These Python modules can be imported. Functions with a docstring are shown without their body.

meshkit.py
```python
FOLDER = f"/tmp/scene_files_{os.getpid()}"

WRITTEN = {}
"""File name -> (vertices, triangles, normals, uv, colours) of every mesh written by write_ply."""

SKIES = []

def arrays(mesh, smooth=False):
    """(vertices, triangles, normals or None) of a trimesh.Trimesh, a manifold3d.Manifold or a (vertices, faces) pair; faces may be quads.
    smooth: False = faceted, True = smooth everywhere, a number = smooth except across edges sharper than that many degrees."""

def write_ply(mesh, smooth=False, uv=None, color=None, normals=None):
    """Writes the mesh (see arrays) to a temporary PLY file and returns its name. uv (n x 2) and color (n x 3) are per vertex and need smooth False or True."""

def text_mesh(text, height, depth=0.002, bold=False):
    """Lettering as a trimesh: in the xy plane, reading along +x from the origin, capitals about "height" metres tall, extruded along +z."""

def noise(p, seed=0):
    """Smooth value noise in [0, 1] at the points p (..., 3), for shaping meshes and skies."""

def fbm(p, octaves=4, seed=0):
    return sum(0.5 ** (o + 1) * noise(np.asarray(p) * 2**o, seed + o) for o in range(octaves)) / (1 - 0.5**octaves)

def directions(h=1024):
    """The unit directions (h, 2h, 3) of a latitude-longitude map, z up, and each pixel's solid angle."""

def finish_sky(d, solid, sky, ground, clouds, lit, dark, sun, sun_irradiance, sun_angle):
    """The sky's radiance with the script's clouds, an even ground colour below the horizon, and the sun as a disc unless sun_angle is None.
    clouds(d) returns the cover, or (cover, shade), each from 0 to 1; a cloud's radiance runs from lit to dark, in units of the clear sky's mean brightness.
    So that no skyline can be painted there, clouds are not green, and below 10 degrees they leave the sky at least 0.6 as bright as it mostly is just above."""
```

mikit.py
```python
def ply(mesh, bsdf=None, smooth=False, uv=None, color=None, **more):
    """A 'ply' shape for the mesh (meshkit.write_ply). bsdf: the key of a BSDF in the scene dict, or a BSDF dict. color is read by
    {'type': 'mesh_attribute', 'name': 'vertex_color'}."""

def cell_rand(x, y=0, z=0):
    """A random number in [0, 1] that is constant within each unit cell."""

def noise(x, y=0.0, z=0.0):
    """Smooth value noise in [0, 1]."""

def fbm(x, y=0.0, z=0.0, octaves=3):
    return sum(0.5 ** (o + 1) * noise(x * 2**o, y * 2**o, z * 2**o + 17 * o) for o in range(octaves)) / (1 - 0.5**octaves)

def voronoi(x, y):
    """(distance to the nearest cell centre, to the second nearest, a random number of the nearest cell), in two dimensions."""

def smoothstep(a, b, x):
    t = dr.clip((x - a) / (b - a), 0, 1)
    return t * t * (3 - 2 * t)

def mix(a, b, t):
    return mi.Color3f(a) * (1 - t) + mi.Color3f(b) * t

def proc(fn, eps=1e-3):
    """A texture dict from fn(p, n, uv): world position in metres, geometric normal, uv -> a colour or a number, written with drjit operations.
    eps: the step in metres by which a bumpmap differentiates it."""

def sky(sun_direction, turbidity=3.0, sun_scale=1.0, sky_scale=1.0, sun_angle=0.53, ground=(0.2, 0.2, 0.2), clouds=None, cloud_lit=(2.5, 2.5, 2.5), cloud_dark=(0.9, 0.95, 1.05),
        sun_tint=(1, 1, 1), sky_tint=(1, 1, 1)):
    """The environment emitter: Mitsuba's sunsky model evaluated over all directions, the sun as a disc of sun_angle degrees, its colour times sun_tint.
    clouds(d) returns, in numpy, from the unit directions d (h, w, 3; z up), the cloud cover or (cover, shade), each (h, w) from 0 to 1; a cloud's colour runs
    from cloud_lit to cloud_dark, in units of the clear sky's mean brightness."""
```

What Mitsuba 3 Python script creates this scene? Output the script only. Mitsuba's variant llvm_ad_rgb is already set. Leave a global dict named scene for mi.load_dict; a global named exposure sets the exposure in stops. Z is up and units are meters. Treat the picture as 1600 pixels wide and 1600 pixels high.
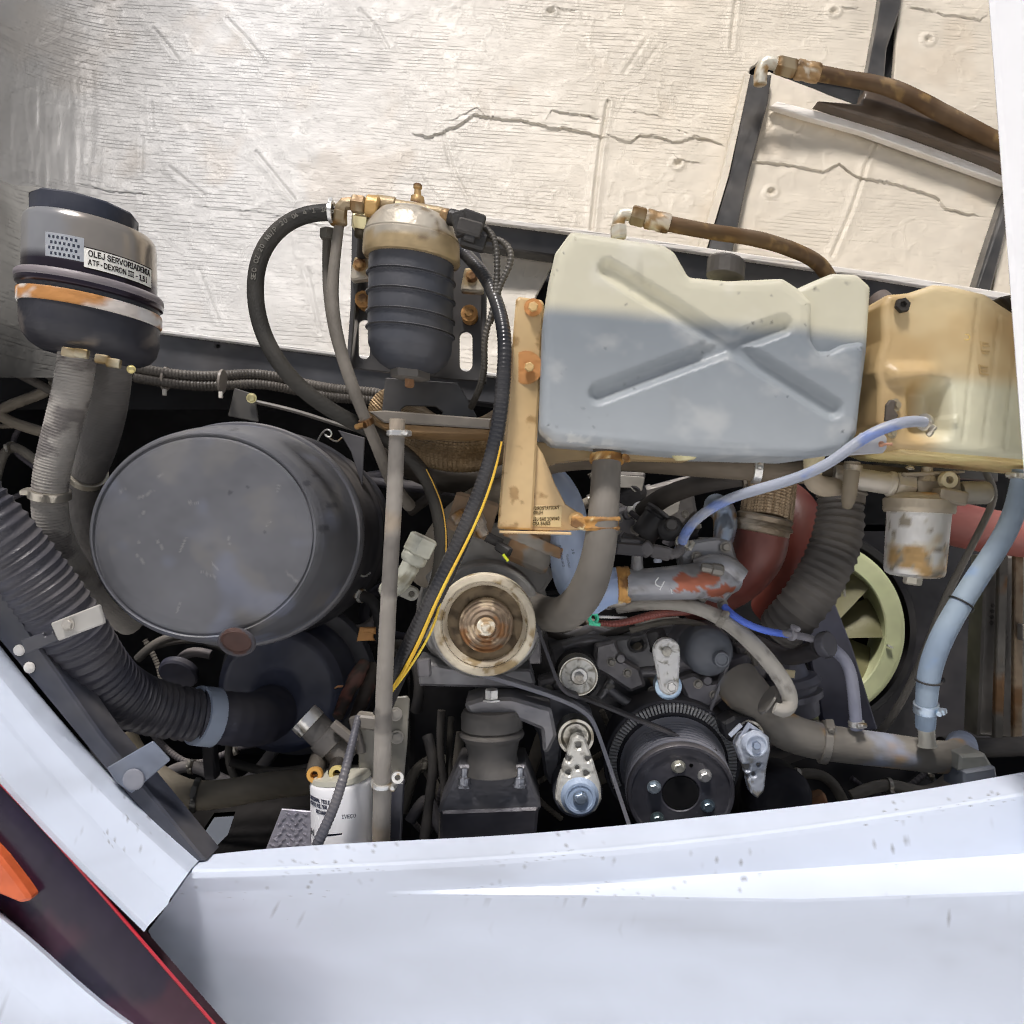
import math, random, numpy as np, trimesh, mitsuba as mi, drjit as dr, mikit, meshkit
from shapely.geometry import Polygon, Point
from shapely import contains_xy
from scipy.interpolate import CubicSpline
from scipy.spatial import Delaunay

# ---------------------------------------------------------------- camera, sky, exposure
scene, labels = {}, {}
FOV, ROLL, EYE = 60.0, math.radians(5.0), np.array([0.0, 0.0, 1.15])
RM = np.array([[math.cos(ROLL), 0, -math.sin(ROLL)], [0, 1, 0], [math.sin(ROLL), 0, math.cos(ROLL)]])
up = RM @ np.array([0, 0, 1.0])
scene['camera'] = {'type': 'perspective', 'fov': FOV, 'near_clip': 0.02, 'far_clip': 400.0,
                   'to_world': mi.ScalarTransform4f().look_at(origin=EYE.tolist(), target=(EYE + [0, 1, 0]).tolist(), up=up.tolist())}
scene['sky_light'] = mikit.sky((-0.22, -0.40, 0.86), turbidity=3, sun_scale=0.74, sun_angle=11, sun_tint=(0.86, 0.97, 1.22), clouds=lambda d: 1.0,
                               cloud_lit=(0.72, 0.77, 0.90), cloud_dark=(0.9, 0.95, 1.05))
exposure = 1.92

# ---------------------------------------------------------------- helpers
K = 2 * math.tan(math.radians(FOV / 2)) / 1600      # metres per 1/1600 of the frame at one metre


def P(x, y, d):
    return np.array([(x - 800) * K * d, d, (800 - y) * K * d])


def C(h):
    c = np.array([int(h[i:i + 2], 16) for i in (1, 3, 5)]) / 255.0
    return np.where(c < 0.04045, c / 12.92, ((c + 0.055) / 1.055) ** 2.4)


DUST, RUST = C('#a19a90'), C('#9a6a3c')


def look(base, var=0.22, f=22, dust=0.2, patch=(), dustc=DUST, gain=1.45):
    return dict(gain=gain, base=C(base) if isinstance(base, str) else np.array(base), var=var, f=f, dust=dust, patch=patch, dustc=dustc)


def sm(a, b, x):
    t = np.clip((x - a) / (b - a), 0, 1)
    return t * t * (3 - 2 * t)


def paint(lk, v, n, seed=0):
    if callable(lk):
        return np.clip(lk(v, n), 0.005, 0.92)
    w = meshkit.fbm(v * lk['f'], 3, seed=seed)
    w2 = meshkit.fbm(v * 110, 2, seed=seed + 9)
    col = lk['base'][None] * (1 + lk['var'] * (2.4 * (w - 0.5) + 0.7 * (w2 - 0.5)))[:, None]
    for k, (pc, amount, fr) in enumerate(lk['patch']):
        q = meshkit.fbm(v * fr, 4, seed=seed + 31 + 7 * k)
        t = sm(0.66 - 0.45 * amount, 0.76 - 0.45 * amount, q)[:, None]
        col = col * (1 - t) + C(pc)[None] * t * (0.8 + 0.4 * w2[:, None])
    du = 0.8 * lk['dust'] * (0.35 + 0.65 * np.clip(n[:, 2], 0, 1)) * sm(0.25, 0.75, meshkit.fbm(v * 16, 3, seed=seed + 3))
    col = col * (1 - du[:, None]) + lk['dustc'][None] * du[:, None]
    col = col * lk['gain'] * (col / (col + 0.035)) * 1.08
    return np.clip(np.where(col > 0.55, 0.55 + 0.3 * (1 - np.exp((0.55 - col) / 0.3)), col), 0.004, 0.85)


def refine(v, f, L):
    """Splits edges longer than L, both triangles at an edge alike, so that no gaps open."""
    for _ in range(12):
        e = np.sort(np.stack([f, np.roll(f, -1, 1)], -1), -1).reshape(-1, 2)
        key, inv = np.unique(e[:, 0].astype(np.int64) * len(v) + e[:, 1], return_inverse=True)
        a, b = key // len(v), key % len(v)
        long = np.linalg.norm(v[a] - v[b], axis=1) > L
        if not long.any():
            break
        mid = np.full(len(key), -1)
        mid[long] = len(v) + np.arange(long.sum())
        v = np.vstack([v, (v[a[long]] + v[b[long]]) / 2])
        m = mid[inv].reshape(-1, 3)
        n = (m >= 0).sum(1)
        out = [f[n == 0]]
        q, w = f[n == 3], m[n == 3]
        out += [np.stack(t, 1) for t in ((q[:, 0], w[:, 0], w[:, 2]), (w[:, 0], q[:, 1], w[:, 1]), (w[:, 2], w[:, 1], q[:, 2]), (w[:, 0], w[:, 1], w[:, 2]))]
        for k in range(3):
            s = (n == 1) & (m[:, k] >= 0)
            A, B, Cc, M = f[s, k], f[s, (k + 1) % 3], f[s, (k + 2) % 3], m[s, k]
            out += [np.stack([A, M, Cc], 1), np.stack([M, B, Cc], 1)]
            s = (n == 2) & (m[:, (k + 2) % 3] < 0)
            A, B, Cc, M, N = f[s, k], f[s, (k + 1) % 3], f[s, (k + 2) % 3], m[s, k], m[s, (k + 1) % 3]
            out += [np.stack([M, B, N], 1), np.stack([A, M, N], 1), np.stack([A, N, Cc], 1)]
        f = np.vstack(out)
    return v, f


_n = [0]


def emit(key, mesh, bsdf, lk, smooth=38, fine=None):
    """The mesh, given in the camera's axes (right, ahead, up), goes to the world, is coloured per vertex and becomes the entry key."""
    m = trimesh.Trimesh(np.asarray(mesh.vertices), np.asarray(mesh.faces), process=False)
    m.merge_vertices(digits_vertex=6)
    if fine:
        m = trimesh.Trimesh(*refine(np.array(m.vertices), np.array(m.faces), fine), process=False)
    m.vertices = m.vertices @ RM.T + EYE
    if smooth is not True:
        m = trimesh.graph.smooth_shade(m, angle=math.radians(smooth), facet_minarea=None)
    _, _, n = meshkit.arrays(m, True)
    _n[0] += 1
    scene[key] = mikit.ply(m, bsdf, smooth=True, color=paint(lk, np.array(m.vertices), n, _n[0] % 50))


used = {}


def fresh(name):
    i = used.get(name, -1) + 1
    used[name] = i
    return name if i == 0 else f'{name}_{i:03d}'


def thing(name, label, cat, group=None):
    k = fresh(name)
    labels[k] = {'label': label, 'category': cat}
    if group:
        labels[k]['group'] = group
    return k


def solo(name, label, cat, mesh, bsdf, lk, group=None, **kw):
    k = thing(name, label, cat, group)
    emit(k, mesh, bsdf, lk, **kw)
    return k


def part(parent, name, mesh, bsdf, lk, label=None, **kw):
    k = fresh(f'{parent}__{name}')
    emit(k, mesh, bsdf, lk, **kw)
    if label:
        labels[k] = {'label': label}
    return k


def struct(name, mesh, bsdf, lk, **kw):
    k = fresh(name)
    emit(k, mesh, bsdf, lk, **kw)
    labels[k] = {'kind': 'structure'}
    return k


def cat(*ms):
    return trimesh.util.concatenate(list(ms))


def basis(t):
    t = t / np.linalg.norm(t)
    a = np.cross(t, [0, 0, 1.0] if abs(t[2]) < 0.9 else [1.0, 0, 0])
    a /= np.linalg.norm(a)
    return t, a, np.cross(t, a)


def spline(pts, step=0.005):
    q = np.array([P(*p[:3]) for p in pts])
    s = np.r_[0, np.cumsum(np.linalg.norm(np.diff(q, axis=0), axis=1) ** 0.75)]
    cs = CubicSpline(s, q, bc_type='natural') if len(q) > 2 else (lambda u: q[0] + (q[1] - q[0]) * (np.asarray(u)[:, None] / s[-1]))
    u = np.linspace(0, s[-1], 600)
    c = cs(u)
    L = np.r_[0, np.cumsum(np.linalg.norm(np.diff(c, axis=0), axis=1))]
    n = max(3, int(L[-1] / step))
    uu = np.interp(np.linspace(0, L[-1], n), L, u)
    return cs(uu), np.interp(uu, s, np.arange(len(q))), np.linspace(0, L[-1], n)


def sweep(c, r, n, ang=None, extra=None, caps=True):
    """Tube round the points c; r (m,) or (m,n) radii in metres."""
    t = np.gradient(c, axis=0)
    t /= np.linalg.norm(t, axis=1, keepdims=True)
    _, a, _ = basis(t[0])
    A = []
    for i in range(len(c)):
        a = a - t[i] * (a @ t[i])
        a = a / np.linalg.norm(a)
        A.append(a)
    A = np.array(A)
    B = np.cross(t, A)
    th = np.arange(n) * 2 * np.pi / n
    r = np.broadcast_to(np.asarray(r, float).reshape(len(c), -1), (len(c), n))
    v = c[:, None] + r[..., None] * (np.cos(th)[None, :, None] * A[:, None] + np.sin(th)[None, :, None] * B[:, None])
    m = len(c)
    i, j = np.meshgrid(np.arange(m - 1), np.arange(n), indexing='ij')
    q = np.stack([i * n + j, i * n + (j + 1) % n, (i + 1) * n + (j + 1) % n, (i + 1) * n + j], -1).reshape(-1, 4)
    f = np.vstack([q[:, [0, 1, 2]], q[:, [0, 2, 3]]])
    v = v.reshape(-1, 3)
    if caps:
        v = np.vstack([v, c[0], c[-1]])
        j = np.arange(n)
        f = np.vstack([f, np.stack([(j + 1) % n, j, j * 0 + m * n], 1), np.stack([(m - 1) * n + j, (m - 1) * n + (j + 1) % n, j * 0 + m * n + 1], 1)])
    return trimesh.Trimesh(v, f[:, ::1], process=False)


def tube(pts, r, rib=None, n=16, step=0.006, braid=None, wob=0.0):
    """A hose through pts (x, y, d); r a number or one per point, in frame units at the point's depth. rib = (pitch, depth) in metres."""
    if rib:
        step = min(step, rib[0] / 7)
    if braid:
        step, n = min(step, braid[0] / 6), max(n, 72)
    c, w, s = spline(pts, step)
    rr = np.interp(w, np.arange(len(pts)), np.broadcast_to(r, (len(pts),))) * K * c[:, 1]
    rr = rr * (1 + wob * (meshkit.fbm(np.stack([s * 30, s * 0, s * 0 + len(pts)], 1), 2) - 0.5))
    if rib:
        sj = s + 0.35 * rib[0] * (meshkit.noise(np.stack([s / rib[0] * 0.7, s * 0, s * 0 + 3], 1)) - 0.5)
        rr = rr - rib[1] * (0.5 - 0.5 * np.cos(2 * np.pi * sj / rib[0])) ** 0.6 * (0.8 + 0.4 * meshkit.noise(np.stack([s / rib[0] * 0.4, s * 0, s * 0 + 8], 1)))
    if braid:
        th = np.arange(n) * 2 * np.pi / n
        k = round(2 * np.pi * rr.mean() / braid[0] / 1.0)
        a, b = k * th[None] + 2 * np.pi * s[:, None] / braid[0], k * th[None] - 2 * np.pi * s[:, None] / braid[0]
        rr = rr[:, None] + braid[1] * np.sin(a / 1) * np.sin(b / 1)
    return sweep(c, rr, n)


def lathe(c0, axis, prof, n=48, squash=1.0, shear=0.0, phase=0.0, caps=True):
    """Solid of revolution: prof = [(s, r)] metres along and from the axis that starts at c0. squash scales heights about c0, shear slopes the rings (drop per metre to the right)."""
    t, a, b = basis(np.asarray(axis, float))
    prof = np.array(prof, float)
    q = [prof[:1]]
    for a_, b_ in zip(prof[:-1], prof[1:]):
        m_ = max(1, int(np.ceil(np.hypot(*(b_ - a_)) / 0.007)))
        q.append(a_ + (b_ - a_) * (np.arange(1, m_ + 1) / m_)[:, None])
    prof = np.vstack(q)
    th = np.arange(n) * 2 * np.pi / n + phase
    ring = np.cos(th)[:, None] * a + np.sin(th)[:, None] * b
    v = (c0 + prof[:, 0, None, None] * t + prof[:, 1, None, None] * ring[None]).reshape(-1, 3)
    m = len(prof)
    i, j = np.meshgrid(np.arange(m - 1), np.arange(n), indexing='ij')
    q = np.stack([i * n + j, i * n + (j + 1) % n, (i + 1) * n + (j + 1) % n, (i + 1) * n + j], -1).reshape(-1, 4)
    f = np.vstack([q[:, [0, 1, 2]], q[:, [0, 2, 3]]])
    k = len(v)
    v = np.vstack([v, c0 + prof[0, 0] * t, c0 + prof[-1, 0] * t])
    j = np.arange(n)
    if caps and not np.allclose(prof[0], prof[-1]):
        f = np.vstack([f, np.stack([(j + 1) % n, j, j * 0 + k], 1), np.stack([(m - 1) * n + j, (m - 1) * n + (j + 1) % n, j * 0 + k + 1], 1)])
    v[:, 2] = c0[2] + (v[:, 2] - c0[2]) * squash - shear * (v[:, 0] - c0[0])
    ms = trimesh.Trimesh(v, f, process=False)
    ar = np.linalg.norm(np.cross(v[f[:, 1]] - v[f[:, 0]], v[f[:, 2]] - v[f[:, 0]]), axis=1)
    ms.update_faces(ar > 1e-12)
    return ms


def disc(x, y, d, prof, n=48, axis=(0, 1, 0), **kw):
    """Turned part facing the camera's axes: prof = [(back, radius)] in frame units at depth d."""
    s = K * d
    return lathe(P(x, y, d), axis, [(a * s, r * s) for a, r in prof], n, **kw)


def canister(x0, y0, x1, y1, d, prof, d1=None, n=56, **kw):
    """Turned part whose axis runs from (x0, y0) to (x1, y1); prof = [(fraction along, radius in frame units)]."""
    a, b = P(x0, y0, d), P(x1, y1, d1 or d)
    L = np.linalg.norm(b - a)
    return lathe(a, b - a, [(t * L, r * K * d) for t, r in prof], n, **kw)


def offset(ring, e):
    """Ring moved outwards by e along mitred normals (counter-clockwise ring)."""
    p, q = np.roll(ring, 1, 0), np.roll(ring, -1, 0)
    n1 = np.stack([(ring - p)[:, 1], -(ring - p)[:, 0]], 1)
    n2 = np.stack([(q - ring)[:, 1], -(q - ring)[:, 0]], 1)
    n1 /= np.linalg.norm(n1, axis=1, keepdims=True) + 1e-12
    n2 /= np.linalg.norm(n2, axis=1, keepdims=True) + 1e-12
    m = n1 + n2
    m /= np.maximum((m * n1).sum(1, keepdims=True), 0.35)
    return ring + e * m


def plate(poly, d, thick=0.004, holes=(), bevel=0.0012, rnd=0):
    """Plate cut along the outline poly (x, y); d a depth or a function of (x, y); thickness in metres away from the camera."""
    pg = Polygon(poly, [h for h in holes]).buffer(0)
    if rnd:
        pg = pg.buffer(-rnd, quad_segs=4).buffer(2 * rnd, quad_segs=4).buffer(-rnd, quad_segs=4)
    pg = max(getattr(pg, 'geoms', [pg]), key=lambda g: g.area)
    df = d if callable(d) else (lambda x, y: d)
    dm = df(*pg.centroid.coords[0])
    s = K * dm
    rings = [np.array(r.coords)[:-1] for r in [pg.exterior, *pg.interiors]]
    rings = [r[np.r_[True, np.linalg.norm(np.diff(r, axis=0), axis=1) > 1e-6]] for r in rings]
    for k, r in enumerate(rings):
        area = 0.5 * np.sum(r[:, 0] * np.roll(r[:, 1], -1) - np.roll(r[:, 0], -1) * r[:, 1])
        if (area > 0) != (k == 0):
            rings[k] = r[::-1]
    lift = lambda r, back: np.array([P(x, y, df(x, y)) for x, y in r]) + [0, back, 0]
    out = []
    for back, ins, flip in ((0.0, bevel, 0), (thick, 0.0, 1)):
        rr = [offset(r, -ins / s) for r in rings]
        pp = Polygon(rr[0], rr[1:]).buffer(0)
        v, f = trimesh.creation.triangulate_polygon(max(getattr(pp, 'geoms', [pp]), key=lambda g: g.area), engine='earcut')
        vv = lift(v, back)
        nrm = np.cross(vv[f[:, 1]] - vv[f[:, 0]], vv[f[:, 2]] - vv[f[:, 0]])[:, 1].sum()
        out.append(trimesh.Trimesh(vv, f if (nrm < 0) != bool(flip) else f[:, ::-1], process=False))
    for r in rings:
        levels = [lift(offset(r, -bevel / s), 0.0), lift(r, bevel), lift(r, thick)]
        n = len(r)
        j = np.arange(n)
        for a in range(2):
            v = np.vstack([levels[a], levels[a + 1]])
            f = np.vstack([np.stack([j, (j + 1) % n, (j + 1) % n + n], 1), np.stack([j, (j + 1) % n + n, j + n], 1)])
            out.append(trimesh.Trimesh(v, f, process=False))
    return cat(*out)


def ring_of(pg, gap):
    L = pg.exterior.length
    n = max(12, int(L / gap))
    r = np.array([pg.exterior.interpolate(i * L / n).coords[0] for i in range(n)])
    a = 0.5 * np.sum(r[:, 0] * np.roll(r[:, 1], -1) - np.roll(r[:, 0], -1) * r[:, 1])
    return r if a > 0 else r[::-1]


def fill(ring, gap, extra=None):
    """Triangles over the ring and a jittered lattice inside it: (points, faces); the first len(ring) points are the ring."""
    pg = Polygon(ring).buffer(0)
    x0, y0, x1, y1 = pg.bounds
    gx, gy = np.meshgrid(np.arange(x0, x1, gap), np.arange(y0, y1, gap))
    g = np.stack([gx.ravel() + np.tile([0, gap / 2], gx.size)[:gx.size] * 0, gy.ravel()], 1)
    inner = pg.buffer(-gap * 0.6)
    g = g[contains_xy(inner, g[:, 0], g[:, 1])]
    if extra is not None and len(extra):
        from scipy.spatial import cKDTree
        ex = extra[contains_xy(inner, extra[:, 0], extra[:, 1])]
        if len(ex):
            g = np.vstack([g[cKDTree(ex).query(g)[0] > gap * 0.55], ex])
    pts = np.vstack([ring, g])
    f = Delaunay(pts + np.random.default_rng(1).normal(0, gap * 1e-3, pts.shape)).simplices
    cc = pts[f].mean(1)
    f = f[contains_xy(pg, cc[:, 0], cc[:, 1])]
    e1, e2 = pts[f[:, 1]] - pts[f[:, 0]], pts[f[:, 2]] - pts[f[:, 0]]
    sgn = e1[:, 0] * e2[:, 1] - e1[:, 1] * e2[:, 0]
    f[sgn > 0] = f[sgn > 0][:, ::-1]
    return pts, f[np.abs(sgn) > 1e-6]


def moulded(poly, d, depth, bev, rnd=8, gap=5, disp=None, steps=6):
    """Blow-moulded block: outline poly, rounded edges of radius bev, front at depth d, its front skin pushed in by disp(x, y) metres."""
    pg = Polygon(poly).buffer(0).buffer(-rnd).buffer(2 * rnd).buffer(-rnd)
    r = ring_of(pg, gap)
    s = K * d
    put = lambda q, back: np.stack([(q[:, 0] - 800) * s, np.full(len(q), d) + back, (800 - q[:, 1]) * s], 1)
    n, V, F = len(r), [], []
    ph = np.linspace(0, np.pi / 2, steps)
    lev = [(bev * (1 - math.sin(p)), bev * (1 - math.cos(p)) * s) for p in ph]
    lev += [(e, depth - b) for e, b in lev[::-1]]
    rings = [put(offset(r, -e), b) for e, b in lev]
    j = np.arange(n)
    for i in range(len(rings) - 1):
        F.append(np.stack([i * n + j, i * n + (j + 1) % n, (i + 1) * n + (j + 1) % n], 1))
        F.append(np.stack([i * n + j, (i + 1) * n + (j + 1) % n, (i + 1) * n + j], 1))
    V = np.vstack(rings)
    pts, f = fill(offset(r, -bev), gap)
    back = disp(pts[:, 0], pts[:, 1]) if disp else np.zeros(len(pts))
    back[:n] = 0
    g = put(pts[n:], back[n:])
    idx = np.r_[np.arange(n), len(V) + np.arange(len(g))]
    F.append(idx[f])
    V = np.vstack([V, g])
    last = (len(rings) - 1) * n
    F.append(np.stack([last + j, last + (j + 1) % n, np.full(n, len(V))], 1))
    V = np.vstack([V, rings[-1].mean(0)])
    return trimesh.Trimesh(V, np.vstack(F), process=False)


def bolt_mesh(x, y, d, r, h=0.6, axis=(0, -1, 0), washer=1.35, rot=0.3, stud=0):
    s = K * d
    m = []
    p = P(x, y, d)
    ax = np.asarray(axis, float) / np.linalg.norm(axis)
    if washer:
        m.append(lathe(p - ax * 0.15 * r * s, ax, [(0, 0), (0, washer * r * s), (0.22 * r * s, washer * r * s), (0.22 * r * s, 0)], 20))
    m.append(lathe(p, ax, [(0, 0), (0, r * s), (h * r * s * 0.8, r * s), (h * r * s, r * s * 0.82), (h * r * s, 0)], 6, phase=rot))
    if stud:
        m.append(lathe(p, ax, [(0, 0.55 * r * s), (stud * r * s, 0.55 * r * s), (stud * r * s * 1.05, 0.4 * r * s), (stud * r * s * 1.05, 0)], 12))
    return cat(*m)


def block(p0, p1, w, t, bev=0.15):
    """A chamfered bar from cam point p0 to p1: width w and thickness t in metres."""
    ax, a, b = basis(p1 - p0)
    e = bev * min(w, t)
    pr = np.array([[-w / 2 + e, -t / 2], [w / 2 - e, -t / 2], [w / 2, -t / 2 + e], [w / 2, t / 2 - e], [w / 2 - e, t / 2], [-w / 2 + e, t / 2], [-w / 2, t / 2 - e], [-w / 2, -t / 2 + e]])
    L = np.linalg.norm(p1 - p0)
    V, F = [], []
    for s_, sc in ((0, 0.9), (e, 1), (L - e, 1), (L, 0.9)):
        V += [p0 + ax * s_ + a * x * sc + b * y * sc for x, y in pr]
    j = np.arange(8)
    for i in range(3):
        F += np.stack([i * 8 + j, i * 8 + (j + 1) % 8, (i + 1) * 8 + (j + 1) % 8], 1).tolist() + np.stack([i * 8 + j, (i + 1) * 8 + (j + 1) % 8, (i + 1) * 8 + j], 1).tolist()
    for q in range(1, 7):
        F += [[0, q + 1, q], [24, 24 + q, 24 + q + 1]]
    return trimesh.Trimesh(np.array(V), np.array(F), process=False)


def belt(pts, d, w, th):
    """A drive belt on edge: centre line pts (x, y) at depth d, w metres wide away from the camera, th in frame units thick."""
    q = [(x, y, d) for x, y in pts]
    c, _, _ = spline(q, 0.006)
    t = np.gradient(c, axis=0)
    nn = np.stack([-t[:, 2], t[:, 0] * 0, t[:, 0]], 1)
    nn /= np.linalg.norm(nn, axis=1, keepdims=True)
    h = th * K * d / 2
    V = np.stack([c + nn * h, c - nn * h, c - nn * h + [0, w, 0], c + nn * h + [0, w, 0]], 1)
    m = len(c)
    i, j = np.meshgrid(np.arange(m - 1), np.arange(4), indexing='ij')
    f4 = np.stack([i * 4 + j, i * 4 + (j + 1) % 4, (i + 1) * 4 + (j + 1) % 4, (i + 1) * 4 + j], -1).reshape(-1, 4)
    f = np.vstack([f4[:, [0, 1, 2]], f4[:, [0, 2, 3]], [[0, 2, 1], [0, 3, 2], [4 * m - 4, 4 * m - 3, 4 * m - 2], [4 * m - 4, 4 * m - 2, 4 * m - 1]]])
    return trimesh.Trimesh(V.reshape(-1, 3), f, process=False)


def clamp(parent, pts, r, xy, width=8, lk=None, screw=(1, 0, -0.3), bsdf='bright_metal', grow=1.10):
    """A worm clamp round the hose nearest to the frame place xy: band part, screw sub-part."""
    c, w, s = spline(pts, 0.003)
    px = 800 + c[:, 0] / (K * c[:, 1])
    py = 800 - c[:, 2] / (K * c[:, 1])
    i = int(np.argmin((px - xy[0]) ** 2 + (py - xy[1]) ** 2))
    i = min(max(i, 1), len(c) - 2)
    t = c[i + 1] - c[i - 1]
    t /= np.linalg.norm(t)
    sc = K * c[i, 1]
    rr = float(np.interp(w[i], np.arange(len(pts)), np.broadcast_to(r, (len(pts),)))) * sc * grow
    hw = width * sc / 2
    e = 0.0016
    band = lathe(c[i] - t * hw, t, [(0, rr - 0.002), (0, rr), (0.0006, rr + e), (2 * hw - 0.0006, rr + e), (2 * hw, rr), (2 * hw, rr - 0.002)], 36)
    lk = lk or look('#b9b6ae', patch=[('#8a6238', 0.25, 60)])
    k = part(parent, 'clamp', band, bsdf, lk)
    sd = np.asarray(screw, float)
    sd = sd - t * (sd @ t)
    sd /= np.linalg.norm(sd)
    side = np.cross(t, sd)
    p = c[i] + sd * (rr + 0.004)
    L = max(0.008, 0.55 * rr)
    sk = cat(block(p - side * L * 0.6, p + side * L * 0.5, 2.1 * hw, 0.007), lathe(p + side * L * 0.4 + sd * 0.001, side, [(0, 0), (0, 0.0042), (0.006, 0.0042), (0.007, 0.0032), (0.007, 0)], 6))
    part(k, 'screw', sk, bsdf, lk)
    return k


def letters(text, h, depth=0.0006, bold=False):
    m = meshkit.text_mesh(text, h, depth, bold)
    return trimesh.Trimesh(m.vertices, m.faces, process=False)


def flat_text(text, x, y, d, h, slope=0.0, width=None, bold=False, yaw=None):
    """Raised lettering lying on a plane that faces the camera's axes, its base line starting at (x, y), capitals h frame units tall."""
    s = K * d
    m = letters(text, h * s, bold=bold)
    v = np.array(m.vertices)
    if width:
        v[:, 0] *= width * s / v[:, 0].max()
    a = math.radians(slope)
    q = np.stack([v[:, 0] * math.cos(a) + v[:, 1] * math.sin(a), -v[:, 2], -v[:, 0] * math.sin(a) + v[:, 1] * math.cos(a)], 1)
    return trimesh.Trimesh(q + P(x, y, d), m.faces, process=False)


def round_text(text, cen, R, z, h, a0, shear, width=None, bold=False):
    """Lettering wrapped round an upright cylinder (centre cen, radius R): starts at angle a0 (0 = towards the camera, + to the right), z metres above cen."""
    m = letters(text, h, 0.0005, bold)
    m = trimesh.Trimesh(*trimesh.remesh.subdivide_to_size(m.vertices, m.faces, 0.006), process=False)
    v = np.array(m.vertices)
    if width:
        v[:, 0] *= width / v[:, 0].max()
    a = a0 + v[:, 0] / R
    rr = R + v[:, 2]
    x = rr * np.sin(a)
    q = np.stack([x, -rr * np.cos(a), z + v[:, 1] - shear * x], 1)
    return trimesh.Trimesh(q + cen, m.faces, process=False)


def round_patch(cen, R, z0, z1, a0, a1, shear, n=24):
    a = np.linspace(a0, a1, n)
    V = []
    for rr in (R, R - 0.001):
        for z in (z0, z1):
            V.append(np.stack([rr * np.sin(a), -rr * np.cos(a), z - shear * rr * np.sin(a)], 1))
    V = np.vstack(V) + cen
    F = []
    for i in range(n - 1):
        for A, B in ((0, 1), (1, 3), (3, 2), (2, 0)):
            F += [[A * n + i, A * n + i + 1, B * n + i + 1], [A * n + i, B * n + i + 1, B * n + i]]
    F += [[0, n, 3 * n], [0, 3 * n, 2 * n], [n - 1, 4 * n - 1, 2 * n - 1], [n - 1, 3 * n - 1, 4 * n - 1]]
    return trimesh.Trimesh(V, np.array(F), process=False)


# ---------------------------------------------------------------- materials
VC = {'type': 'mesh_attribute', 'name': 'vertex_color'}


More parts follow.
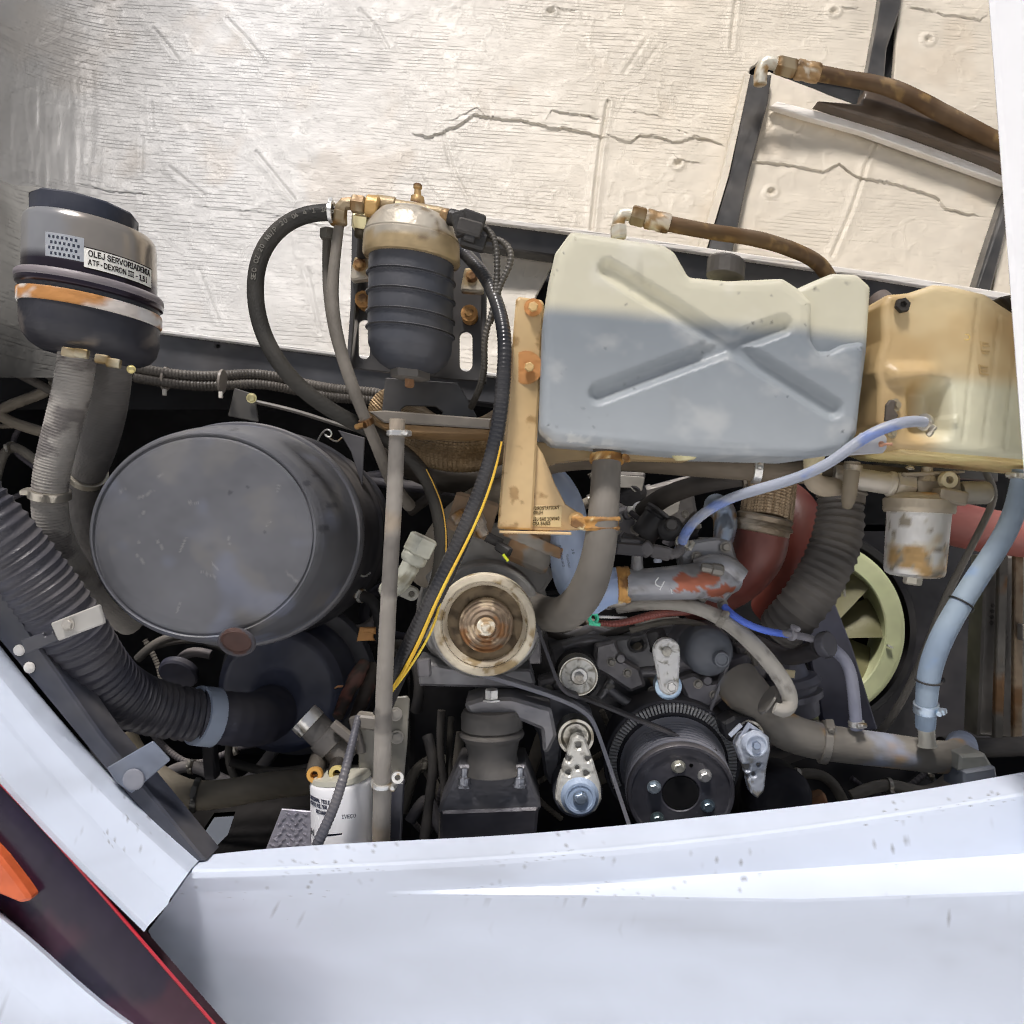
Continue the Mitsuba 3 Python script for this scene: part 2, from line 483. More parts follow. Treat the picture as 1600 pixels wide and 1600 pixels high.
def smudge(lo, hi, f=40.0):
    def fn(p, n, uv):
        return lo + (hi - lo) * mikit.fbm(p.x * f, p.y * f, p.z * f, 3)
    return fn


r_rough, r_mid, r_low = mikit.proc(smudge(0.42, 0.85)), mikit.proc(smudge(0.28, 0.62)), mikit.proc(smudge(0.16, 0.42))
grain = mikit.proc(lambda p, n, uv: mikit.fbm(p.x * 420, p.y * 420, p.z * 420, 2), eps=4e-4)
pits = mikit.proc(lambda p, n, uv: mikit.fbm(p.x * 170, p.y * 170, p.z * 170, 3), eps=8e-4)


def bumped(inner, tex, scale):
    return {'type': 'twosided', 'bsdf': {'type': 'bumpmap', 'arbitrary': tex, 'scale': scale, 'bsdf': inner}}


def prin(**kw):
    return {'type': 'principled', 'base_color': VC, **kw}


scene['rubber'] = bumped(prin(roughness=r_rough, specular=0.4), grain, 0.0009)
scene['plastic'] = bumped(prin(roughness=r_mid, specular=0.5), grain, 0.0004)
scene['gloss'] = {'type': 'twosided', 'bsdf': prin(roughness=r_low, specular=0.5)}
scene['cast_metal'] = bumped(prin(roughness=r_mid, metallic=0.45, specular=0.5), pits, 0.0010)
scene['bright_metal'] = bumped(prin(roughness=r_low, metallic=0.8), pits, 0.0010)
scene['rust'] = bumped(prin(roughness=r_rough, metallic=0.15, specular=0.3), pits, 0.0018)
scene['paint'] = bumped(prin(roughness=r_low, specular=0.5, clearcoat=0.3, clearcoat_gloss=0.8), grain, 0.00008)
scene['shiny'] = {'type': 'twosided', 'bsdf': prin(roughness=0.1, specular=0.7, clearcoat=0.6, clearcoat_gloss=0.95)}
scene['dull_chrome'] = {'type': 'twosided', 'bsdf': prin(roughness=0.2, metallic=0.7)}
scene['matt'] = {'type': 'twosided', 'bsdf': {'type': 'diffuse', 'reflectance': VC}}


def foil_relief(p, n, uv):
    row = p.z * 118 + 0.8 * mikit.noise(p.x * 5, p.z * 9)
    k = dr.floor(row)
    cell = mikit.noise(p.x * 34 + 31 * mikit.cell_rand(k, 3), k)
    t = row - k
    line = mikit.smoothstep(0.0, 0.12, t) * (1 - mikit.smoothstep(0.12, 0.3, t)) * mikit.smoothstep(0.32, 0.5, cell)
    crump = mikit.fbm(p.x * 60, p.y * 60, p.z * 75, 3)
    dots = mikit.noise(p.x * 150, p.y * 100, p.z * 150)
    return -0.55 * line * mikit.smoothstep(0.3, 0.6, mikit.fbm(p.x * 4, p.y * 4, p.z * 7, 2)) - 0.12 * line + 0.45 * crump + 0.35 * mikit.smoothstep(0.72, 0.9, dots)


scene['foil'] = bumped(prin(roughness=mikit.proc(smudge(0.46, 0.68)), metallic=0.06, specular=0.5), mikit.proc(foil_relief, eps=6e-4), 0.0018)

# ---------------------------------------------------------------- the setting: ground, engine bay shell
def world_box(x0, x1, y0, y1, z0, z1):
    m = trimesh.creation.box((x1 - x0, y1 - y0, z1 - z0))
    m.apply_translation(((x0 + x1) / 2, (y0 + y1) / 2, (z0 + z1) / 2))
    return m


def to_cam(m):
    m = m.copy()
    m.vertices = (m.vertices - EYE) @ RM
    return m


g = trimesh.Trimesh([[-150, -150, 0], [150, -150, 0], [150, 150, 0], [-150, 150, 0]], [[0, 1, 2], [0, 2, 3]])
struct('ground', to_cam(g), 'matt', look('#efebe2', var=0.06, dust=0))

DARK = look('#242426', dust=0.12)
BLACK = look('#1a1a1c', dust=0.06)
# bay shell: the walls of the engine bay, open below behind the sump
struct('bay_back_wall', cat(world_box(-1.9, 1.9, 2.42, 2.46, 0.42, 1.75)).apply_translation(-EYE), 'rubber', BLACK, fine=0.12)
struct('bay_side_wall', cat(world_box(-1.32, -1.28, 1.12, 2.42, 0.42, 1.6)).apply_translation(-EYE), 'rubber', DARK, fine=0.12)
fz = -0.66


def floor_px(x, y):
    d = fz / ((800 - y) * K)
    return ((x - 800) * K * d, d)


hole = [floor_px(*q) for q in ((311, 1306), (335, 1270), (368, 1268), (356, 1304), (338, 1322), (322, 1320))]
fl = Polygon([(-1.28, 1.27), (1.6, 1.27), (1.6, 2.42), (-1.28, 2.42)], [hole])
v, f = trimesh.creation.triangulate_polygon(fl, engine='earcut')
struct('bulkhead', cat(*[trimesh.Trimesh([P(-700, -700, 2.43 + o), P(2300, -700, 2.43 + o), P(2300, 640, 1.72 + o), P(-700, 640, 1.72 + o)], [[0, 1, 2], [0, 2, 3]]) for o in (0, 0.02)]), 'rubber', BLACK, fine=0.2)
top = np.c_[v, np.full(len(v), fz)]
fm = cat(trimesh.Trimesh(top, f, process=False), trimesh.Trimesh(top - [0, 0, 0.01], f[:, ::-1], process=False))
struct('bay_floor', fm, 'rubber', BLACK)

# ---------------------------------------------------------------- foil-faced insulation on the bulkhead, in panels between black frame bars


def wall_d(x, y):
    d = 1.98 - 0.30 * y / 560
    u = min(1.3, max(0.0, (200 - x) / 200.0))
    return d - 0.16 * u * u


TEARS = [([(640, 208), (668, 214), (700, 205), (745, 182), (800, 188), (880, 203), (945, 213)], 0.010),
         ([(700, 192), (745, 170), (765, 188)], 0.004),
         ([(852, 190), (862, 175), (900, 178), (940, 190)], 0.008),
         ([(945, 212), (985, 222), (1000, 212), (1060, 222), (1100, 216), (1135, 232)], 0.008),
         ([(975, 168), (990, 176), (1040, 184)], 0.004), ([(1040, 195), (1070, 208), (1110, 220)], 0.004),
         ([(1048, 236), (1060, 250), (1100, 256)], 0.005), ([(850, 0), (862, 12), (905, 18)], 0.005),
         ([(1168, 250), (1215, 258), (1285, 270), (1310, 256), (1335, 278), (1400, 290), (1460, 308), (1478, 326), (1530, 340)], 0.009),
         ([(1410, 8), (1470, 22), (1530, 32), (1545, 20)], 0.007), ([(1300, 4), (1310, 12), (1345, 17)], 0.006),
         ([(300, 320), (420, 333), (500, 352), (560, 372)], 0.003), ([(120, 285), (160, 300), (240, 305)], 0.004)]
SEAMS = [([(950, 160), (938, 230), (930, 300), (924, 360)], 0.009), ([(1376, 205), (1352, 260), (1330, 330), (1300, 400)], 0.006), ([(1150, 0), (1142, 75)], 0.007)]
SEAMS += [([(240, 45), (258, 66), (279, 94)], 0.005), ([(355, 30), (385, 60), (410, 92)], 0.005), ([(562, 16), (590, 45), (606, 75)], 0.004),
          ([(400, 238), (430, 275), (460, 312)], 0.005), ([(265, 262), (300, 290), (320, 305)], 0.004), ([(650, 265), (680, 305), (700, 330)], 0.003), ([(690, 200), (705, 260), (735, 318)], 0.004),
          ([(222, 215), (220, 270)], 0.003), ([(236, 160), (238, 200)], 0.003), ([(1215, 190), (1190, 215)], 0.003), ([(1260, 185), (1240, 215)], 0.003), ([(1010, 62), (975, 115)], 0.003),
          ([(1030, 70), (1000, 112)], 0.002), ([(720, 135), (760, 190)], 0.002), ([(590, 300), (640, 330)], 0.002), ([(480, 420), (500, 520)], 0.003), ([(310, 420), (340, 500)], 0.003)]


def seg_dist(x, y, pts):
    best = np.full(x.shape, 1e9)
    for (ax, ay), (bx, by) in zip(pts[:-1], pts[1:]):
        t = np.clip(((x - ax) * (bx - ax) + (y - ay) * (by - ay)) / ((bx - ax) ** 2 + (by - ay) ** 2), 0, 1)
        best = np.minimum(best, np.hypot(x - ax - t * (bx - ax), y - ay - t * (by - ay)))
    return best


TEAR_W = lambda x, a: 7 * (meshkit.fbm(np.stack([x * 0.05, x * 0 + a * 999, x * 0], -1), 3) - 0.5)


def tear_points():
    out = []
    for pts, a in TEARS:
        q = np.array(pts, float)
        x = np.arange(q[0, 0] - 6, q[-1, 0] + 6, 1.5)
        y = np.interp(x, q[:, 0], q[:, 1]) + TEAR_W(x, a)
        out += [np.stack([x, y + o], 1) for o in (-2.0, -0.35, 0.35, 2.0)]
    return np.vstack(out)


def foil_out(x, y):
    """How far the foil stands towards the camera (metres): loose edges, quilted seams, creases, crumples."""
    h = np.zeros(x.shape)
    for pts, a in TEARS:
        q = np.array(pts, float)
        a = 0.5 * a
        inside = (x > q[0, 0] - 6) & (x < q[-1, 0] + 6)
        yy = np.interp(x, q[:, 0], q[:, 1]) + TEAR_W(x, a)
        fade = sm(0, 25, x - q[0, 0] + 6) * sm(0, 25, q[-1, 0] + 6 - x)
        t = yy - y
        h += np.where(inside & (t > 0), a * np.exp(-np.maximum(t, 0) / 28.0), 0) * fade - np.where(inside & (t <= 0), 0.12 * a * np.exp(np.minimum(t, 0) / 9.0), 0) * fade
    for pts, a in SEAMS:
        dd = seg_dist(x, y, pts)
        h += a * (np.exp(-(dd / 3.0) ** 2) * -0.9 + 0.55 * np.exp(-(dd / 9.0) ** 2))
    p = np.stack([x / 90.0, y / 60.0, x * 0], -1)
    h += 0.008 * (meshkit.fbm(p, 3, seed=4) - 0.5)
    ridged = 1 - np.abs(2 * meshkit.fbm(np.stack([x / 26.0, y / 22.0, x * 0], -1), 2, seed=12) - 1)
    h += 0.0009 * sm(0.8, 1.0, ridged) * sm(0.35, 0.65, meshkit.noise(np.stack([x / 140.0, y / 120.0, x * 0], -1), seed=8))
    left = sm(260, 60, x) * sm(40, 200, y)
    h += left * 0.007 * meshkit.fbm(np.stack([x / 9.0, y / 55.0, x * 0], -1), 2, seed=21)
    for cx, cy in ((860, 18), (1058, 256), (1303, 18), (1450, 62), (1205, 300)):
        r = np.hypot(x - cx, (y - cy) * 1.2)
        h -= 0.006 * np.exp(-(r / 5.0) ** 2) - 0.004 * np.exp(-((r - 9) / 4.0) ** 2)
    return h


def foil_look(v, n):
    w = meshkit.fbm(v * 4.2, 4, seed=2)[:, None]
    w2 = meshkit.fbm(v * 38, 3, seed=7)[:, None]
    warm = (sm(-0.75, 0.35, v[:, 0]) * 0.75 + 0.1)[:, None]
    col = C('#c2c2c0')[None] * (1 - warm) + C('#cdc2ad')[None] * warm
    col = col * (0.86 + 0.28 * w) * (0.93 + 0.14 * w2)
    t = sm(0.56, 0.72, meshkit.fbm(v * np.array([9, 9, 5]), 4, seed=13))[:, None] * 0.2
    col = col * (1 - t) + C('#b39a78')[None] * t
    edge_shade = (sm(-0.62, -1.10, v[:, 0] + 0.25 * (w[:, 0] - 0.5)) * 0.72)[:, None]  # shade towards the left edge, painted into the foil colour
    return col * (1 - edge_shade) + C('#6f6d69')[None] * edge_shade


def sheet(poly, step, rim=0.012):
    r = ring_of(Polygon(poly), step)
    pts, f = fill(r, step, tear_points())
    h = foil_out(pts[:, 0], pts[:, 1])
    v = np.array([P(x, y, wall_d(x, y)) for x, y in pts]) - np.c_[h * 0, h, h * 0]
    n = len(r)
    j = np.arange(n)
    v = np.vstack([v, v[:n] + [0, rim, 0]])
    k = len(pts)
    f = np.vstack([f, np.stack([j, (j + 1) % n, k + (j + 1) % n], 1), np.stack([j, k + (j + 1) % n, k + j], 1)])
    return trimesh.Trimesh(v, f, process=False)


IP = 'foil insulation panels on the bulkhead'
for nm, poly, lab in (('insulation_panel', [(-260, -330), (1430, -330), (1372, 4), (1352, 118), (1230, 100), (1196, 90), (1172, 108), (1098, 420), (700, 350), (640, 600), (-260, 560)], 'largest silvery foil insulation panel with torn seams above the reservoir and filter'),
                      ('insulation_panel', [(1200, 112), (1562, 250), (1572, 300), (1528, 470), (1120, 420), (1158, 275)], 'cream foil panel with a crossing seam and long crack above the two tanks'),
                      ('insulation_panel', [(1404, 0), (1404, -330), (1800, -330), (1800, 330), (1395, 128)], 'foil panel in the upper right corner with a brown scuff'),
                      ('insulation_panel', [(1566, 330), (1590, 250), (1800, 330), (1800, 520), (1548, 480)], 'narrow sliver of foil panel above the black cap of the amber tank'),
                      ('insulation_panel', [(690, 360), (870, 400), (830, 480), (815, 596), (640, 572)], 'pale foil strip between the black filter and the beige bracket')):
    k = thing(nm, lab, 'insulation panel', IP)
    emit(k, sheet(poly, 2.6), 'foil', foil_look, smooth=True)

sl = lambda t: (60 - 40 * (1 - t) ** 2 - 50 * max(0.0, t - 0.75), 290 + 300 * t)
srow = [lambda t: (sl(t)[0] + 40, sl(t)[1], 1.70 - 0.12 * t), lambda t: (*sl(t), 1.67 - 0.12 * t), lambda t: (sl(t)[0] - 30, sl(t)[1] - 14 * (1 - t), 1.62 - 0.12 * t), lambda t: (sl(t)[0] - 90, sl(t)[1] - 60 * (1 - t), 1.52 - 0.12 * t), lambda t: (-320, sl(t)[1] - 160 * (1 - t), 1.28 - 0.1 * t)]

BAR = look('#3a3938', var=0.25, dust=0.2)


def bar(name, lab, pts, thick=0.03, fwd=0.035, lk=BAR, group='black frame bars over the insulation', parent=None):
    pl = plate(pts, lambda x, y: wall_d(max(x, 250), y) - fwd, thick, bevel=0.003)
    if parent:
        return part(parent, name, pl, 'paint', lk, fine=0.012)
    k = thing(name, lab, 'frame bar', group)
    emit(k, pl, 'paint', lk, fine=0.012)
    return k


rail = thing('cross_rail', 'dark steel cross rail running behind the left reservoir to the black filter', 'rail')
part(rail, 'web', plate([(225, 518), (520, 556), (790, 592), (790, 634), (520, 602), (225, 576)], lambda x, y: 1.60, 0.06, holes=[[(337, 538), (341, 537), (343, 541), (340, 544), (336, 542)]], bevel=0.003), 'paint', look('#48494c', dust=0.3, var=0.3), fine=0.012)
part(rail, 'lip', plate([(225, 511), (520, 549), (790, 585), (790, 591), (520, 555), (225, 517)], lambda x, y: 1.585, 0.07, bevel=0.0015), 'foil', look('#cfcbc2', dust=0.2), label='pale upper lip of the rail', fine=0.012)
r2 = thing('cross_rail', 'dark cross rail passing behind the pale tanks below the foil', 'rail')
part(r2, 'web', plate([(560, 322), (700, 340), (870, 362), (1110, 398), (1370, 436), (1640, 480), (1640, 530), (1370, 485), (1110, 452), (870, 400), (700, 376), (560, 362)], lambda x, y: 1.70, 0.05, bevel=0.003), 'paint', look('#323233', dust=0.2), fine=0.014)
part(r2, 'lip', plate([(560, 314), (700, 331), (870, 353), (1110, 388), (1370, 425), (1640, 468), (1640, 479), (1370, 435), (1110, 397), (870, 361), (700, 339), (560, 321)], lambda x, y: 1.685, 0.06, bevel=0.0015), 'foil', look('#d9cbbb'), label='pale upper lip of the rail', fine=0.014)

bar('frame_bar', 'wide black frame bar leaning up from the tank to the rusty elbow', [(1100, 412), (1141, 275), (1173, 116), (1206, 116), (1200, 160), (1168, 280), (1140, 418)])
bar('frame_bar', 'short black frame bar leaving the top edge above the brown hose', [(1349, 150), (1372, 30), (1385, -60), (1416, -60), (1408, 10), (1386, 75), (1380, 150)])
bar('frame_bar', 'black frame bar at the right edge beside the added white strip', [(1519, 470), (1545, 385), (1566, 320), (1596, 250), (1625, 250), (1575, 350), (1545, 470)])
for q in ([(1084, 410), (1128, 270), (1165, 112), (1173, 116), (1139, 274), (1098, 411)],):
    k = thing('edge_strip', 'thin pale edging strip along the left of the wide leaning bar', 'edging')
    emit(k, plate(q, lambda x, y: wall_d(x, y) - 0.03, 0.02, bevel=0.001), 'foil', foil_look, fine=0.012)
strut = thing('strut', 'dark brown strut sloping to the right edge under the upper hose', 'strut')
emit(strut, plate([(1278, 158), (1345, 162), (1352, 140), (1400, 128), (1480, 178), (1640, 248), (1640, 295), (1560, 254), (1430, 205), (1340, 178)], lambda x, y: wall_d(x, y) - 0.075, 0.035, bevel=0.004), 'paint', look('#4a4036', var=0.3, dust=0.25), fine=0.012)
k = thing('edge_strip', 'pale curved edging strip directly below the dark brown strut', 'edging')
emit(k, plate([(1205, 165), (1215, 158), (1345, 190), (1560, 266), (1640, 300), (1640, 312), (1555, 280), (1345, 205), (1260, 182)], lambda x, y: wall_d(x, y) - 0.035, 0.02, bevel=0.002), 'foil', look('#dccfc0', dust=0.1), fine=0.012)

BRASS, PLATED = look('#8a7d66', var=0.3, dust=0.3, gain=1.25, patch=[('#6d5432', 0.4, 70)]), look('#b3aea0', var=0.25, dust=0.3, patch=[('#8f7550', 0.35, 60)])
RUSTY = look('#937958', var=0.35, dust=0.25, gain=1.2, patch=[('#5f4a32', 0.4, 50), ('#c0b6a4', 0.3, 80)])
HOSEBR = look('#58452f', var=0.3, dust=0.3, gain=1.2, patch=[('#76603f', 0.25, 40)])


def hose_end(parent, elbow, nut, sleeve, d, r=13):
    """Pressed hydraulic fitting: a bent stub, a hexagon nut and a sleeve."""
    part(parent, 'elbow', tube([(*q, d) for q in elbow], r * 0.78, n=14), 'cast_metal', PLATED)
    a, b = P(*nut[0], d), P(*nut[1], d)
    L = np.linalg.norm(b - a)
    rr = r * K * d * 1.25
    part(parent, 'nut', lathe(a, b - a, [(0, rr * 0.85), (0.12 * L, rr), (0.88 * L, rr), (L, rr * 0.85)], 6, phase=0.5), 'cast_metal', BRASS)
    a, b = P(*sleeve[0], d), P(*sleeve[1], d)
    L = np.linalg.norm(b - a)
    rr = r * K * d * 1.2
    part(parent, 'sleeve', lathe(a, b - a, [(0, rr * 0.85), (0.06 * L, rr), (0.3 * L, rr), (0.35 * L, rr * 0.94), (0.5 * L, rr * 0.94), (0.55 * L, rr), (0.92 * L, rr), (L, rr * 0.92)], 24), 'cast_metal', RUSTY)


k = thing('hydraulic_hose', 'upper brown hydraulic hose with brass nut running to the right edge', 'hose', 'brown hydraulic hoses')
hose_end(k, [(1188, 132), (1190, 108), (1197, 98), (1214, 101)], [(1213, 101), (1243, 108)], [(1243, 108), (1280, 115)], 1.80)
part(k, 'tube', tube([(1272, 113, 1.80), (1330, 124, 1.80), (1390, 137, 1.79), (1460, 170, 1.78), (1540, 212, 1.78), (1680, 282, 1.77)], [12, 12, 13, 14, 14, 14], wob=0.05), 'rubber', HOSEBR)
k = thing('hydraulic_hose', 'brown hydraulic hose curving from the elbow on the pale tank to behind it', 'hose', 'brown hydraulic hoses')
hose_end(k, [(968, 374), (966, 352), (972, 336), (988, 336)], [(986, 335), (1008, 341)], [(1008, 341), (1046, 350)], 1.24)
part(k, 'collar', canister(967, 372, 966, 352, 1.24, [(0, 12), (0.1, 13.5), (0.9, 13.5), (1, 11)], n=6), 'cast_metal', PLATED)
part(k, 'tube', tube([(1042, 349, 1.24), (1110, 362, 1.26), (1180, 373, 1.30), (1245, 393, 1.36), (1290, 425, 1.42), (1310, 470, 1.45)], 12, wob=0.05), 'rubber', HOSEBR)

# ---------------------------------------------------------------- white body: bumper, corner pillar, added right strip, tail lamp
WHITE = look('#dfe0e2', var=0.05, f=6, dust=0.10, patch=[('#6a6660', 0.02, 90)])


def speck_white(v, n):
    w = meshkit.fbm(v * 5, 3, seed=3)
    col = C('#ced7e5')[None] * (0.93 + 0.12 * w)[:, None]
    p = v * np.array([260, 260, 230])
    t = sm(0.82, 0.88, meshkit.noise(p * 1.5, seed=6)) * sm(0.5, 0.75, meshkit.noise(v * 14, seed=8)) * np.maximum(sm(0.60, 0.68, v[:, 2] + 0.06 * meshkit.noise(v * 9)), sm(-0.35, -0.5, v[:, 0]))
    smear = 0.2 * sm(0.5, 0.8, meshkit.fbm(v * np.array([7, 7, 26]), 4, seed=14)) + 0.22 * sm(0.4, 0.7, meshkit.fbm(v * np.array([3, 3, 9]), 3, seed=19))
    col = col * (1 - smear[:, None]) + C('#9fa3aa')[None] * smear[:, None]
    return col * (1 - 0.55 * t[:, None]) + C('#4a443c')[None] * 0.55 * t[:, None]


def loft(xs, rows):
    """Surface through rows of (x, y, d) callables over xs: rows[i](x) -> (x, y, d)."""
    V = np.array([[P(*r(x)) for x in xs] for r in rows])
    m, n = V.shape[:2]
    i, j = np.meshgrid(np.arange(m - 1), np.arange(n - 1), indexing='ij')
    q = np.stack([i * n + j, i * n + j + 1, (i + 1) * n + j + 1, (i + 1) * n + j], -1).reshape(-1, 4)
    return trimesh.Trimesh(V.reshape(-1, 3), np.vstack([q[:, [0, 1, 2]], q[:, [0, 2, 3]]]), process=False)


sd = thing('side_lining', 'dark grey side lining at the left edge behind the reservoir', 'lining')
emit(sd, loft(np.linspace(0, 1, 80), [r for r in srow]), 'foil', lambda v, n: C('#8f8d87')[None] * (0.7 + 0.55 * meshkit.fbm(v * np.array([30, 30, 4]), 3, seed=3))[:, None] * (0.25 + 0.75 * sm(1.35, 1.75, v[:, 2] + 0.25 * meshkit.fbm(v * 5, 3)))[:, None], smooth=True)  # lining colour fades darker downward, shade painted in

lip_x, lip_y = [240, 420, 800, 1100, 1400, 1600, 1900], [1348, 1326, 1304, 1276, 1240, 1206, 1150]
lip = CubicSpline(lip_x, lip_y)
face_lo = CubicSpline([240, 420, 800, 1100, 1400, 1600, 1900], [1362, 1357, 1338, 1312, 1272, 1240, 1185])
led_t = lambda x: float(np.interp(x, [200, 640, 900, 1250, 1600, 1900], [1400, 1392, 1384, 1362, 1338, 1315]))  # ledge added to the bumper so its top catches light as a pale band
led_h = lambda x: float(np.interp(x, [200, 600, 900, 1250, 1600, 1900], [3, 4, 14, 42, 54, 66]))
led_d = lambda x: float(np.interp(x, [200, 600, 900, 1250, 1600, 1900], [0.0, 0.0, 0.018, 0.05, 0.075, 0.10]))


bd = lambda y: 1.116 + 0.00022 * (y - 1365)


def bent(rows, k=5):
    """Rows blended so that the section is rounded instead of folded."""
    out = []
    for a, b in zip(rows[:-1], rows[1:]):
        for t in np.arange(k) / k:
            out.append(lambda x, a=a, b=b, t=t: tuple(np.array(a(x)) * (1 - t) + np.array(b(x)) * t))
    return out + [rows[-1]]


slant = lambda x, y: x - max(0.0, (330 - x) / 60.0) * (y - 1350) * 0.0
rows = [lambda x: (x, float(lip(x)) + 60, 1.19), lambda x: (x, float(lip(x)) + 4, 1.185), lambda x: (x, float(lip(x)), 1.18), lambda x: (x, float(lip(x)) + 1.0, 1.172),
        lambda x: (x, float(face_lo(x)) - 6, 1.128), lambda x: (x, float(face_lo(x)) - 2, 1.120), lambda x: (x, float(face_lo(x)) + 3, 1.116), lambda x: (x, float(face_lo(x)) + 12, 1.115),
        lambda x: (x, led_t(x) - 5, bd(led_t(x) - 5)), lambda x: (x, led_t(x), bd(led_t(x)) - 0.1 * led_d(x)), lambda x: (x, led_t(x) + led_h(x), bd(led_t(x) + led_h(x)) - led_d(x)), lambda x: (x, led_t(x) + led_h(x) + 6, bd(led_t(x) + led_h(x) + 6) - led_d(x) * 1.02),
        lambda x: (x, 1500, bd(1500) - led_d(x)), lambda x: (x, 1700, bd(1700) - led_d(x)), lambda x: (x, 2000, bd(2000) - led_d(x)), lambda x: (x, 2000, 1.3)]
xs = np.linspace(-40, 1900, 330)
# the left end is cut along the seam and the lamp
EDGE = CubicSpline([1340, 1400, 1458, 1600, 1700, 2000], [312, 268, 226, 352, 440, 720]) if False else (lambda y: float(np.interp(y, [1300, 1344, 1458, 1600, 1700, 2000], [322, 316, 229, 352, 440, 700])))


def cut_rows(rows):
    def make(r):
        def g_(x):
            px, py, d = r(x)
            e = EDGE(py)
            u = (x + 40) / 1940.0
            return (e + u * (1900 - e), r(e + u * (1900 - e))[1], r(e + u * (1900 - e))[2])
        return g_
    return [make(r) for r in rows]


bump = thing('bumper', 'white painted rear bumper with a bright upper lip and dirt specks', 'bumper')
emit(bump, loft(xs, cut_rows(bent(rows, 6))), 'paint', speck_white, smooth=50)

pil = thing('body_pillar', 'white body pillar sloping down to the bumper corner at the left', 'body panel')
inner = lambda t: (-60 + 376 * t, 930 + 412 * t + 26 * math.sin(math.pi * t))
crease = lambda t: (-80 + 348 * t, 1010 + 395 * t + 14 * math.sin(math.pi * t))
outer = lambda t: (-110 + 337 * t, 1098 + 360 * t + 10 * math.sin(math.pi * t))
prow = [lambda t: (*inner(t), 1.24), lambda t: (*inner(t), 1.16), lambda t: (inner(t)[0] - 2, inner(t)[1] + 3, 1.15), lambda t: (inner(t)[0] - 16, inner(t)[1] + 18, 1.115),
        lambda t: (inner(t)[0] - 20, inner(t)[1] + 24, 1.105), lambda t: (*crease(t), 1.085), lambda t: (crease(t)[0] - 4, crease(t)[1] + 10, 1.078),
        lambda t: (outer(t)[0] + 5, outer(t)[1] - 8, 1.045), lambda t: (*outer(t), 1.05), lambda t: (*outer(t), 1.12)]
emit(pil, loft(np.linspace(0, 0.995, 120), bent(prow, 6)), 'paint', speck_white, smooth=50)
wing = thing('body_panel', 'white body panel in the lower left corner below the tail lamp', 'body panel')
low = lambda t: (-120 + 420 * t, 1356 + 290 * t - 24 * math.sin(2 * math.pi * t) * 0.6)
wrow = [lambda t: (*low(t), 1.10), lambda t: (low(t)[0], low(t)[1] + 1, 1.06), lambda t: (low(t)[0] - 4, low(t)[1] + 6, 1.045), lambda t: (low(t)[0] - 40, low(t)[1] + 70, 1.03), lambda t: (low(t)[0] - 160, low(t)[1] + 330, 1.02)]
emit(wing, loft(np.linspace(0, 1, 90), bent(wrow, 6)), 'paint', speck_white, smooth=50)
rp = thing('body_pillar', 'plain white strip added as a body pillar along the right edge of the bay', 'body panel')  # white strip added to fill the edge, not a known body part
rrow = [lambda t: (1545 + 64 * t + 12, -60 + 860 * t, 1.30), lambda t: (1540 + 64 * t, -60 + 860 * t, 1.05), lambda t: (1541 + 64 * t, -60 + 860 * t, 1.043), lambda t: (1552 + 64 * t, -60 + 860 * t, 1.04), lambda t: (1900, -60 + 860 * t, 1.02)]
emit(rp, loft(np.linspace(-0.4, 1.8, 60), bent(rrow, 5)), 'paint', look('#f4f4f4', var=0.02, dust=0.0), smooth=50)

tl = thing('tail_lamp', 'dark maroon tail lamp strip with red edging and an orange section', 'tail lamp')


def along(t, off):
    x, y = -110 + 1.0 * 760 * t, 1098 + 812 * t + 22 * math.sin(math.pi * min(t, 1)) 
    return x - off * 0.76, y + off * 0.65


EDGEPTS = [(-110, 1098), (0, 1206), (100, 1312), (229, 1460), (352, 1602), (480, 1750)]
edge = CubicSpline([p[0] for p in EDGEPTS], [p[1] for p in EDGEPTS])


def strip(o0, o1, d0, d1, bulge=0.0, x0=-110, x1=470):
    A = lambda o, d: (lambda x: (x - 0.72 * o, float(edge(x)) + 0.69 * o, d))
    rows = [A(o0, d0 + 0.05), A(o0, d0)] + [A(o0 + (o1 - o0) * t, d0 + (d1 - d0) * t - bulge * math.sin(math.pi * t)) for t in np.linspace(0.05, 0.95, 9)] + [A(o1, d1), A(o1, d1 + 0.05)]
    return loft(np.linspace(x0, x1, 90), rows)


part(tl, 'seal', strip(-3, 9, 1.075, 1.075), 'rubber', look('#3a3238', dust=0.1))
part(tl, 'red_edging', strip(9, 15, 1.058, 1.056, 0.003), 'gloss', look('#a32d38', var=0.2, dust=0.1))
part(tl, 'lens', strip(15, 150, 1.058, 1.075, 0.014), 'gloss', look('#3a2230', var=0.5, f=14, dust=0.05, patch=[('#241c2e', 0.5, 10)]), label='dark maroon lens')
part(tl, 'orange_lens', plate([(-60, 1275), (2, 1342), (34, 1384), (50, 1408), (30, 1412), (-60, 1375)], 1.034, 0.03, bevel=0.004, rnd=5), 'gloss', look('#b9603e', var=0.25, dust=0.05, gain=1.2), label='orange section', fine=0.008)

# ---------------------------------------------------------------- left: reservoir, hoses, air filter, intake duct
GREYHOSE = look('#807d78', var=0.2, dust=0.35, patch=[('#5e5b59', 0.3, 26)])
RUB = look('#2f2e2d', var=0.3, dust=0.25)
RUBD = look('#262628', var=0.3, dust=0.15)
GREYR = look('#6b6863', var=0.25, dust=0.4)
STEEL = look('#c4c2ba', var=0.15, dust=0.1, patch=[('#8d7a5c', 0.15, 70)])
BOLT = look('#a8a59b', var=0.3, dust=0.2, patch=[('#7d6444', 0.35, 120)])
RBOLT = look('#93744f', var=0.35, dust=0.2, patch=[('#5f4630', 0.4, 90)])

rs = thing('fluid_reservoir', 'round oil reservoir with black faceted cap, label and rusty clamp band', 'reservoir')
RD, SH = 1.25, 0.16
rc = P(142, 450, RD)
u = K * RD
AX = (0, 0, 1.0)
zz = lambda y: (450 - y) * u


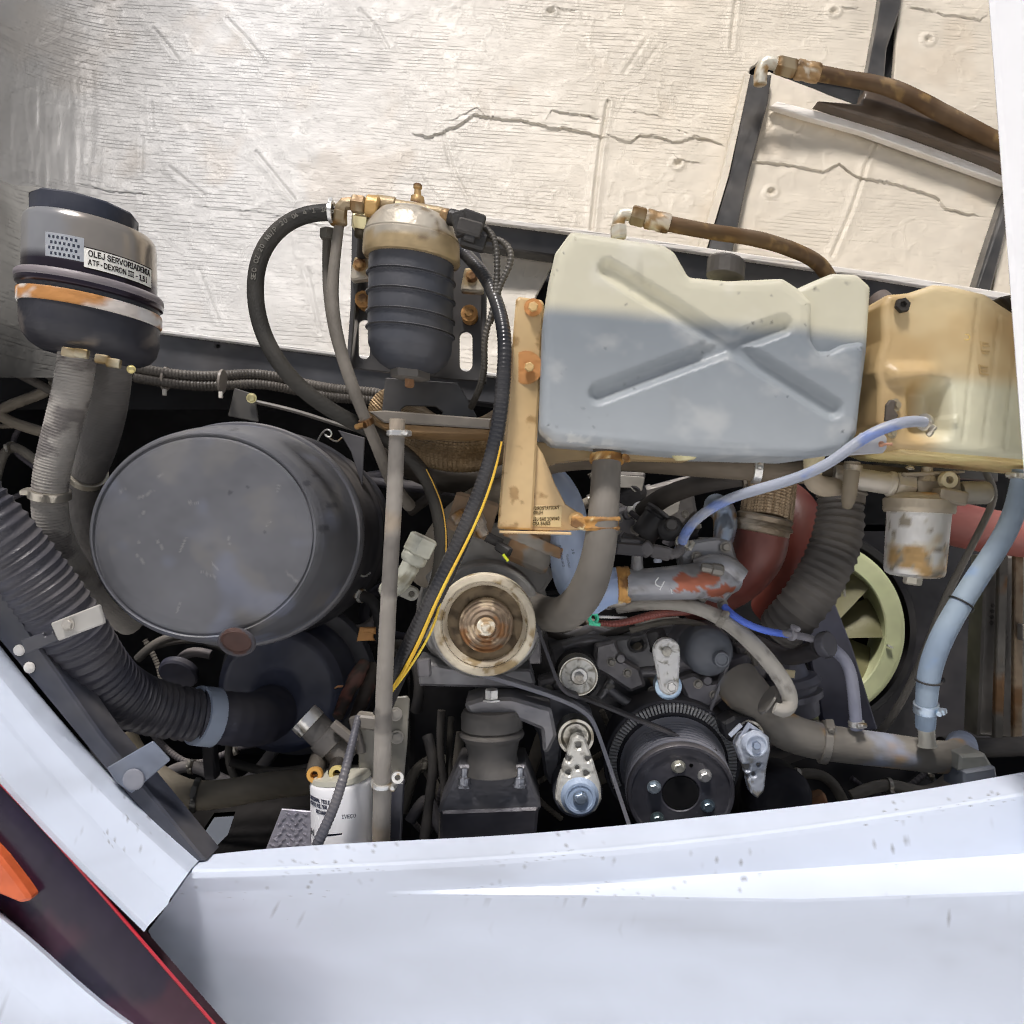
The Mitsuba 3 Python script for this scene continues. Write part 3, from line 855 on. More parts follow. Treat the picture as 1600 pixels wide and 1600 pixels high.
def rez(prof, n=64, **kw):
    return lathe(rc, AX, [(zz(y), r * u * 0.93) for y, r in prof][::-1], n, shear=SH, **kw)


def band_look(v, n):
    lv = (v - EYE) @ RM
    z = lv[:, 2] - rc[2] + SH * (lv[:, 0] - rc[0])
    a = np.degrees(np.arctan2(lv[:, 0] - rc[0], -(lv[:, 1] - rc[1])))
    w = meshkit.fbm(v * 30, 3)
    grey = C('#b4b3b2')[None] * (0.85 + 0.3 * w)[:, None]
    t = sm(-12, 30, a + 40 * (w - 0.5))[:, None]
    body = grey * (1 - 0.5 * t) + C('#a08e72')[None] * 0.5 * t
    oil = C('#3a333c')[None] * (0.8 + 0.4 * w)[:, None]
    k = sm(zz(428), zz(421), z)[:, None]
    return oil * (1 - k) + body * k


part(rs, 'body', rez([(352, 60), (356, 96), (362, 101), (372, 103), (440, 104), (452, 104), (455, 112), (460, 114), (465, 113), (468, 107), (478, 106), (520, 106), (536, 103), (548, 94), (556, 80), (558, 0)]),
     'dull_chrome', band_look)
part(rs, 'bowl', rez([(466, 100), (467, 108.5), (475, 108), (505, 108), (525, 107), (541, 102), (552, 92), (559, 78), (561, 0)]), 'plastic', look('#2a2b31', var=0.25, dust=0.15, patch=[('#4c4846', 0.2, 20)]))
cap_c = P(133, 352, RD - 0.01)
cp = thing_cap = part(rs, 'cap', lathe(cap_c, AX, [(-10 * u, 66 * u), (-10 * u, 72 * u), (-8 * u, 76 * u), (26 * u, 77 * u), (29 * u, 74 * u), (30 * u, 0)], 10, shear=SH, phase=0.2), 'plastic', look('#2f323b', var=0.2, dust=0.2))
part(rs, 'neck', lathe(cap_c, AX, [(-24 * u, 66 * u), (-24 * u, 70 * u), (-8 * u, 70 * u), (-8 * u, 60 * u)], 40, shear=SH), 'plastic', RUBD)
band = look('#c9bfb6', var=0.12, dust=0.05, gain=1.1, patch=[('#b08052', 0.55, 15), ('#d8d2ca', 0.3, 40)])
part(rs, 'clamp_band', rez([(474, 106), (474, 110.5), (476, 111.5), (492, 111.5), (494, 110.5), (494, 106)]), 'rust', band, label='rust stained clamp band')
part(rs, 'flange', rez([(445, 104), (446, 111), (449, 114), (455, 115), (460, 112), (461, 104)]), 'plastic', look('#6c676a', dust=0.35))
lab_c = rc
lz = lambda y: zz(y)
R_ = 104.6 * 0.93 * u
part(rs, 'label', round_patch(lab_c, R_, lz(437), lz(408), math.radians(20), math.radians(86), SH), 'plastic', look('#dcd6c2', var=0.08, dust=0.1), label='cream label reading OLEJ SERVORIADENIA')
inkk = look('#2a2826', var=0.1, dust=0)
for i, (tx, y0, y1, w) in enumerate((('OLEJ SERVORIADENIA', 419.5, 8.6, 102), ('ATF-DEXRON III - 1,5 l', 432, 8.0, 94))):
    part(rs, 'lettering', round_text(tx, lab_c, R_ + 0.0002, lz(y0), y1 * u, math.radians(23), SH, width=w * u, bold=True), 'matt', inkk)
for y in (407.5, 437.5):
    part(rs, 'label_edge', round_patch(lab_c, R_ + 0.0004, lz(y + 0.7), lz(y - 0.7), math.radians(20), math.radians(86), SH), 'matt', inkk)
mesh_dots = [round_patch(lab_c, R_ - 0.0002, lz(401 + 8 * r + 2.2), lz(401 + 8 * r - 2.2), math.radians(-10 + 3.8 * c + (1.9 if r % 2 else 0)), math.radians(-8 + 3.8 * c + (1.9 if r % 2 else 0)), SH, n=3) for r in range(4) for c in range(7)]
part(rs, 'perforation', cat(*mesh_dots), 'matt', look('#3c4048', dust=0))
part(rs, 'perforated_sheet', round_patch(lab_c, R_ - 0.0005, lz(430), lz(395), math.radians(-13), math.radians(20), SH), 'bright_metal', look('#cfd2d4', dust=0.1))
for x, y in ((108, 549), (128, 551), (160, 560), (178, 566)):
    part(rs, 'pipe_clip', block(P(x - 10, y, 1.17), P(x + 10, y + 3, 1.17), 0.009, 0.012), 'bright_metal', look('#b5aa92', patch=[('#7d6a4a', 0.4, 60)]))
part(rs, 'bolt', bolt_mesh(205, 577, 1.2, 5, axis=(0.3, -1, 0)), 'bright_metal', look('#c0ad7c'))

h1 = [(122, 548, 1.24), (112, 610, 1.24), (92, 690, 1.25), (78, 765, 1.26), (84, 830, 1.28), (112, 890, 1.32), (155, 935, 1.38), (205, 968, 1.45)]
k = thing('grey_hose', 'front grey textured hose bending from the left reservoir down behind the air filter', 'hose', 'grey hoses below the reservoir')
part(k, 'tube', tube(h1, [29, 29, 28, 27, 27, 27, 27, 26], rib=(0.0042, 0.0009), n=32), 'rubber', GREYHOSE)
clamp(k, h1, [29, 29, 28, 27, 27, 27, 27, 26], (77, 772), 13, look('#a5a095', dust=0.3), screw=(-1, -0.2, 0.2))
h2 = [(178, 560, 1.30), (168, 640, 1.33), (146, 715, 1.36), (128, 760, 1.40), (130, 830, 1.44), (160, 900, 1.5)]
k = thing('grey_hose', 'rear darker grey textured hose hanging straight down from the left reservoir', 'hose', 'grey hoses below the reservoir')
part(k, 'tube', tube(h2, [29, 29, 28, 27, 27, 27], rib=(0.0042, 0.0009), n=32), 'rubber', look('#5d5b59', var=0.2, dust=0.3))
clamp(k, h2, [29, 29, 28, 27, 27, 27], (132, 738), 12, look('#9f9a8d', dust=0.3), screw=(-1, -0.2, 0.2))

for i, (dy, lab) in enumerate(((0, 'upper ribbed cable conduit clipped along the rail behind the filter'), (15, 'lower ribbed cable conduit clipped along the rail behind the filter'))):
    k = thing('cable_conduit', lab, 'cable conduit', 'ribbed conduits along the rail')
    part(k, 'tube', tube([(212, 575 + dy, 1.42), (260, 583 + dy, 1.42), (330, 588 + dy, 1.45), (400, 585 + dy, 1.48), (470, 598 + dy * 0.9, 1.5), (540, 610 + dy * .8, 1.5), (600, 618 + dy * 0.8, 1.5), (640, 640 + dy, 1.5)], [8.5, 8.5, 9, 8.5, 8.5, 9, 9, 9], rib=(0.0052, 0.0014), n=14), 'plastic', look('#4a4743', dust=0.35))
    for x, y in ((257, 584), (345, 588)):
        if i == 0:
            part(k, 'cable_tie', lathe(P(x, y + 8, 1.43), (1, 0, -0.1), [(0, 0.018), (0, 0.0195), (0.004, 0.0195), (0.004, 0.018)], 20), 'plastic', look('#77716a', dust=0.3))
            part(k, 'cable_tie_head', block(P(x, y + 24, 1.41), P(x, y + 34, 1.41), 0.006, 0.006), 'plastic', look('#b5b0a6'))

# ---- air filter housing
af = thing('air_filter_housing', 'big dusty grey drum of the air filter with a round front cover', 'air filter')
FC, FU = P(318, 836, 1.20), K * 1.20
AXF = np.array([0.02, 0.985, -0.02])


def blot(v, n):
    lv = (v - EYE) @ RM
    w = meshkit.fbm(v * 11, 4, seed=31)
    w2 = meshkit.fbm(v * 45, 3, seed=5)
    col = C('#56575b')[None] * (0.70 + 0.5 * w + 0.25 * w2)[:, None]
    t = sm(0.54, 0.70, meshkit.fbm(v * 15, 4, seed=11))[:, None] * 0.25
    col = col * (1 - t) + C('#79756c')[None] * t
    t = sm(0.55, 0.66, meshkit.fbm(v * 12, 3, seed=77))[:, None] * 0.45
    col = col * (1 - t) + C('#6a7082')[None] * t
    for px, py, r in ((505, 722, 5), (482, 740, 4), (478, 755, 5), (508, 790, 6), (503, 826, 7), (355, 668, 5), (388, 761, 3), (360, 770, 4), (414, 830, 2.5), (415, 852, 2.5)):
        X, Z = (px - 800) / 1600, (800 - py) / 1600
        d = np.hypot(lv[:, 0] - (px - 800) * FU, lv[:, 2] - (800 - py) * FU) / FU
        t = (1 - sm(r * 0.75, r, d))[:, None] * (lv[:, 1] < 1.30)[:, None] * 0.6
        col = col * (1 - t) + C('#33343a')[None] * t
    sc = np.random.default_rng(8)
    for _ in range(16):
        a = np.array([sc.uniform(190, 460), sc.uniform(720, 960)])
        b = a + sc.uniform(8, 30) * np.array([math.cos(q := sc.uniform(0, 6.3)), math.sin(q)])
        t = (1 - sm(0.6, 1.6, seg_dist(lv[:, 0] / FU + 800, 800 - lv[:, 2] / FU, [tuple(a), tuple(b)])))[:, None] * (lv[:, 1] < 1.21)[:, None] * 0.22
        col = col * (1 - t) + C('#a5a39d')[None] * t
    return col


part(af, 'cover', lathe(FC, AXF, [(-0.002 - 0.000, 0), (-0.0035, 60 * FU), (-0.002, 150 * FU), (0, 168 * FU), (0.001, 171 * FU), (0.0035, 172 * FU), (0.0035, 174.5 * FU), (-0.001, 175 * FU), (-0.002, 177 * FU), (0.002, 181 * FU), (0.012, 187 * FU), (0.05, 197 * FU), (0.10, 207 * FU), (0.135, 212 * FU)], 120, squash=0.90), 'plastic', blot, fine=0.006)
part(af, 'rim', lathe(FC, AXF, [(0.133, 205 * FU), (0.134, 216 * FU), (0.140, 219 * FU), (0.158, 219 * FU), (0.163, 214 * FU), (0.164, 205 * FU)], 100, squash=0.90), 'plastic', look('#57585c', dust=0.3))
part(af, 'drum', lathe(FC, AXF, [(0.164, 205 * FU), (0.19, 214 * FU), (0.30, 218 * FU), (0.305, 223 * FU), (0.315, 223 * FU), (0.32, 218 * FU), (0.46, 214 * FU), (0.5, 180 * FU), (0.5, 0)], 100, squash=0.90), 'plastic', look('#38383b', dust=0.3))
part(af, 'drain_plug', lathe(P(371, 1001, 1.185), (0.05, -0.8, -0.6), [(0, 28 * FU), (0.004, 29 * FU), (0.007, 26.5 * FU), (0.005, 23 * FU), (0.002, 21 * FU), (0.003, 0)], 40), 'rubber', lambda v, n: np.where((np.hypot(*(((v - EYE) @ RM) - P(371, 1001, 1.185))[:, [0, 2]].T) < 22.5 * FU)[:, None], C('#4d3832')[None], C('#48464a')[None]) * (0.8 + 0.4 * meshkit.fbm(v * 60, 2))[:, None], label='brown rubber drain plug', fine=0.004)
for (x, y, d) in ((512, 678, 1.40), (556, 889, 1.42)):
    k = part(af, 'spring_clip', tube([(x - 16, y + 12, d + .02), (x - 8, y - 2, d), (x + 2, y - 6, d - .01), (x + 6, y + 1, d - .01), (x, y + 5, d - .01), (x - 4, y + 1, d - .01), (x + 8, y + 10, d), (x + 22, y + 6, d + .02)], 1.4, n=8, step=0.002), 'bright_metal', STEEL)
part(af, 'bracket', plate([(366, 606), (398, 616), (404, 660), (356, 650)], 1.46, 0.004, rnd=2), 'paint', look('#4d4c4a', dust=0.3), fine=0.01)
part(af, 'bolt', bolt_mesh(393, 622, 1.45, 6), 'bright_metal', look('#c9b98a'))
part(af, 'strap', tube([(400, 628, 1.46), (470, 645, 1.46), (530, 664, 1.46), (575, 676, 1.46)], 3.5, n=8), 'paint', look('#5d5b57', dust=0.3))
part(af, 'tab', plate([(528, 672), (570, 684), (566, 760), (548, 706)], 1.45, 0.004), 'paint', look('#47474a', dust=0.35), fine=0.01)

# ---- corrugated intake duct
du = [(-60, 770, 1.10), (0, 838, 1.12), (60, 912, 1.15), (112, 985, 1.18), (148, 1042, 1.22), (190, 1084, 1.27), (250, 1108, 1.32), (310, 1118, 1.36), (370, 1124, 1.4), (410, 1132, 1.44)]
k = thing('intake_duct', 'black corrugated air duct sweeping from the left edge under the air filter', 'air duct')
part(k, 'tube', tube(du[:8], [54, 54, 54, 53, 51, 48, 44, 41], rib=(0.0125, 0.0034), n=48), 'plastic', look('#3a3a40', var=0.25, dust=0.2))
part(k, 'elbow', tube([du[7], (345, 1121, 1.38), (380, 1124, 1.41), (412, 1120, 1.46), (430, 1104, 1.52)], [43, 42, 42, 42, 42], n=36, rib=(0.022, 0.001)), 'plastic', look('#3a3b44', dust=0.2))
c_, w_, s_ = spline(du, 0.003)
part(k, 'band', tube([(307, 1117.5, 1.355), (320, 1119, 1.365), (334, 1120.5, 1.375)], 46, n=40), 'plastic', look('#8e98a6', var=0.1, dust=0.1), label='pale grey band')
st = thing('duct_strap', 'grey metal strap with a bolt holding the corrugated air duct', 'bracket')
part(st, 'plate', plate([(78, 974), (155, 944), (164, 974), (90, 1002)], lambda x, y: 1.075 + 0.0002 * (x - 78), 0.004, rnd=3, bevel=0.0015), 'paint', look('#8c8b87', var=0.2, dust=0.35), fine=0.006)
part(st, 'bolt', bolt_mesh(106, 976, 1.075, 8, axis=(-0.1, -1, 0.1)), 'cast_metal', look('#8d8a84', dust=0.2))
part(st, 'arm', plate([(32, 1000), (80, 984), (92, 1000), (40, 1022)], 1.085, 0.006, rnd=2, holes=[[(68, 990), (78, 987), (80, 991), (70, 995)]]), 'paint', look('#3c3d42', dust=0.3), fine=0.006)

ch = thing('frame_channel', 'dark steel channel with pale rivets along the inner edge of the left pillar', 'frame')
part(ch, 'web', plate([(-60, 850), (0, 912), (60, 1008), (160, 1150), (235, 1240), (322, 1346), (296, 1350), (200, 1245), (60, 1075), (-60, 930)], 1.145, 0.05, bevel=0.003), 'paint', look('#3b3d44', dust=0.25), fine=0.012)
for x, y in ((30, 1016), (46, 1043)):
    part(ch, 'rivet', lathe(P(x, y, 1.144), (0, -1, 0), [(0, 0.0075), (0.0015, 0.007), (0.003, 0.005), (0.0036, 0)], 20), 'plastic', look('#b9b6b0', dust=0.1))
k = solo('rough_hose', 'dark rough hose running down beside the left frame channel', 'hose', tube([(-20, 860, 1.22), (50, 960, 1.24), (110, 1070, 1.26), (150, 1140, 1.28), (175, 1200, 1.3)], 20, rib=(0.004, 0.0008)), 'rubber', look('#35353a', dust=0.2))
gp = thing('corner_gusset', 'small grey sheet gusset at the foot of the frame channel', 'bracket')
part(gp, 'plate', plate([(166, 1200), (238, 1158), (266, 1188), (226, 1222), (205, 1240), (180, 1222)], 1.135, 0.003, rnd=3), 'gloss', look('#5d636e', var=0.25, dust=0.25), fine=0.006)
part(gp, 'boss', lathe(P(209, 1218, 1.133), (0, -1, 0), [(0, 0.014), (0.002, 0.0135), (0.003, 0.011), (0.0022, 0)], 28), 'gloss', look('#6b6d74', dust=0.25))
ph = [(186, 1150, 1.42), (205, 1185, 1.42), (238, 1215, 1.42), (290, 1240, 1.43), (350, 1240, 1.44), (420, 1228, 1.46), (480, 1222, 1.5)]
k = thing('coolant_hose', 'brownish grey hose low in the left corner above the bumper', 'hose')
part(k, 'tube', tube(ph, [26, 26, 25, 23, 22, 21, 20], n=24), 'rubber', look('#6a6458', var=0.3, dust=0.3))
clamp(k, ph, [26, 26, 25, 23, 22, 21, 20], (305, 1240), 9, look('#5a5a58'), screw=(0, -1, 0.5))

# ---- lower canister (dry air box) and clutter under the air filter
ab = thing('pre_cleaner', 'dark blue black round air box under the air filter, joined by the duct elbow', 'air box')
part(ab, 'drum', disc(436, 1080, 1.5, [(0, 0), (-8, 40), (-2, 88), (10, 100), (60, 106), (140, 106)], 64, axis=(0.05, 1, 0.03)), 'plastic', look('#363a48', var=0.3, f=12, dust=0.2))
part(ab, 'flange', disc(463, 1062, 1.58, [(0, 96), (0, 118), (10, 121), (26, 121), (26, 96)], 64), 'plastic', look('#3a3b40', dust=0.2))
for x, y in ((484, 1008), (512, 1035), (380, 1012), (365, 1012)):
    part(ab, 'rivet', lathe(P(x, y, 1.562 if x > 450 else 1.5), (0, -1, 0), [(0, 0.004), (0.002, 0.0036), (0.003, 0)], 12), 'plastic', look('#b8b8bb', dust=0))
part(ab, 'lug', plate([(458, 1006), (472, 985), (505, 1000), (535, 1035), (540, 1075), (525, 1065), (505, 1030)], 1.565, 0.02, rnd=3), 'plastic', look('#35363b', dust=0.3), fine=0.012)
solo('pressure_disc', 'flat dark round disc half hidden below the air filter', 'lid', disc(277, 1056, 1.62, [(0, 0), (0, 28), (3, 31), (12, 31)], 40, axis=(0.1, 1, 0.75)), 'plastic', look('#3a3b44', dust=0.3))
k = thing('hose_coupling', 'chrome banded hose coupling right of the dark air box', 'coupling')
part(k, 'body', canister(486, 1130, 545, 1188, 1.30, [(0, 20), (0.05, 24), (0.3, 24), (0.32, 27), (0.6, 30), (0.62, 24), (1, 26)], n=32), 'plastic', look('#4e4c4a', var=0.3, dust=0.35))
part(k, 'band', canister(474, 1120, 488, 1133, 1.292, [(0, 22), (0.02, 25.5), (0.98, 26), (1, 23)], n=32), 'bright_metal', look('#d2cfc8', dust=0.05, patch=[('#6a675f', 0.25, 90)]))
part(k, 'lever', block(P(520, 1130, 1.27), P(556, 1160, 1.27), 0.014, 0.012), 'plastic', look('#5b5753', dust=0.4))
part(k, 'lever', block(P(552, 1120, 1.28), P(566, 1176, 1.28), 0.016, 0.012), 'plastic', look('#4b4845', dust=0.4))
part(k, 'outlet', tube([(540, 1180, 1.31), (528, 1200, 1.32), (500, 1208, 1.32)], 13, n=20), 'rubber', look('#34322f', dust=0.3))
for i, q in enumerate(([(570, 1035, 1.42), (556, 1060, 1.40), (538, 1095, 1.38), (528, 1120, 1.36)], [(584, 1038, 1.44), (575, 1070, 1.42), (562, 1105, 1.40), (552, 1130, 1.38)])):
    solo('wiring_sleeve', ('frayed dark wiring sleeve hanging left of the grey pipe, nearer the air box', 'second dark wiring sleeve hanging left of the grey pipe, nearer the pipe')[i], 'cable', tube(q, [8, 12, 11, 9], wob=0.5), 'rubber', look('#39332f', var=0.5, dust=0.3, patch=[('#5c3f38', 0.3, 60)]))
solo('copper_end', 'bare copper wire end beside the dark wiring sleeve', 'wire', tube([(522, 1076, 1.37), (530, 1072, 1.37), (536, 1072, 1.37)], [0.8, 2.2, 1.6], n=8), 'bright_metal', look('#c58a66', dust=0))
k = solo('tan_tab', 'small tan metal tab left of the tall grey pipe', 'bracket', cat(plate([(562, 980), (587, 980), (587, 991), (583, 991), (583, 997), (586, 1001), (557, 1002)], 1.42, 0.004), block(P(568, 984, 1.41), P(586, 985, 1.41), 0.008, 0.008)), 'rust', look('#a47c52', var=0.2, dust=0.1))
el = [(535, 925, 1.50), (560, 930, 1.49), (580, 938, 1.48), (592, 965, 1.48), (594, 1000, 1.5)]
k = thing('vent_hose', 'small black elbow hose with a shiny clip behind the tall grey pipe', 'hose')
part(k, 'tube', tube(el, 9, n=16), 'rubber', RUBD)
clamp(k, el, 9, (564, 931), 6, STEEL, screw=(0, -1, 0.4))
for i, (q, r, lab) in enumerate((([(380, 960, 1.75), (330, 985, 1.7), (255, 1000, 1.66), (215, 1030, 1.66)], 7, 'thin dark pipe behind the lower edge of the air filter'),
                                 ([(240, 1010, 1.7), (300, 1000, 1.7), (370, 1030, 1.7), (380, 1060, 1.72)], 6, 'thin dark pipe crossing left of the round dark air box'),
                                 ([(360, 1190, 1.55), (420, 1205, 1.55), (500, 1195, 1.52), (545, 1180, 1.5)], 7, 'dark hose curving below the round dark air box'),
                                 ([(360, 1150, 1.6), (358, 1190, 1.6), (372, 1225, 1.58)], 6, 'dark hose dropping below the duct elbow'))):
    solo('dark_pipe', lab, 'pipe', tube(q, r, n=12), 'rubber', look('#3b3a38', dust=0.35))
for q, lab in ((((-20, 560, 1.7), (60, 600, 1.7), (130, 640, 1.72)), 'thin dark cable in the gloom left of the grey hoses, upper'), (((-20, 590, 1.7), (50, 570, 1.7), (100, 620, 1.72), (108, 700, 1.74)), 'thin dark cable in the gloom left of the grey hoses, lower')):
    solo('dark_cable', lab, 'cable', tube(q, 7, n=10), 'rubber', look('#3e3c3a', dust=0.4))
solo('support_leg', 'dark upright support leg below the duct elbow', 'bracket', block(P(327, 1155, 1.5), P(332, 1215, 1.5), 0.026, 0.02), 'paint', look('#39393d', dust=0.3), fine=0.012)

# ---------------------------------------------------------------- centre: fuel filter on its bracket, hoses round it
fb = thing('filter_bracket', 'black slotted steel bracket holding the ribbed black filter', 'bracket')
BK = look('#3f3f40', var=0.25, dust=0.3)
SLOT = lambda x, y, w, h: [(x - w / 2 + w / 2 * (1 - math.cos(t)), y + (h / 2 - w / 2) * (1 if math.sin(t) >= 0 else -1) + w / 2 * math.sin(t)) for t in ()] or [(x + w / 2 * math.cos(t), y + (1 if math.sin(t) > 0 else -1) * (h / 2 - w / 2) + w / 2 * math.sin(t)) for t in np.linspace(0.01, 2 * math.pi - 0.05, 20)]
part(fb, 'back_plate', plate([(550, 350), (578, 345), (740, 370), (758, 420), (752, 596), (700, 592), (545, 575)], 1.36, 0.006, holes=[SLOT(569, 530, 18, 62), SLOT(728, 549, 20, 62)], rnd=4), 'paint', BK, fine=0.01)
for pl in ([(552, 410), (562, 405), (548, 572), (541, 566)], [(752, 440), (760, 436), (759, 596), (751, 592)]):
    part(fb, 'flange', plate(pl, 1.33, 0.035, bevel=0.002), 'paint', BK, fine=0.012)
part(fb, 'apron', plate([(602, 590), (716, 598), (746, 652), (596, 648)], 1.34, 0.005, holes=[[(626, 640), (634, 634), (680, 635), (692, 644), (690, 648), (626, 646)]], rnd=2), 'paint', look('#454546', dust=0.35), fine=0.01)
part(fb, 'shelf', cat(*[plate([(575, 643), (600, 641), (768, 654), (766, 670), (600, 660)], 1.21, 0.13, bevel=0.002)]), 'paint', look('#56524c', var=0.3, dust=0.5), fine=0.012)
part(fb, 'shelf_lip', plate([(585, 657), (600, 661), (766, 671), (763, 678), (640, 676), (598, 668)], 1.215, 0.12, bevel=0.001), 'rust', look('#6f5a40', dust=0.3), label='rusty underside lip', fine=0.012)
for x, y, r in ((567, 467, 13), (733, 489, 13)):
    part(fb, 'washer', disc(x, y, 1.33, [(0, 7), (0, r), (4, r + 0.5), (20, r), (30, r)], 28), 'rust', look('#96734c', var=0.35, dust=0.1))
    part(fb, 'bolt', bolt_mesh(x, y, 1.332, 7.5, h=0.8), 'rust', RBOLT)

ff = thing('fuel_filter', 'ribbed black filter with a rust stained silver head', 'fuel filter', None)
FD = 1.23
fu = K * FD
fc = P(643, 400, FD)
fz_ = lambda y: (400 - y) * fu
SHF = 0.10


def fil(prof, n=64, cx=0.0):
    return lathe(fc + [cx * fu, 0, 0], (0.015, 0, 1), [(fz_(y), r * fu) for y, r in prof][::-1], n, shear=SHF)


HEADL = look('#a9a294', var=0.25, dust=0.25, gain=1.25, patch=[('#9c8a6a', 0.42, 13), ('#7a6a54', 0.2, 40)])
part(ff, 'head', fil([(318, 0), (319, 14), (326, 20), (330, 36), (338, 54), (350, 65), (366, 72), (372, 74), (374, 73), (376, 75), (404, 76), (408, 74), (409, 68), (409, 0)]), 'cast_metal', HEADL)
prof = [(402, 66)]
for y in (436, 466, 497, 520):
    prof += [(y - 3, 66.5), (y - 2, 68.5), (y, 69), (y + 2, 68.5), (y + 3, 66)]
prof += [(545, 65), (562, 58), (574, 46), (580, 34), (582, 0)]
part(ff, 'body', fil(prof), 'plastic', look('#3b3d42', var=0.2, dust=0.2))
for y in (436, 466, 497, 520):
    part(ff, 'body_rib', fil([(y - 1.2, 68), (y - 1.2, 69.8), (y + 1.2, 69.8), (y + 1.2, 68)]), 'gloss', RUBD)
part(ff, 'drain_nut', lathe(P(641, 581, FD), (0, 0, 1), [(-12 * fu, 26 * fu), (-10 * fu, 31 * fu), (2 * fu, 31 * fu), (4 * fu, 28 * fu)], 6, shear=SHF, phase=0.5), 'plastic', look('#52504d', dust=0.3))
part(ff, 'drain_screw', lathe(P(640, 598, FD), (0, 0, 1), [(-8 * fu, 5 * fu), (-6 * fu, 8 * fu), (6 * fu, 8 * fu), (8 * fu, 10 * fu)], 6), 'rust', look('#7d6048'))
part(ff, 'vent_stem', fil([(287, 0), (287, 5), (289, 7), (294, 7), (296, 5), (306, 6), (307, 10), (312, 11), (326, 13), (334, 18)], 20, cx=8), 'cast_metal', look('#a58a62', var=0.3, patch=[('#5d4634', 0.5, 40)]))
part(ff, 'cross_pipe', canister(580, 318, 700, 336, 1.22, [(0, 13), (0.08, 15), (0.3, 15), (0.32, 12), (0.9, 11), (1, 9)], n=24), 'cast_metal', look('#8f7f64', var=0.3, dust=0.25))
for x, y, d in ((562, 414, 1.31), (737, 432, 1.31)):
    part(ff, 'mounting_lug', plate([(x - 11, y - 14), (x + 8, y - 14), (x + 14, y + 2), (x + 20, y + 24), (x - 18, y + 22)] if x > 650 else [(x - 8, y - 14), (x + 14, y - 10), (x + 18, y + 20), (x - 16, y + 24), (x - 12, y)], d, 0.02, rnd=4, bevel=0.003), 'cast_metal', HEADL, fine=0.006)
    part(ff, 'bolt', bolt_mesh(x, y, d, 7.5, h=0.9), 'rust', RBOLT)
# fittings at the left of the filter
bf = thing('brass_elbow', 'brass elbow fitting left of the silver filter head', 'fitting')
part(bf, 'elbow', tube([(533, 352, 1.20), (532, 330, 1.20), (536, 320, 1.20), (556, 319, 1.20)], [10, 11, 11, 10], n=8), 'cast_metal', BRASS)
part(bf, 'nut', canister(526, 352, 528, 330, 1.198, [(0, 10), (0.1, 13), (0.9, 13), (1, 11)], n=6), 'cast_metal', BRASS)
part(bf, 'nut', canister(549, 318, 570, 321, 1.20, [(0, 12), (0.1, 14.5), (0.9, 14.5), (1, 12)], n=6), 'cast_metal', BRASS)
part(bf, 'ring', canister(572, 321, 592, 324, 1.205, [(0, 15), (0.1, 17), (0.9, 17), (1, 15)], n=24), 'cast_metal', look('#a88a5c', dust=0.2))
bf = thing('plated_nut', 'plated hexagon union below the brass elbow beside the filter', 'fitting')
part(bf, 'nut', canister(552, 342, 578, 346, 1.23, [(0, 14), (0.1, 18), (0.9, 18), (1, 14)], n=6), 'bright_metal', look('#b9ad88', dust=0.2, patch=[('#6a5c3c', 0.3, 60)]))
part(bf, 'thread', canister(556, 360, 572, 363, 1.235, [(0, 10), (0.2, 12), (0.8, 12), (1, 10)], n=20), 'cast_metal', look('#4a4438'))
part(bf, 'hose_tail', tube([(568, 358, 1.25), (566, 380, 1.28), (565, 402, 1.32)], 8, n=14), 'rubber', RUB)
k = thing('hose_nut', 'dark hexagon nut on the thin hose under the brass elbow', 'fitting')
part(k, 'nut', canister(512, 357, 512, 374, 1.215, [(0, 10), (0.1, 12.5), (0.9, 12.5), (1, 10)], n=6), 'cast_metal', look('#57554f', dust=0.3))

# loop hose and others
lp = [(520, 332, 1.19), (488, 334, 1.19), (445, 352, 1.19), (410, 395, 1.19), (399, 450, 1.19), (408, 510, 1.19), (436, 566, 1.19), (480, 614, 1.2), (530, 648, 1.21), (580, 674, 1.23), (625, 702, 1.26), (658, 735, 1.27), (680, 785, 1.27), (689, 840, 1.27), (684, 900, 1.28), (668, 950, 1.3)]
k = thing('fuel_hose', 'black hose looping wide to the left of the ribbed filter', 'hose', None)
part(k, 'tube', tube(lp, [13, 13, 13, 13, 13, 13, 13, 12.5, 12, 11.5, 11, 11, 10.5, 10.5, 10.5, 10.5], n=20), 'rubber', look('#2e2d2a', var=0.2, dust=0.22))
clamp(k, lp, 13, (515, 332), 7, STEEL, screw=(0, 0.2, 1))
part(k, 'yellow_line', tube([(x + 8, y - 2, d - 0.007) for x, y, d in lp[11:]], 1.1, n=8), 'plastic', look('#bb9442', dust=0.2, gain=1.2), label='thin yellow line')
gh = [(530, 350, 1.205), (524, 400, 1.2), (520, 450, 1.2), (526, 520, 1.19), (546, 590, 1.19), (568, 648, 1.2), (590, 700, 1.23), (612, 752, 1.28), (640, 790, 1.34)]
k = thing('grey_fuel_hose', 'grey hose from the brass elbow down past the ribbed filter', 'hose', None)
part(k, 'tube', tube(gh, [8, 8.5, 9.5, 10, 10, 9, 9.5, 10, 10], n=16), 'rubber', look('#5d5953', dust=0.4))
clamp(k, gh, [8, 8.5, 9.5, 10, 10, 9, 9.5, 10, 10], (572, 658), 11, look('#8d6d44', patch=[('#5d452c', 0.4, 60)]), screw=(-0.5, -1, 0.2))
solo('thin_hose', 'thinner dark hose alongside the grey hose left of the filter', 'hose', tube([(511, 372, 1.22), (510, 420, 1.22), (514, 480, 1.21), (528, 545, 1.20), (548, 600, 1.2), (563, 640, 1.205)], [7, 6.5, 6.5, 6.5, 6.5, 6], n=14), 'rubber', look('#4c4944', dust=0.4))
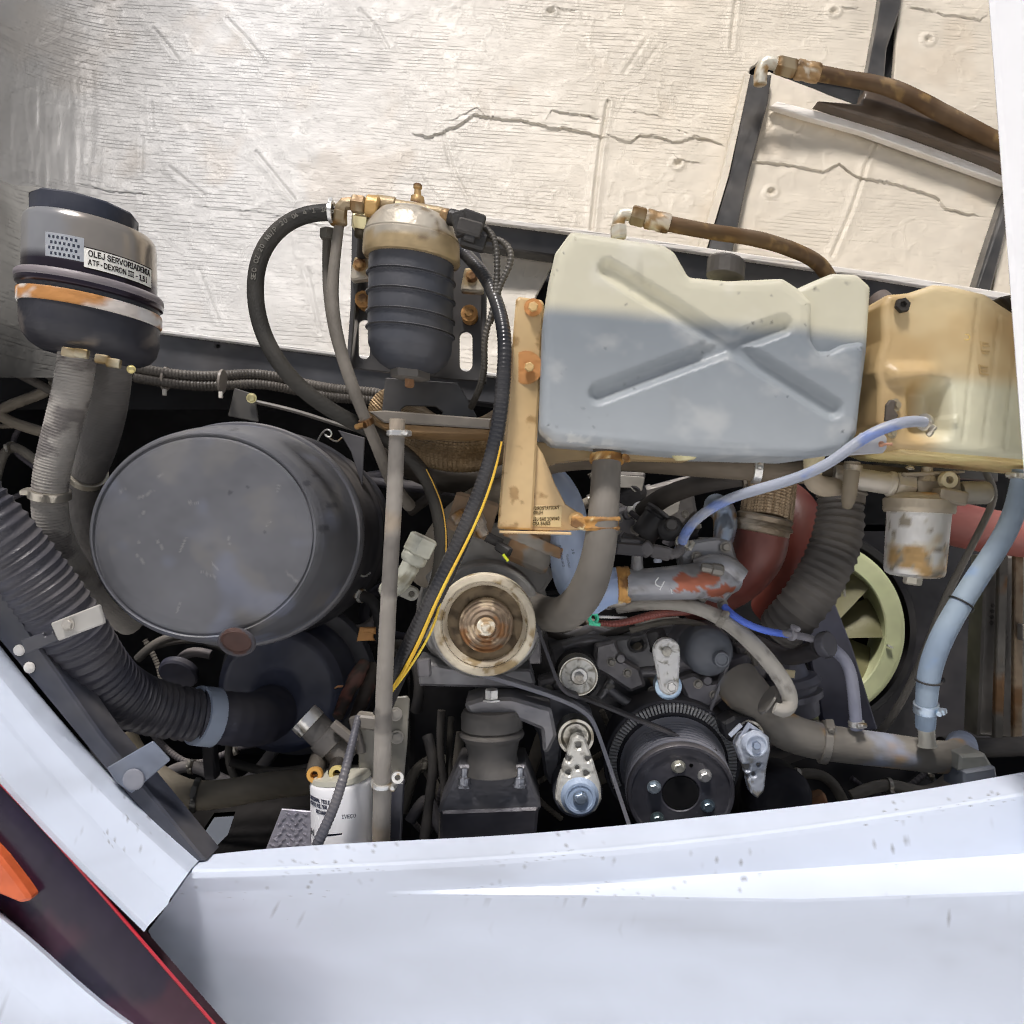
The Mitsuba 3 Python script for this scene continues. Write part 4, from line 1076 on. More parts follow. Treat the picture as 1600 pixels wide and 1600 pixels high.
bh = [(722, 392, 1.27), (752, 425, 1.23), (775, 470, 1.19), (788, 530, 1.16), (786, 600, 1.15), (776, 680, 1.15), (754, 760, 1.15), (722, 840, 1.15), (690, 910, 1.15), (660, 970, 1.16), (632, 1030, 1.19), (606, 1090, 1.24), (590, 1130, 1.28)]
k = thing('striped_hose', 'thick black hose with a yellow stripe sweeping down from the filter past the compressor', 'hose', None)
part(k, 'tube', tube(bh, [10, 10.5, 11, 11.5, 12, 12.5, 13.5, 14.5, 15, 15, 15, 14, 13], rib=(0.006, 0.0005), n=20), 'gloss', look('#2b2c2f', var=0.2, dust=0.22))
yl = [(784, 690, 1.138), (772, 740, 1.137), (742, 820, 1.136), (707, 890, 1.136), (680, 945, 1.14), (656, 1000, 1.155), (630, 1050, 1.18), (612, 1078, 1.21)]
part(k, 'stripe', tube(yl, [1.5, 2, 2.2, 2.4, 2.6, 3, 3, 2.5], n=8), 'plastic', look('#cfa23c', dust=0.15, gain=1.25), label='yellow stripe')
solo('yellow_cord', 'thin yellow cord hanging beside the striped hose at the compressor', 'cord', tube([(690, 930, 1.15), (678, 975, 1.15), (655, 1020, 1.165), (628, 1060, 1.19), (611, 1082, 1.21)], 2.0, n=8), 'plastic', look('#d8a63f', dust=0.15))
COND = look('#3f3d39', dust=0.35)
for q, lab in (([(752, 352, 1.21), (768, 366, 1.2), (776, 395, 1.19), (776, 440, 1.19), (768, 490, 1.19), (758, 530, 1.2), (757, 570, 1.22), (748, 610, 1.26), (736, 636, 1.3)], 'ribbed black cable dropping from the plug down the right of the filter'),
               ([(758, 372, 1.22), (785, 378, 1.2), (798, 396, 1.19), (794, 420, 1.19), (782, 445, 1.19), (774, 475, 1.19), (766, 505, 1.195)], 'short ribbed black cable looping outwards right of the filter plug')):
    solo('ribbed_cable', lab, 'cable', tube(q, 5.6, rib=(0.0052, 0.0012), n=12), 'plastic', COND)
k = thing('sensor_plug', 'black plug with a lettered latch at the right of the filter head', 'connector')
part(k, 'ring', canister(688, 336, 704, 340, 1.205, [(0, 9), (0.3, 12), (0.7, 12), (1, 9)], n=20), 'cast_metal', look('#8a7254'))
part(k, 'shell', cat(canister(700, 338, 730, 346, 1.2, [(0, 11), (0.1, 13), (0.9, 13), (1, 11)], n=20), block(P(714, 332, 1.185), P(724, 368, 1.185), 0.014, 0.02), block(P(722, 338, 1.19), P(756, 350, 1.19), 0.018, 0.02)), 'plastic', RUB)
part(k, 'latch', block(P(716, 352, 1.18), P(752, 362, 1.18), 0.018, 0.02), 'plastic', RUB)
part(k, 'lower_shell', cat(block(P(722, 372, 1.195), P(758, 382, 1.195), 0.022, 0.022), block(P(726, 369, 1.18), P(742, 374, 1.18), 0.012, 0.012)), 'plastic', RUB)
part(k, 'lettering', flat_text('JTO', 719, 359, 1.172, 8, slope=14, bold=True), 'matt', look('#8d8a84', dust=0))



def hose_text(parent, text, pts, r, x0, h, lk):
    """Small print along a hose, on the side towards the camera, from the place nearest to frame x, y = x0."""
    c, w, s = spline(pts, 0.002)
    px, py = 800 + c[:, 0] / (K * c[:, 1]), 800 - c[:, 2] / (K * c[:, 1])
    i = int(np.argmin((px - x0[0]) ** 2 + (py - x0[1]) ** 2))
    out, at = [], s[i]
    for chx in text:
        hh = h * K * c[i, 1]
        if chx != ' ':
            m = letters(chx, hh, bold=True)
            j = min(int(np.searchsorted(s, at)), len(c) - 2)
            t = c[j + 1] - c[j - 1]
            t[1] = 0
            t /= np.linalg.norm(t)
            if x0[2] < 0:
                t = -t
            nrm = np.array([-t[2], 0, t[0]])
            v = np.array(m.vertices)
            q = c[j] + t * v[:, :1] + nrm * (v[:, 1:2] - hh / 2) + np.array([0, -1.0, 0]) * (r * K * c[j, 1] + 0.0001 + v[:, 2:3])
            out.append(trimesh.Trimesh(q, m.faces, process=False))
        at += x0[2] * hh * (0.95 if chx != 'I' else 0.6)
        i = min(max(int(np.searchsorted(s, at)), 1), len(c) - 2)
    k = part(parent, 'lettering', cat(*out), 'matt', lk)
    return k


hose_text('fuel_hose', 'SEC OZ 20 Mu/P 20 04 4 1 14/20', lp, 13, (402, 440, -1), 7, look('#77756f', dust=0, gain=1))
# tall drain pipe
tp = [(621, 655, 1.14), (617, 760, 1.14), (611, 870, 1.14), (604, 1000, 1.15), (599, 1120, 1.18), (597, 1240, 1.215), (595, 1360, 1.25)]
k = thing('drain_hose', 'tall straight grey pipe standing in front, from the filter shelf to the bumper', 'pipe')
part(k, 'tube', tube(tp, [12.5, 12.5, 12.5, 13, 13.5, 14, 14], n=24, wob=0.04), 'rubber', look('#77736d', var=0.2, dust=0.3, patch=[('#5f5c58', 0.35, 14), ('#7f766a', 0.15, 16)]))
clamp(k, tp, 12.8, (620, 678), 9, STEEL, screw=(1, -0.4, 0.05))
k2 = clamp(k, tp, 14, (597, 1222), 8, STEEL, screw=(1, -0.3, 0), grow=1.14)
part(k, 'clamp_tail', lathe(P(621, 1214, 1.19), (0.2, -1, 0), [(-0.004, 0.004), (-0.004, 0.008), (0.004, 0.008), (0.004, 0.004), (-0.004, 0.004)], 24), 'bright_metal', STEEL)

# braided flexible pipe below the shelf
k = solo('braided_pipe', 'brown braided flexible exhaust pipe under the filter shelf', 'pipe', tube([(610, 640, 1.5), (640, 668, 1.44), (690, 694, 1.40), (745, 696, 1.40), (800, 670, 1.44)], [36, 40, 40, 40, 40], braid=(0.0095, 0.0016), n=110), 'cast_metal', look('#6d5c44', var=0.3, dust=0.35))
k = solo('heat_shield_tube', 'dark pipe below the braided exhaust pipe behind the tall grey pipe', 'pipe', tube([(600, 690, 1.6), (650, 730, 1.55), (720, 750, 1.55), (790, 740, 1.6)], 22, n=24), 'cast_metal', look('#3c3833', dust=0.35))

# ---- beige tank bracket
tb = thing('tank_bracket', 'beige rust spotted bracket between the black filter and the pale tank', 'bracket')
BEI = look('#ab9470', gain=1.4, var=0.14, f=12, dust=0.18, patch=[('#8d7452', 0.12, 40)], dustc=C('#c2b08c'))
part(tb, 'column', plate([(811, 463), (846, 468), (850, 474), (832, 829), (777, 826), (806, 468)], lambda x, y: 1.17 + 0.0002 * (x - 800), 0.035, rnd=3, bevel=0.003), 'paint', BEI, fine=0.003)
part(tb, 'gusset', plate([(836, 690), (850, 712), (868, 758), (884, 788), (908, 803), (912, 828), (892, 829), (828, 829)], 1.187, 0.004, rnd=2), 'paint', BEI, fine=0.003)
part(tb, 'foot', plate([(780, 829), (893, 832), (893, 836), (780, 833)], 1.165, 0.05, bevel=0.001), 'paint', BEI, fine=0.01)
for x, y, rr in ((833, 480, 14), (827, 574, 26)):
    part(tb, 'rust_washer', disc(x if rr < 20 else 822, y, 1.172, [(0, 0), (0, rr), (2, rr)], 36), 'rust', look('#a0754c', var=0.25, dust=0.15))
    part(tb, 'bolt', bolt_mesh(x, y, 1.168, 8, h=0.8, washer=0), 'rust', look('#a98f66', var=0.3))
part(tb, 'bolt', bolt_mesh(901, 812, 1.17, 9, h=0.7), 'rust', look('#a58a62', var=0.3))
part(tb, 'label', plate([(826, 789), (878, 791), (877, 824), (825, 822)], 1.1858, 0.0008, bevel=0.0002), 'plastic', look('#b8a27c', dust=0.2), label='small beige label reading HYDROSTATICKY OKRUH', fine=0.006)
for tx, y in (('HYDROSTATICKÝ', 797), ('OKRUH', 804), ('OLEJ SAE 10W40', 814), ('ACEA E4/E5', 821)):
    part(tb, 'lettering', flat_text(tx, 828, y, 1.1855, 5.0, slope=-2, width=46 if len(tx) > 11 else (20 if len(tx) < 6 else 32), bold=True), 'matt', look('#54452e', dust=0))

# ---------------------------------------------------------------- translucent tanks
def world(x, y, d):
    return RM @ P(x, y, d) + EYE


def groove(x, y, a, b, w, depth):
    dd = seg_dist(x, y, [a, b])
    return depth * (1 - sm(w * 0.25, w, dd))


TD = 1.13
zl = world(1080, 497, TD)[2]


def tank_look(v, n):
    w = meshkit.fbm(v * 14, 3, seed=5)
    w2 = meshkit.fbm(v * 60, 3, seed=9)
    lv = (v - EYE) @ RM
    t = sm(-0.010, 0.014, zl - v[:, 2] + 0.012 * (w - 0.5))[:, None]
    deep = sm(0.0, 0.19, zl - v[:, 2])[:, None]
    dry = C('#c3bfa9')[None] * (0.93 + 0.14 * w)[:, None]
    side = sm(0.02, 0.08, lv[:, 1] - TD)[:, None]
    dry = dry * (1 - 0.6 * side) + C('#c2b878')[None] * 0.6 * side
    wet = (C('#7d8489')[None] * (1 - deep) + C('#999fa2')[None] * deep) * (0.94 + 0.12 * w)[:, None]
    col = dry * (1 - t) + wet * t
    low = sm(0.232, 0.262, zl - v[:, 2] + 0.02 * (w2 - 0.5))[:, None]
    col = col * (1 - 0.55 * low) + C('#958c70')[None] * 0.55 * low
    scuff = sm(0.62, 0.72, w2)[:, None] * sm(0.12, 0.20, zl - v[:, 2])[:, None] * sm(0.16, 0.02, lv[:, 0] - P(846, 600, TD)[0])[:, None]
    col = col * (1 - 0.6 * scuff) + C('#d8d6cc')[None] * 0.6 * scuff
    streak = (sm(0.55, 0.75, meshkit.fbm(v * np.array([60, 60, 7]), 3, seed=23)) * sm(0.45, 0.65, meshkit.fbm(v * 6, 2, seed=24)) * 0.28)[:, None]
    col = col * (1 - streak) + C('#7b7566')[None] * streak
    grime = (sm(0.55, 0.8, meshkit.fbm(v * 24, 4, seed=27)) * 0.22)[:, None]
    col = col * (1 - grime) + C('#dcdad2')[None] * grime
    speck = sm(0.84, 0.9, meshkit.noise(v * 190, seed=3))[:, None] * sm(0.6, 0.8, meshkit.noise(v * 21, seed=4))[:, None]
    return col * (1 - 0.6 * speck)


def tank_disp(x, y):
    h = groove(x, y, (950, 420), (1302, 638), 20, 0.0115)
    h = np.maximum(h, groove(x, y, (936, 615), (1222, 508), 20, 0.0115))
    h = np.maximum(h, groove(x, y, (1110, 541), (1150, 541), 22, 0.007))
    return h + 0.004 * (meshkit.fbm(np.stack([x / 160, y / 160, x * 0], -1), 2, seed=3) - 0.5)


t1 = thing('expansion_tank', 'large pale tank with an X shaped rib, half full of bluish fluid', 'tank')
part(t1, 'body', moulded([(893, 358), (1039, 380), (1056, 391), (1078, 430), (1140, 436), (1226, 432), (1249, 447), (1272, 470), (1270, 530), (1281, 547), (1300, 546), (1320, 536), (1357, 530), (1350, 605), (1343, 676), (1325, 707), (1267, 715), (1091, 709), (866, 690), (843, 670), (848, 507), (857, 440), (868, 392)], TD, 0.19, 16, rnd=10, gap=3.6, disp=tank_disp, steps=8), 'plastic', tank_look, smooth=True)
part(t1, 'side_lobe', moulded([(1240, 452), (1276, 436), (1303, 425), (1342, 427), (1363, 446), (1357, 545), (1345, 640), (1240, 640)], TD + 0.022, 0.17, 12, rnd=8, gap=5), 'plastic', tank_look, smooth=True)
part(t1, 'filler_cap', lathe(P(1134, 420, TD + 0.07), (0.10, 0.1, 1), [(-17 * K * TD, 24 * K * TD), (-15 * K * TD, 31 * K * TD), (12 * K * TD, 31 * K * TD), (16 * K * TD, 28 * K * TD), (17 * K * TD, 0)], 22, shear=0.1), 'plastic', look('#3b3937', dust=0.25), smooth=12)
part(t1, 'bottom_boss', canister(1070, 704, 1071, 719, 1.2, [(0, 24), (0.6, 20), (1, 14)], n=24), 'plastic', look('#b3aa86', dust=0.2))
part(t1, 'bottom_boss', canister(1272, 708, 1270, 740, 1.2, [(0, 17), (0.5, 15), (1, 14)], n=24), 'plastic', look('#a89d80', dust=0.25))

AD = 1.16
zl2 = world(1500, 588, AD)[2]


def amber_look(v, n):
    lv = (v - EYE) @ RM
    px, py = 800 + lv[:, 0] / (K * AD), 800 - lv[:, 2] / (K * AD)
    w = meshkit.fbm(v * 9, 4, seed=41)
    w2 = meshkit.fbm(v * 40, 3, seed=42)
    col = C('#c9b78f')[None] * (0.92 + 0.16 * w)[:, None]
    t = (sm(0.44, 0.72, w + 0.22 * sm(1480, 1390, px)) * 0.7)[:, None]
    col = col * (1 - t) + C('#aa8c5c')[None] * t
    t = (sm(-0.01, 0.02, zl2 - v[:, 2] + 0.03 * (w - 0.5)) * sm(1440, 1500, px + 60 * (w - 0.5)))[:, None]
    col = col * (1 - t) + C('#c9c7ae')[None] * t * (0.94 + 0.12 * w2)[:, None]
    t = (sm(0.56, 0.7, meshkit.fbm(v * 13, 3, seed=50)) * 0.5 * sm(0.0, 0.09, zl2 - v[:, 2]))[:, None]
    col = col * (1 - t) + C('#9a7b56')[None] * t
    t = sm(0.125, 0.145, zl2 - v[:, 2])[:, None] * 0.5
    return col * (1 - t) + C('#a98d5e')[None] * t


def amber_disp(x, y):
    pocket = sm(1412, 1440, x) * sm(1492, 1466, x) * sm(588, 612, y) * sm(694, 660, y)
    h = 0.042 * pocket
    for a, b, c in (((1529, 462), (1514, 610), (1504, 690)), ((1562, 478), (1548, 610), (1536, 696)), ((1592, 500), (1580, 610), (1570, 698))):
        h = h + 0.003 * np.exp(-(seg_dist(x, y, [a, b, c]) / 1.8) ** 2)
    h = h - 0.004 * (sm(1464, 1468, x) * sm(1496, 1492, x) * sm(650, 653, y) * sm(668, 665, y))
    bul = sm(1376, 1400, x) * sm(1480, 1440, x) * sm(560, 585, y) * sm(604, 592, y)
    h = h - 0.012 * bul
    return h + 0.006 * (meshkit.fbm(np.stack([x / 60, y / 60, x * 0], -1), 2, seed=6) - 0.5)


t2 = thing('washer_tank', 'amber stained translucent tank with vertical moulded ribs at the right edge', 'tank')
part(t2, 'body', moulded([(1379, 474), (1388, 459), (1422, 456), (1461, 443), (1487, 445), (1542, 458), (1562, 472), (1590, 490), (1680, 510), (1680, 728), (1598, 718), (1409, 702), (1386, 696), (1372, 660), (1374, 604), (1368, 580), (1372, 560), (1380, 530)], AD, 0.18, 11, rnd=7, gap=3.6, disp=amber_disp, steps=7), 'plastic', amber_look, smooth=True)
part(t2, 'foot_flange', plate([(1404, 698), (1600, 716), (1680, 724), (1680, 732), (1598, 725), (1420, 709), (1406, 704)], AD + 0.006, 0.16, bevel=0.002), 'plastic', look('#c2ab7c', dust=0.2), fine=0.01)
part(t2, 'plug', lathe(P(1409, 478, AD - 0.004), (0, -1, 0.1), [(-0.004, 0.008), (0, 0.0105), (0.006, 0.0095), (0.006, 0.005), (0.002, 0.004), (0.002, 0)], 6, phase=0.2), 'rubber', look('#23211f'))
part(t2, 'black_cap', plate([(1560, 464), (1580, 460), (1640, 462), (1640, 500), (1585, 488)], AD + 0.05, 0.05, rnd=3, bevel=0.004), 'plastic', look('#35322f'), fine=0.01)
MOULD = look('#a8936c', dust=0.1, gain=1.2)
part(t2, 'moulded_mark', cat(*[tube([(1530 + a * 0.9, 533 + b, AD - 0.001), (1530 + c * 0.9, 533 + e, AD - 0.001)], 1.1, n=6, step=0.003) for a, b, c, e in ((2, 0, 4, 14), (4, 14, 18, 16), (6, 2, 17, 4), (2, 6, 18, 8), (5, 18, 16, 20), (0, 36, 2, 50), (2, 50, 16, 53), (1, 38, 15, 41), (0, 44, 14, 47))]), 'plastic', MOULD)
part(t2, 'moulded_mark', lathe(P(1510, 527, AD), (0, -1, 0), [(-0.001, 0.0025), (0.001, 0.003), (0.0012, 0.0042), (-0.001, 0.0046)], 16), 'plastic', look('#b39a5c'))
part(t2, 'bolt', bolt_mesh(1399, 633, AD - 0.01, 6.5, h=1.2, washer=1.6, axis=(0.35, -1, 0)), 'bright_metal', look('#a39b88', dust=0.2))
part(t2, 'bolt', bolt_mesh(1394, 676, AD - 0.01, 6, h=1.0, washer=1.5, axis=(0.35, -1, 0)), 'bright_metal', look('#a39b88', dust=0.2))
tbk = thing('tank_link', 'grey steel plate joining the pale tank to the amber tank', 'bracket')
part(tbk, 'plate', plate([(1338, 690), (1345, 676), (1380, 677), (1386, 684), (1386, 700), (1380, 708), (1322, 712)], 1.12, 0.004, rnd=2), 'paint', look('#86878a', dust=0.3), fine=0.006)
part(tbk, 'screw', cat(bolt_mesh(1377, 694, 1.12, 3.5, h=0.8), tube([(1376, 694, 1.11), (1394, 694, 1.10)], 2.2, n=8)), 'rust', look('#93705c'))
part(tbk, 'clip', plate([(1384, 658), (1386, 632), (1392, 624), (1400, 626), (1398, 640), (1404, 648), (1402, 656)], 1.14, 0.006, rnd=1.5), 'rubber', look('#4d4741'), fine=0.006)
gp_ = [(1372, 470, 1.3), (1388, 495, 1.28), (1378, 530, 1.28), (1362, 575, 1.29), (1350, 640, 1.3)]
k = thing('rubber_hose', 'dark rubber hose with a steel clip squeezed between the two tanks', 'hose')
part(k, 'tube', tube(gp_, [20, 22, 20, 16, 13], n=22), 'rubber', look('#4a4340', dust=0.2))
part(k, 'clamp', canister(1364, 520, 1404, 524, 1.225, [(0, 4), (0.1, 6), (0.45, 6), (0.5, 8), (0.9, 8), (1, 6)], n=12), 'bright_metal', look('#a89f92'))
part(k, 'clip', canister(1360, 537, 1388, 541, 1.225, [(0, 4.5), (0.1, 5.5), (0.9, 5.5), (1, 4)], n=12), 'bright_metal', look('#c3ad80'))

# big hose under the bracket clamp, and the thick feed hose along the tank bottoms
BH = [(949, 690, 1.20), (947, 740, 1.19), (943, 800, 1.17), (936, 860, 1.17), (920, 915, 1.19), (895, 950, 1.23), (860, 960, 1.30), (820, 945, 1.38)]
BR = [22, 23, 24, 26, 28, 28, 27, 26]
k = thing('drop_hose', 'thick dark grey hose dropping from the pale tank and bending left to the compressor', 'hose')
part(k, 'tube', tube(BH, BR, n=36), 'rubber', look('#5b5853', var=0.18, dust=0.35))
RB = look('#a07a4a', var=0.3, patch=[('#6d5236', 0.4, 50), ('#cbb890', 0.25, 60)])
clamp(k, BH, BR, (948, 716), 12, RB, bsdf='rust', screw=(1, -0.3, 0.05))
hc = thing('pipe_clamp', 'rusty two part clamp fastening the thick grey hose to the beige bracket', 'clamp')
c_, w_, s_ = spline(BH, 0.003)
part(hc, 'band', canister(939, 807, 938, 829, 1.172, [(0, 26), (0.02, 29.5), (0.2, 31), (0.35, 28.5), (0.65, 28.5), (0.8, 31), (0.98, 29.5), (1, 26)], n=44, shear=-0.05), 'rust', RB)
part(hc, 'ear', plate([(894, 806), (915, 808), (930, 812), (930, 828), (908, 828), (892, 822)], 1.16, 0.01, rnd=3), 'rust', RB, fine=0.006)

fh = [(800, 752, 1.38), (850, 728, 1.36), (930, 716, 1.34), (1010, 720, 1.32), (1100, 727, 1.30), (1180, 733, 1.29), (1260, 738, 1.29), (1340, 742, 1.30), (1410, 748, 1.32)]
k = thing('feed_hose', 'long dusty brown hose lying along the bottom of the pale tank', 'hose')
part(k, 'tube', tube(fh, [16, 16, 18, 19, 19, 18.5, 18, 18, 17], n=24), 'rubber', look('#5b5348', var=0.25, dust=0.45))
clamp(k, fh, 19, (1181, 733), 13, STEEL, screw=(0, -1, 0.4))
k = solo('tank_ledge', 'dusty tan sheet ledge under the left end of the pale tank', 'bracket', plate([(838, 690), (940, 702), (1080, 712), (1076, 720), (925, 716), (872, 722), (846, 732)], 1.24, 0.05, bevel=0.001), 'paint', look('#8d7a5a', dust=0.4), fine=0.012)
bl = [(1062, 858, 1.30), (1070, 836, 1.26), (1088, 812, 1.22), (1130, 784, 1.18), (1180, 766, 1.15), (1240, 748, 1.13), (1300, 720, 1.115), (1345, 688, 1.11), (1385, 668, 1.105), (1420, 659, 1.11), (1447, 660, 1.13)]
BLUE = look('#7d828c', var=0.12, dust=0.35, patch=[('#5f6f98', 0.30, 22)], dustc=C('#aaa79f'))
k = thing('blue_hose', 'faded blue hose arching from the engine over the tank corner to the amber tank', 'hose')
part(k, 'tube', tube(bl, [8, 8, 8, 8, 8.5, 8.5, 8.5, 9, 9, 9, 8.5], n=22), 'plastic', BLUE)
clamp(k, bl, 8, (1066, 848), 11, look('#a9a69d'), screw=(0.7, -1, 0))
clamp(k, bl, 9, (1447, 660), 8, look('#b0aa9c', patch=[('#7f7462', 0.3, 60)]), screw=(-0.2, -1, -0.6), grow=1.25)

# second filter (silver canister), right
sf = thing('fuel_filter', 'silver rust stained canister hanging below the amber tank', 'fuel filter')
SD = 1.28
su = K * SD
CANL = look('#cbc8be', var=0.2, dust=0.05, patch=[('#9c825c', 0.25, 15), ('#857f72', 0.2, 60)])
part(sf, 'canister', canister(1436, 797, 1428, 902, SD, [(0, 46), (0.03, 47), (0.9, 45), (0.95, 43), (0.985, 36), (1, 26), (1, 0)], n=64), 'cast_metal', CANL)
part(sf, 'drain_nut', canister(1427, 900, 1425, 914, SD, [(0, 12), (0.1, 14), (0.85, 14), (1, 11), (1, 0)], n=6), 'cast_metal', look('#b5b0a2'))
part(sf, 'head', canister(1437, 770, 1435.5, 801, SD, [(0, 34), (0.08, 44), (0.3, 50), (0.34, 53), (0.9, 53), (1, 51), (1, 40)], n=56), 'cast_metal', look('#9a9180', dust=0.35, patch=[('#b3874e', 0.3, 24)]))
part(sf, 'head_block', cat(block(P(1424, 768, 1.29), P(1490, 764, 1.29), 0.045, 0.05), canister(1448, 752, 1449, 730, 1.27, [(0, 16), (0.4, 12), (0.5, 9), (1, 8)], n=24), block(P(1462, 772, 1.25), P(1505, 780, 1.25), 0.03, 0.02)), 'cast_metal', look('#8d8577', dust=0.4), fine=0.008)
part(sf, 'inlet_nut', canister(1396, 757, 1426, 763, 1.28, [(0, 18), (0.08, 22), (0.92, 22), (1, 18)], n=6), 'cast_metal', look('#aba599', dust=0.25))
part(sf, 'inlet_collar', canister(1386, 755, 1397, 757, 1.28, [(0, 17), (0.3, 20), (0.8, 20), (1, 17)], n=32), 'cast_metal', look('#a49e92', dust=0.25))
part(sf, 'inlet_pipe', canister(1300, 742, 1390, 756, 1.28, [(0, 16), (0.03, 17), (1, 17)], n=32), 'cast_metal', look('#a8a297', dust=0.35))
part(sf, 'outlet_cap', canister(1500, 770, 1548, 770, 1.28, [(0, 16), (0.1, 18), (0.85, 18), (0.95, 15), (1, 11), (1, 0)], n=32), 'cast_metal', look('#a6a297', dust=0.3))
part(sf, 'lifting_eye', lathe(P(1481, 750, 1.25), (0, -1, 0), [(-0.006, 0.0055), (-0.006, 0.0115), (-0.004, 0.0125), (0.004, 0.0125), (0.006, 0.0115), (0.006, 0.0055), (-0.006, 0.0055)], 28), 'cast_metal', look('#b9ae93'))
part(sf, 'mount_bar', plate([(1412, 738), (1508, 735), (1508, 739), (1450, 744), (1412, 744)], 1.26, 0.03), 'cast_metal', look('#8b8478', dust=0.3), fine=0.01)
part(sf, 'bolt', bolt_mesh(1422, 731, 1.26, 5, axis=(0, -0.4, 1)), 'cast_metal', look('#8f8a80'))
hs = [(1598, 735, 1.20), (1590, 780, 1.20), (1572, 830, 1.20), (1535, 890, 1.20), (1500, 945, 1.20), (1470, 1000, 1.2), (1452, 1055, 1.21), (1447, 1105, 1.22), (1446, 1135, 1.23)]
k = thing('coolant_hose', 'faded blue grey hose sweeping down the right side in front of the radiator', 'hose')
part(k, 'tube', tube(hs, [15, 16, 16.5, 17, 17.5, 18, 17.5, 16, 15], n=28), 'plastic', look('#74818f', var=0.12, dust=0.45, patch=[('#6280ac', 0.30, 12)], dustc=C('#9aa29d')))
clamp(k, hs, 16, (1447, 1104), 15, look('#a5b2c2'), screw=(1, -1, 0), grow=1.08)
for x, y in ((1503, 940), (1450, 1063)):
    clamp(k, hs, 17.5, (x, y), 3, look('#2c2c2c', dust=0.1), bsdf='plastic', screw=(1, 0.6, 0.4), grow=1.04)
clamp(k, hs, 15, (1596, 745), 9, look('#b5b2a8'), screw=(-1, -0.6, 0))
k = solo('thin_cable', 'thin grey cable hanging down left of the blue grey hose', 'cable', tube([(1535, 728, 1.36), (1552, 770, 1.35), (1540, 810, 1.34), (1510, 870, 1.34), (1480, 930, 1.36), (1440, 1030, 1.4), (1400, 1110, 1.42), (1375, 1145, 1.44)], [5, 6, 5.5, 5.5, 6, 6, 6, 6], n=12), 'rubber', look('#6d6a64', dust=0.35))

# ---------------------------------------------------------------- engine: hoses, compressor, pulleys, belts
def hull(*cs):
    from shapely.ops import unary_union
    g_ = unary_union([Point(x, y).buffer(r, quad_segs=10) for x, y, r in cs]).convex_hull
    return list(g_.exterior.coords)[:-1]


def hullu(cs, holes=()):
    return plate


CAST = look('#77767a', var=0.3, dust=0.3)
CASTD = look('#5a5a5d', var=0.3, dust=0.3)
ALU = look('#a8a8a6', var=0.2, dust=0.2, patch=[('#7d7a74', 0.3, 50)])
FACE = look('#bdbbb2', var=0.18, f=60, dust=0.05, patch=[('#6f6c62', 0.30, 170)])

# engine block and its front cover: overlapping cast shapes
eb = thing('engine_block', 'dark cast engine block and front cover filling the middle of the bay', 'engine')
part(eb, 'block', plate([(640, 990), (780, 960), (1000, 940), (1180, 960), (1260, 1060), (1250, 1330), (640, 1330)], 1.72, 0.4, bevel=0.01), 'cast_metal', look('#2c2c2e', dust=0.2), fine=0.02)
part(eb, 'front_cover', plate([(858, 1012), (930, 986), (985, 1000), (1050, 980), (1140, 990), (1172, 1050), (1150, 1130), (1080, 1150), (1010, 1110), (960, 1120), (930, 1100), (880, 1110)], 1.50, 0.10, rnd=5, bevel=0.006), 'cast_metal', CASTD, fine=0.012)
part(eb, 'timing_cover', plate([(946, 1000), (1012, 990), (1034, 1030), (1010, 1062), (960, 1064), (940, 1040)], 1.46, 0.04, rnd=8, bevel=0.005, holes=[hull((996, 1006, 4.5))]), 'cast_metal', look('#6a6a6b', dust=0.35), fine=0.01)
for q, r, d in (([(945, 1000), (960, 1045), (938, 1090)], 8, 1.45), ([(970, 1065), (1020, 1050), (1060, 1075)], 9, 1.46), ([(880, 1012), (930, 1000), (960, 1010)], 9, 1.46), ([(950, 1075), (985, 1100), (1040, 1110)], 8, 1.45)):
    part(eb, 'web_rib', tube([(*p, d) for p in q], r, n=12), 'cast_metal', look('#68686b', dust=0.35))
for x, y in ((952, 1072), (1020, 1080), (975, 1050), (933, 1030), (1082, 1098), (1146, 1052), (1068, 996)):
    part(eb, 'bolt', bolt_mesh(x, y, 1.445, 6), 'cast_metal', look('#5d5b58', dust=0.3))
part(eb, 'head_cover', plate([(930, 735), (1010, 738), (1006, 762), (1080, 742), (1090, 800), (1060, 830), (1010, 850), (960, 850), (936, 800)], 1.62, 0.1, rnd=4, bevel=0.006), 'cast_metal', look('#605e5c', dust=0.35), fine=0.014)
part(eb, 'grey_bracket', plate([(966, 742), (1008, 745), (1003, 768), (992, 770), (985, 763), (964, 762)], 1.52, 0.02, rnd=3), 'cast_metal', look('#97948d', dust=0.3), fine=0.008)
part(eb, 'grey_bracket', plate([(1022, 792), (1064, 776), (1060, 800), (1040, 812), (1020, 800)], 1.50, 0.02, rnd=2), 'cast_metal', look('#9a978f', dust=0.3), fine=0.008)
for i, (x, y, r, d) in enumerate(((985, 775, 24, 1.53), (960, 812, 22, 1.5), (1010, 845, 14, 1.46))):
    part(eb, 'port', disc(x, y, d, [(-6, 0), (-6, r * 0.7), (0, r), (30, r)], 28, axis=(0.2, 1, 0.2)), 'rubber', look('#2b2b2d', dust=0.25))

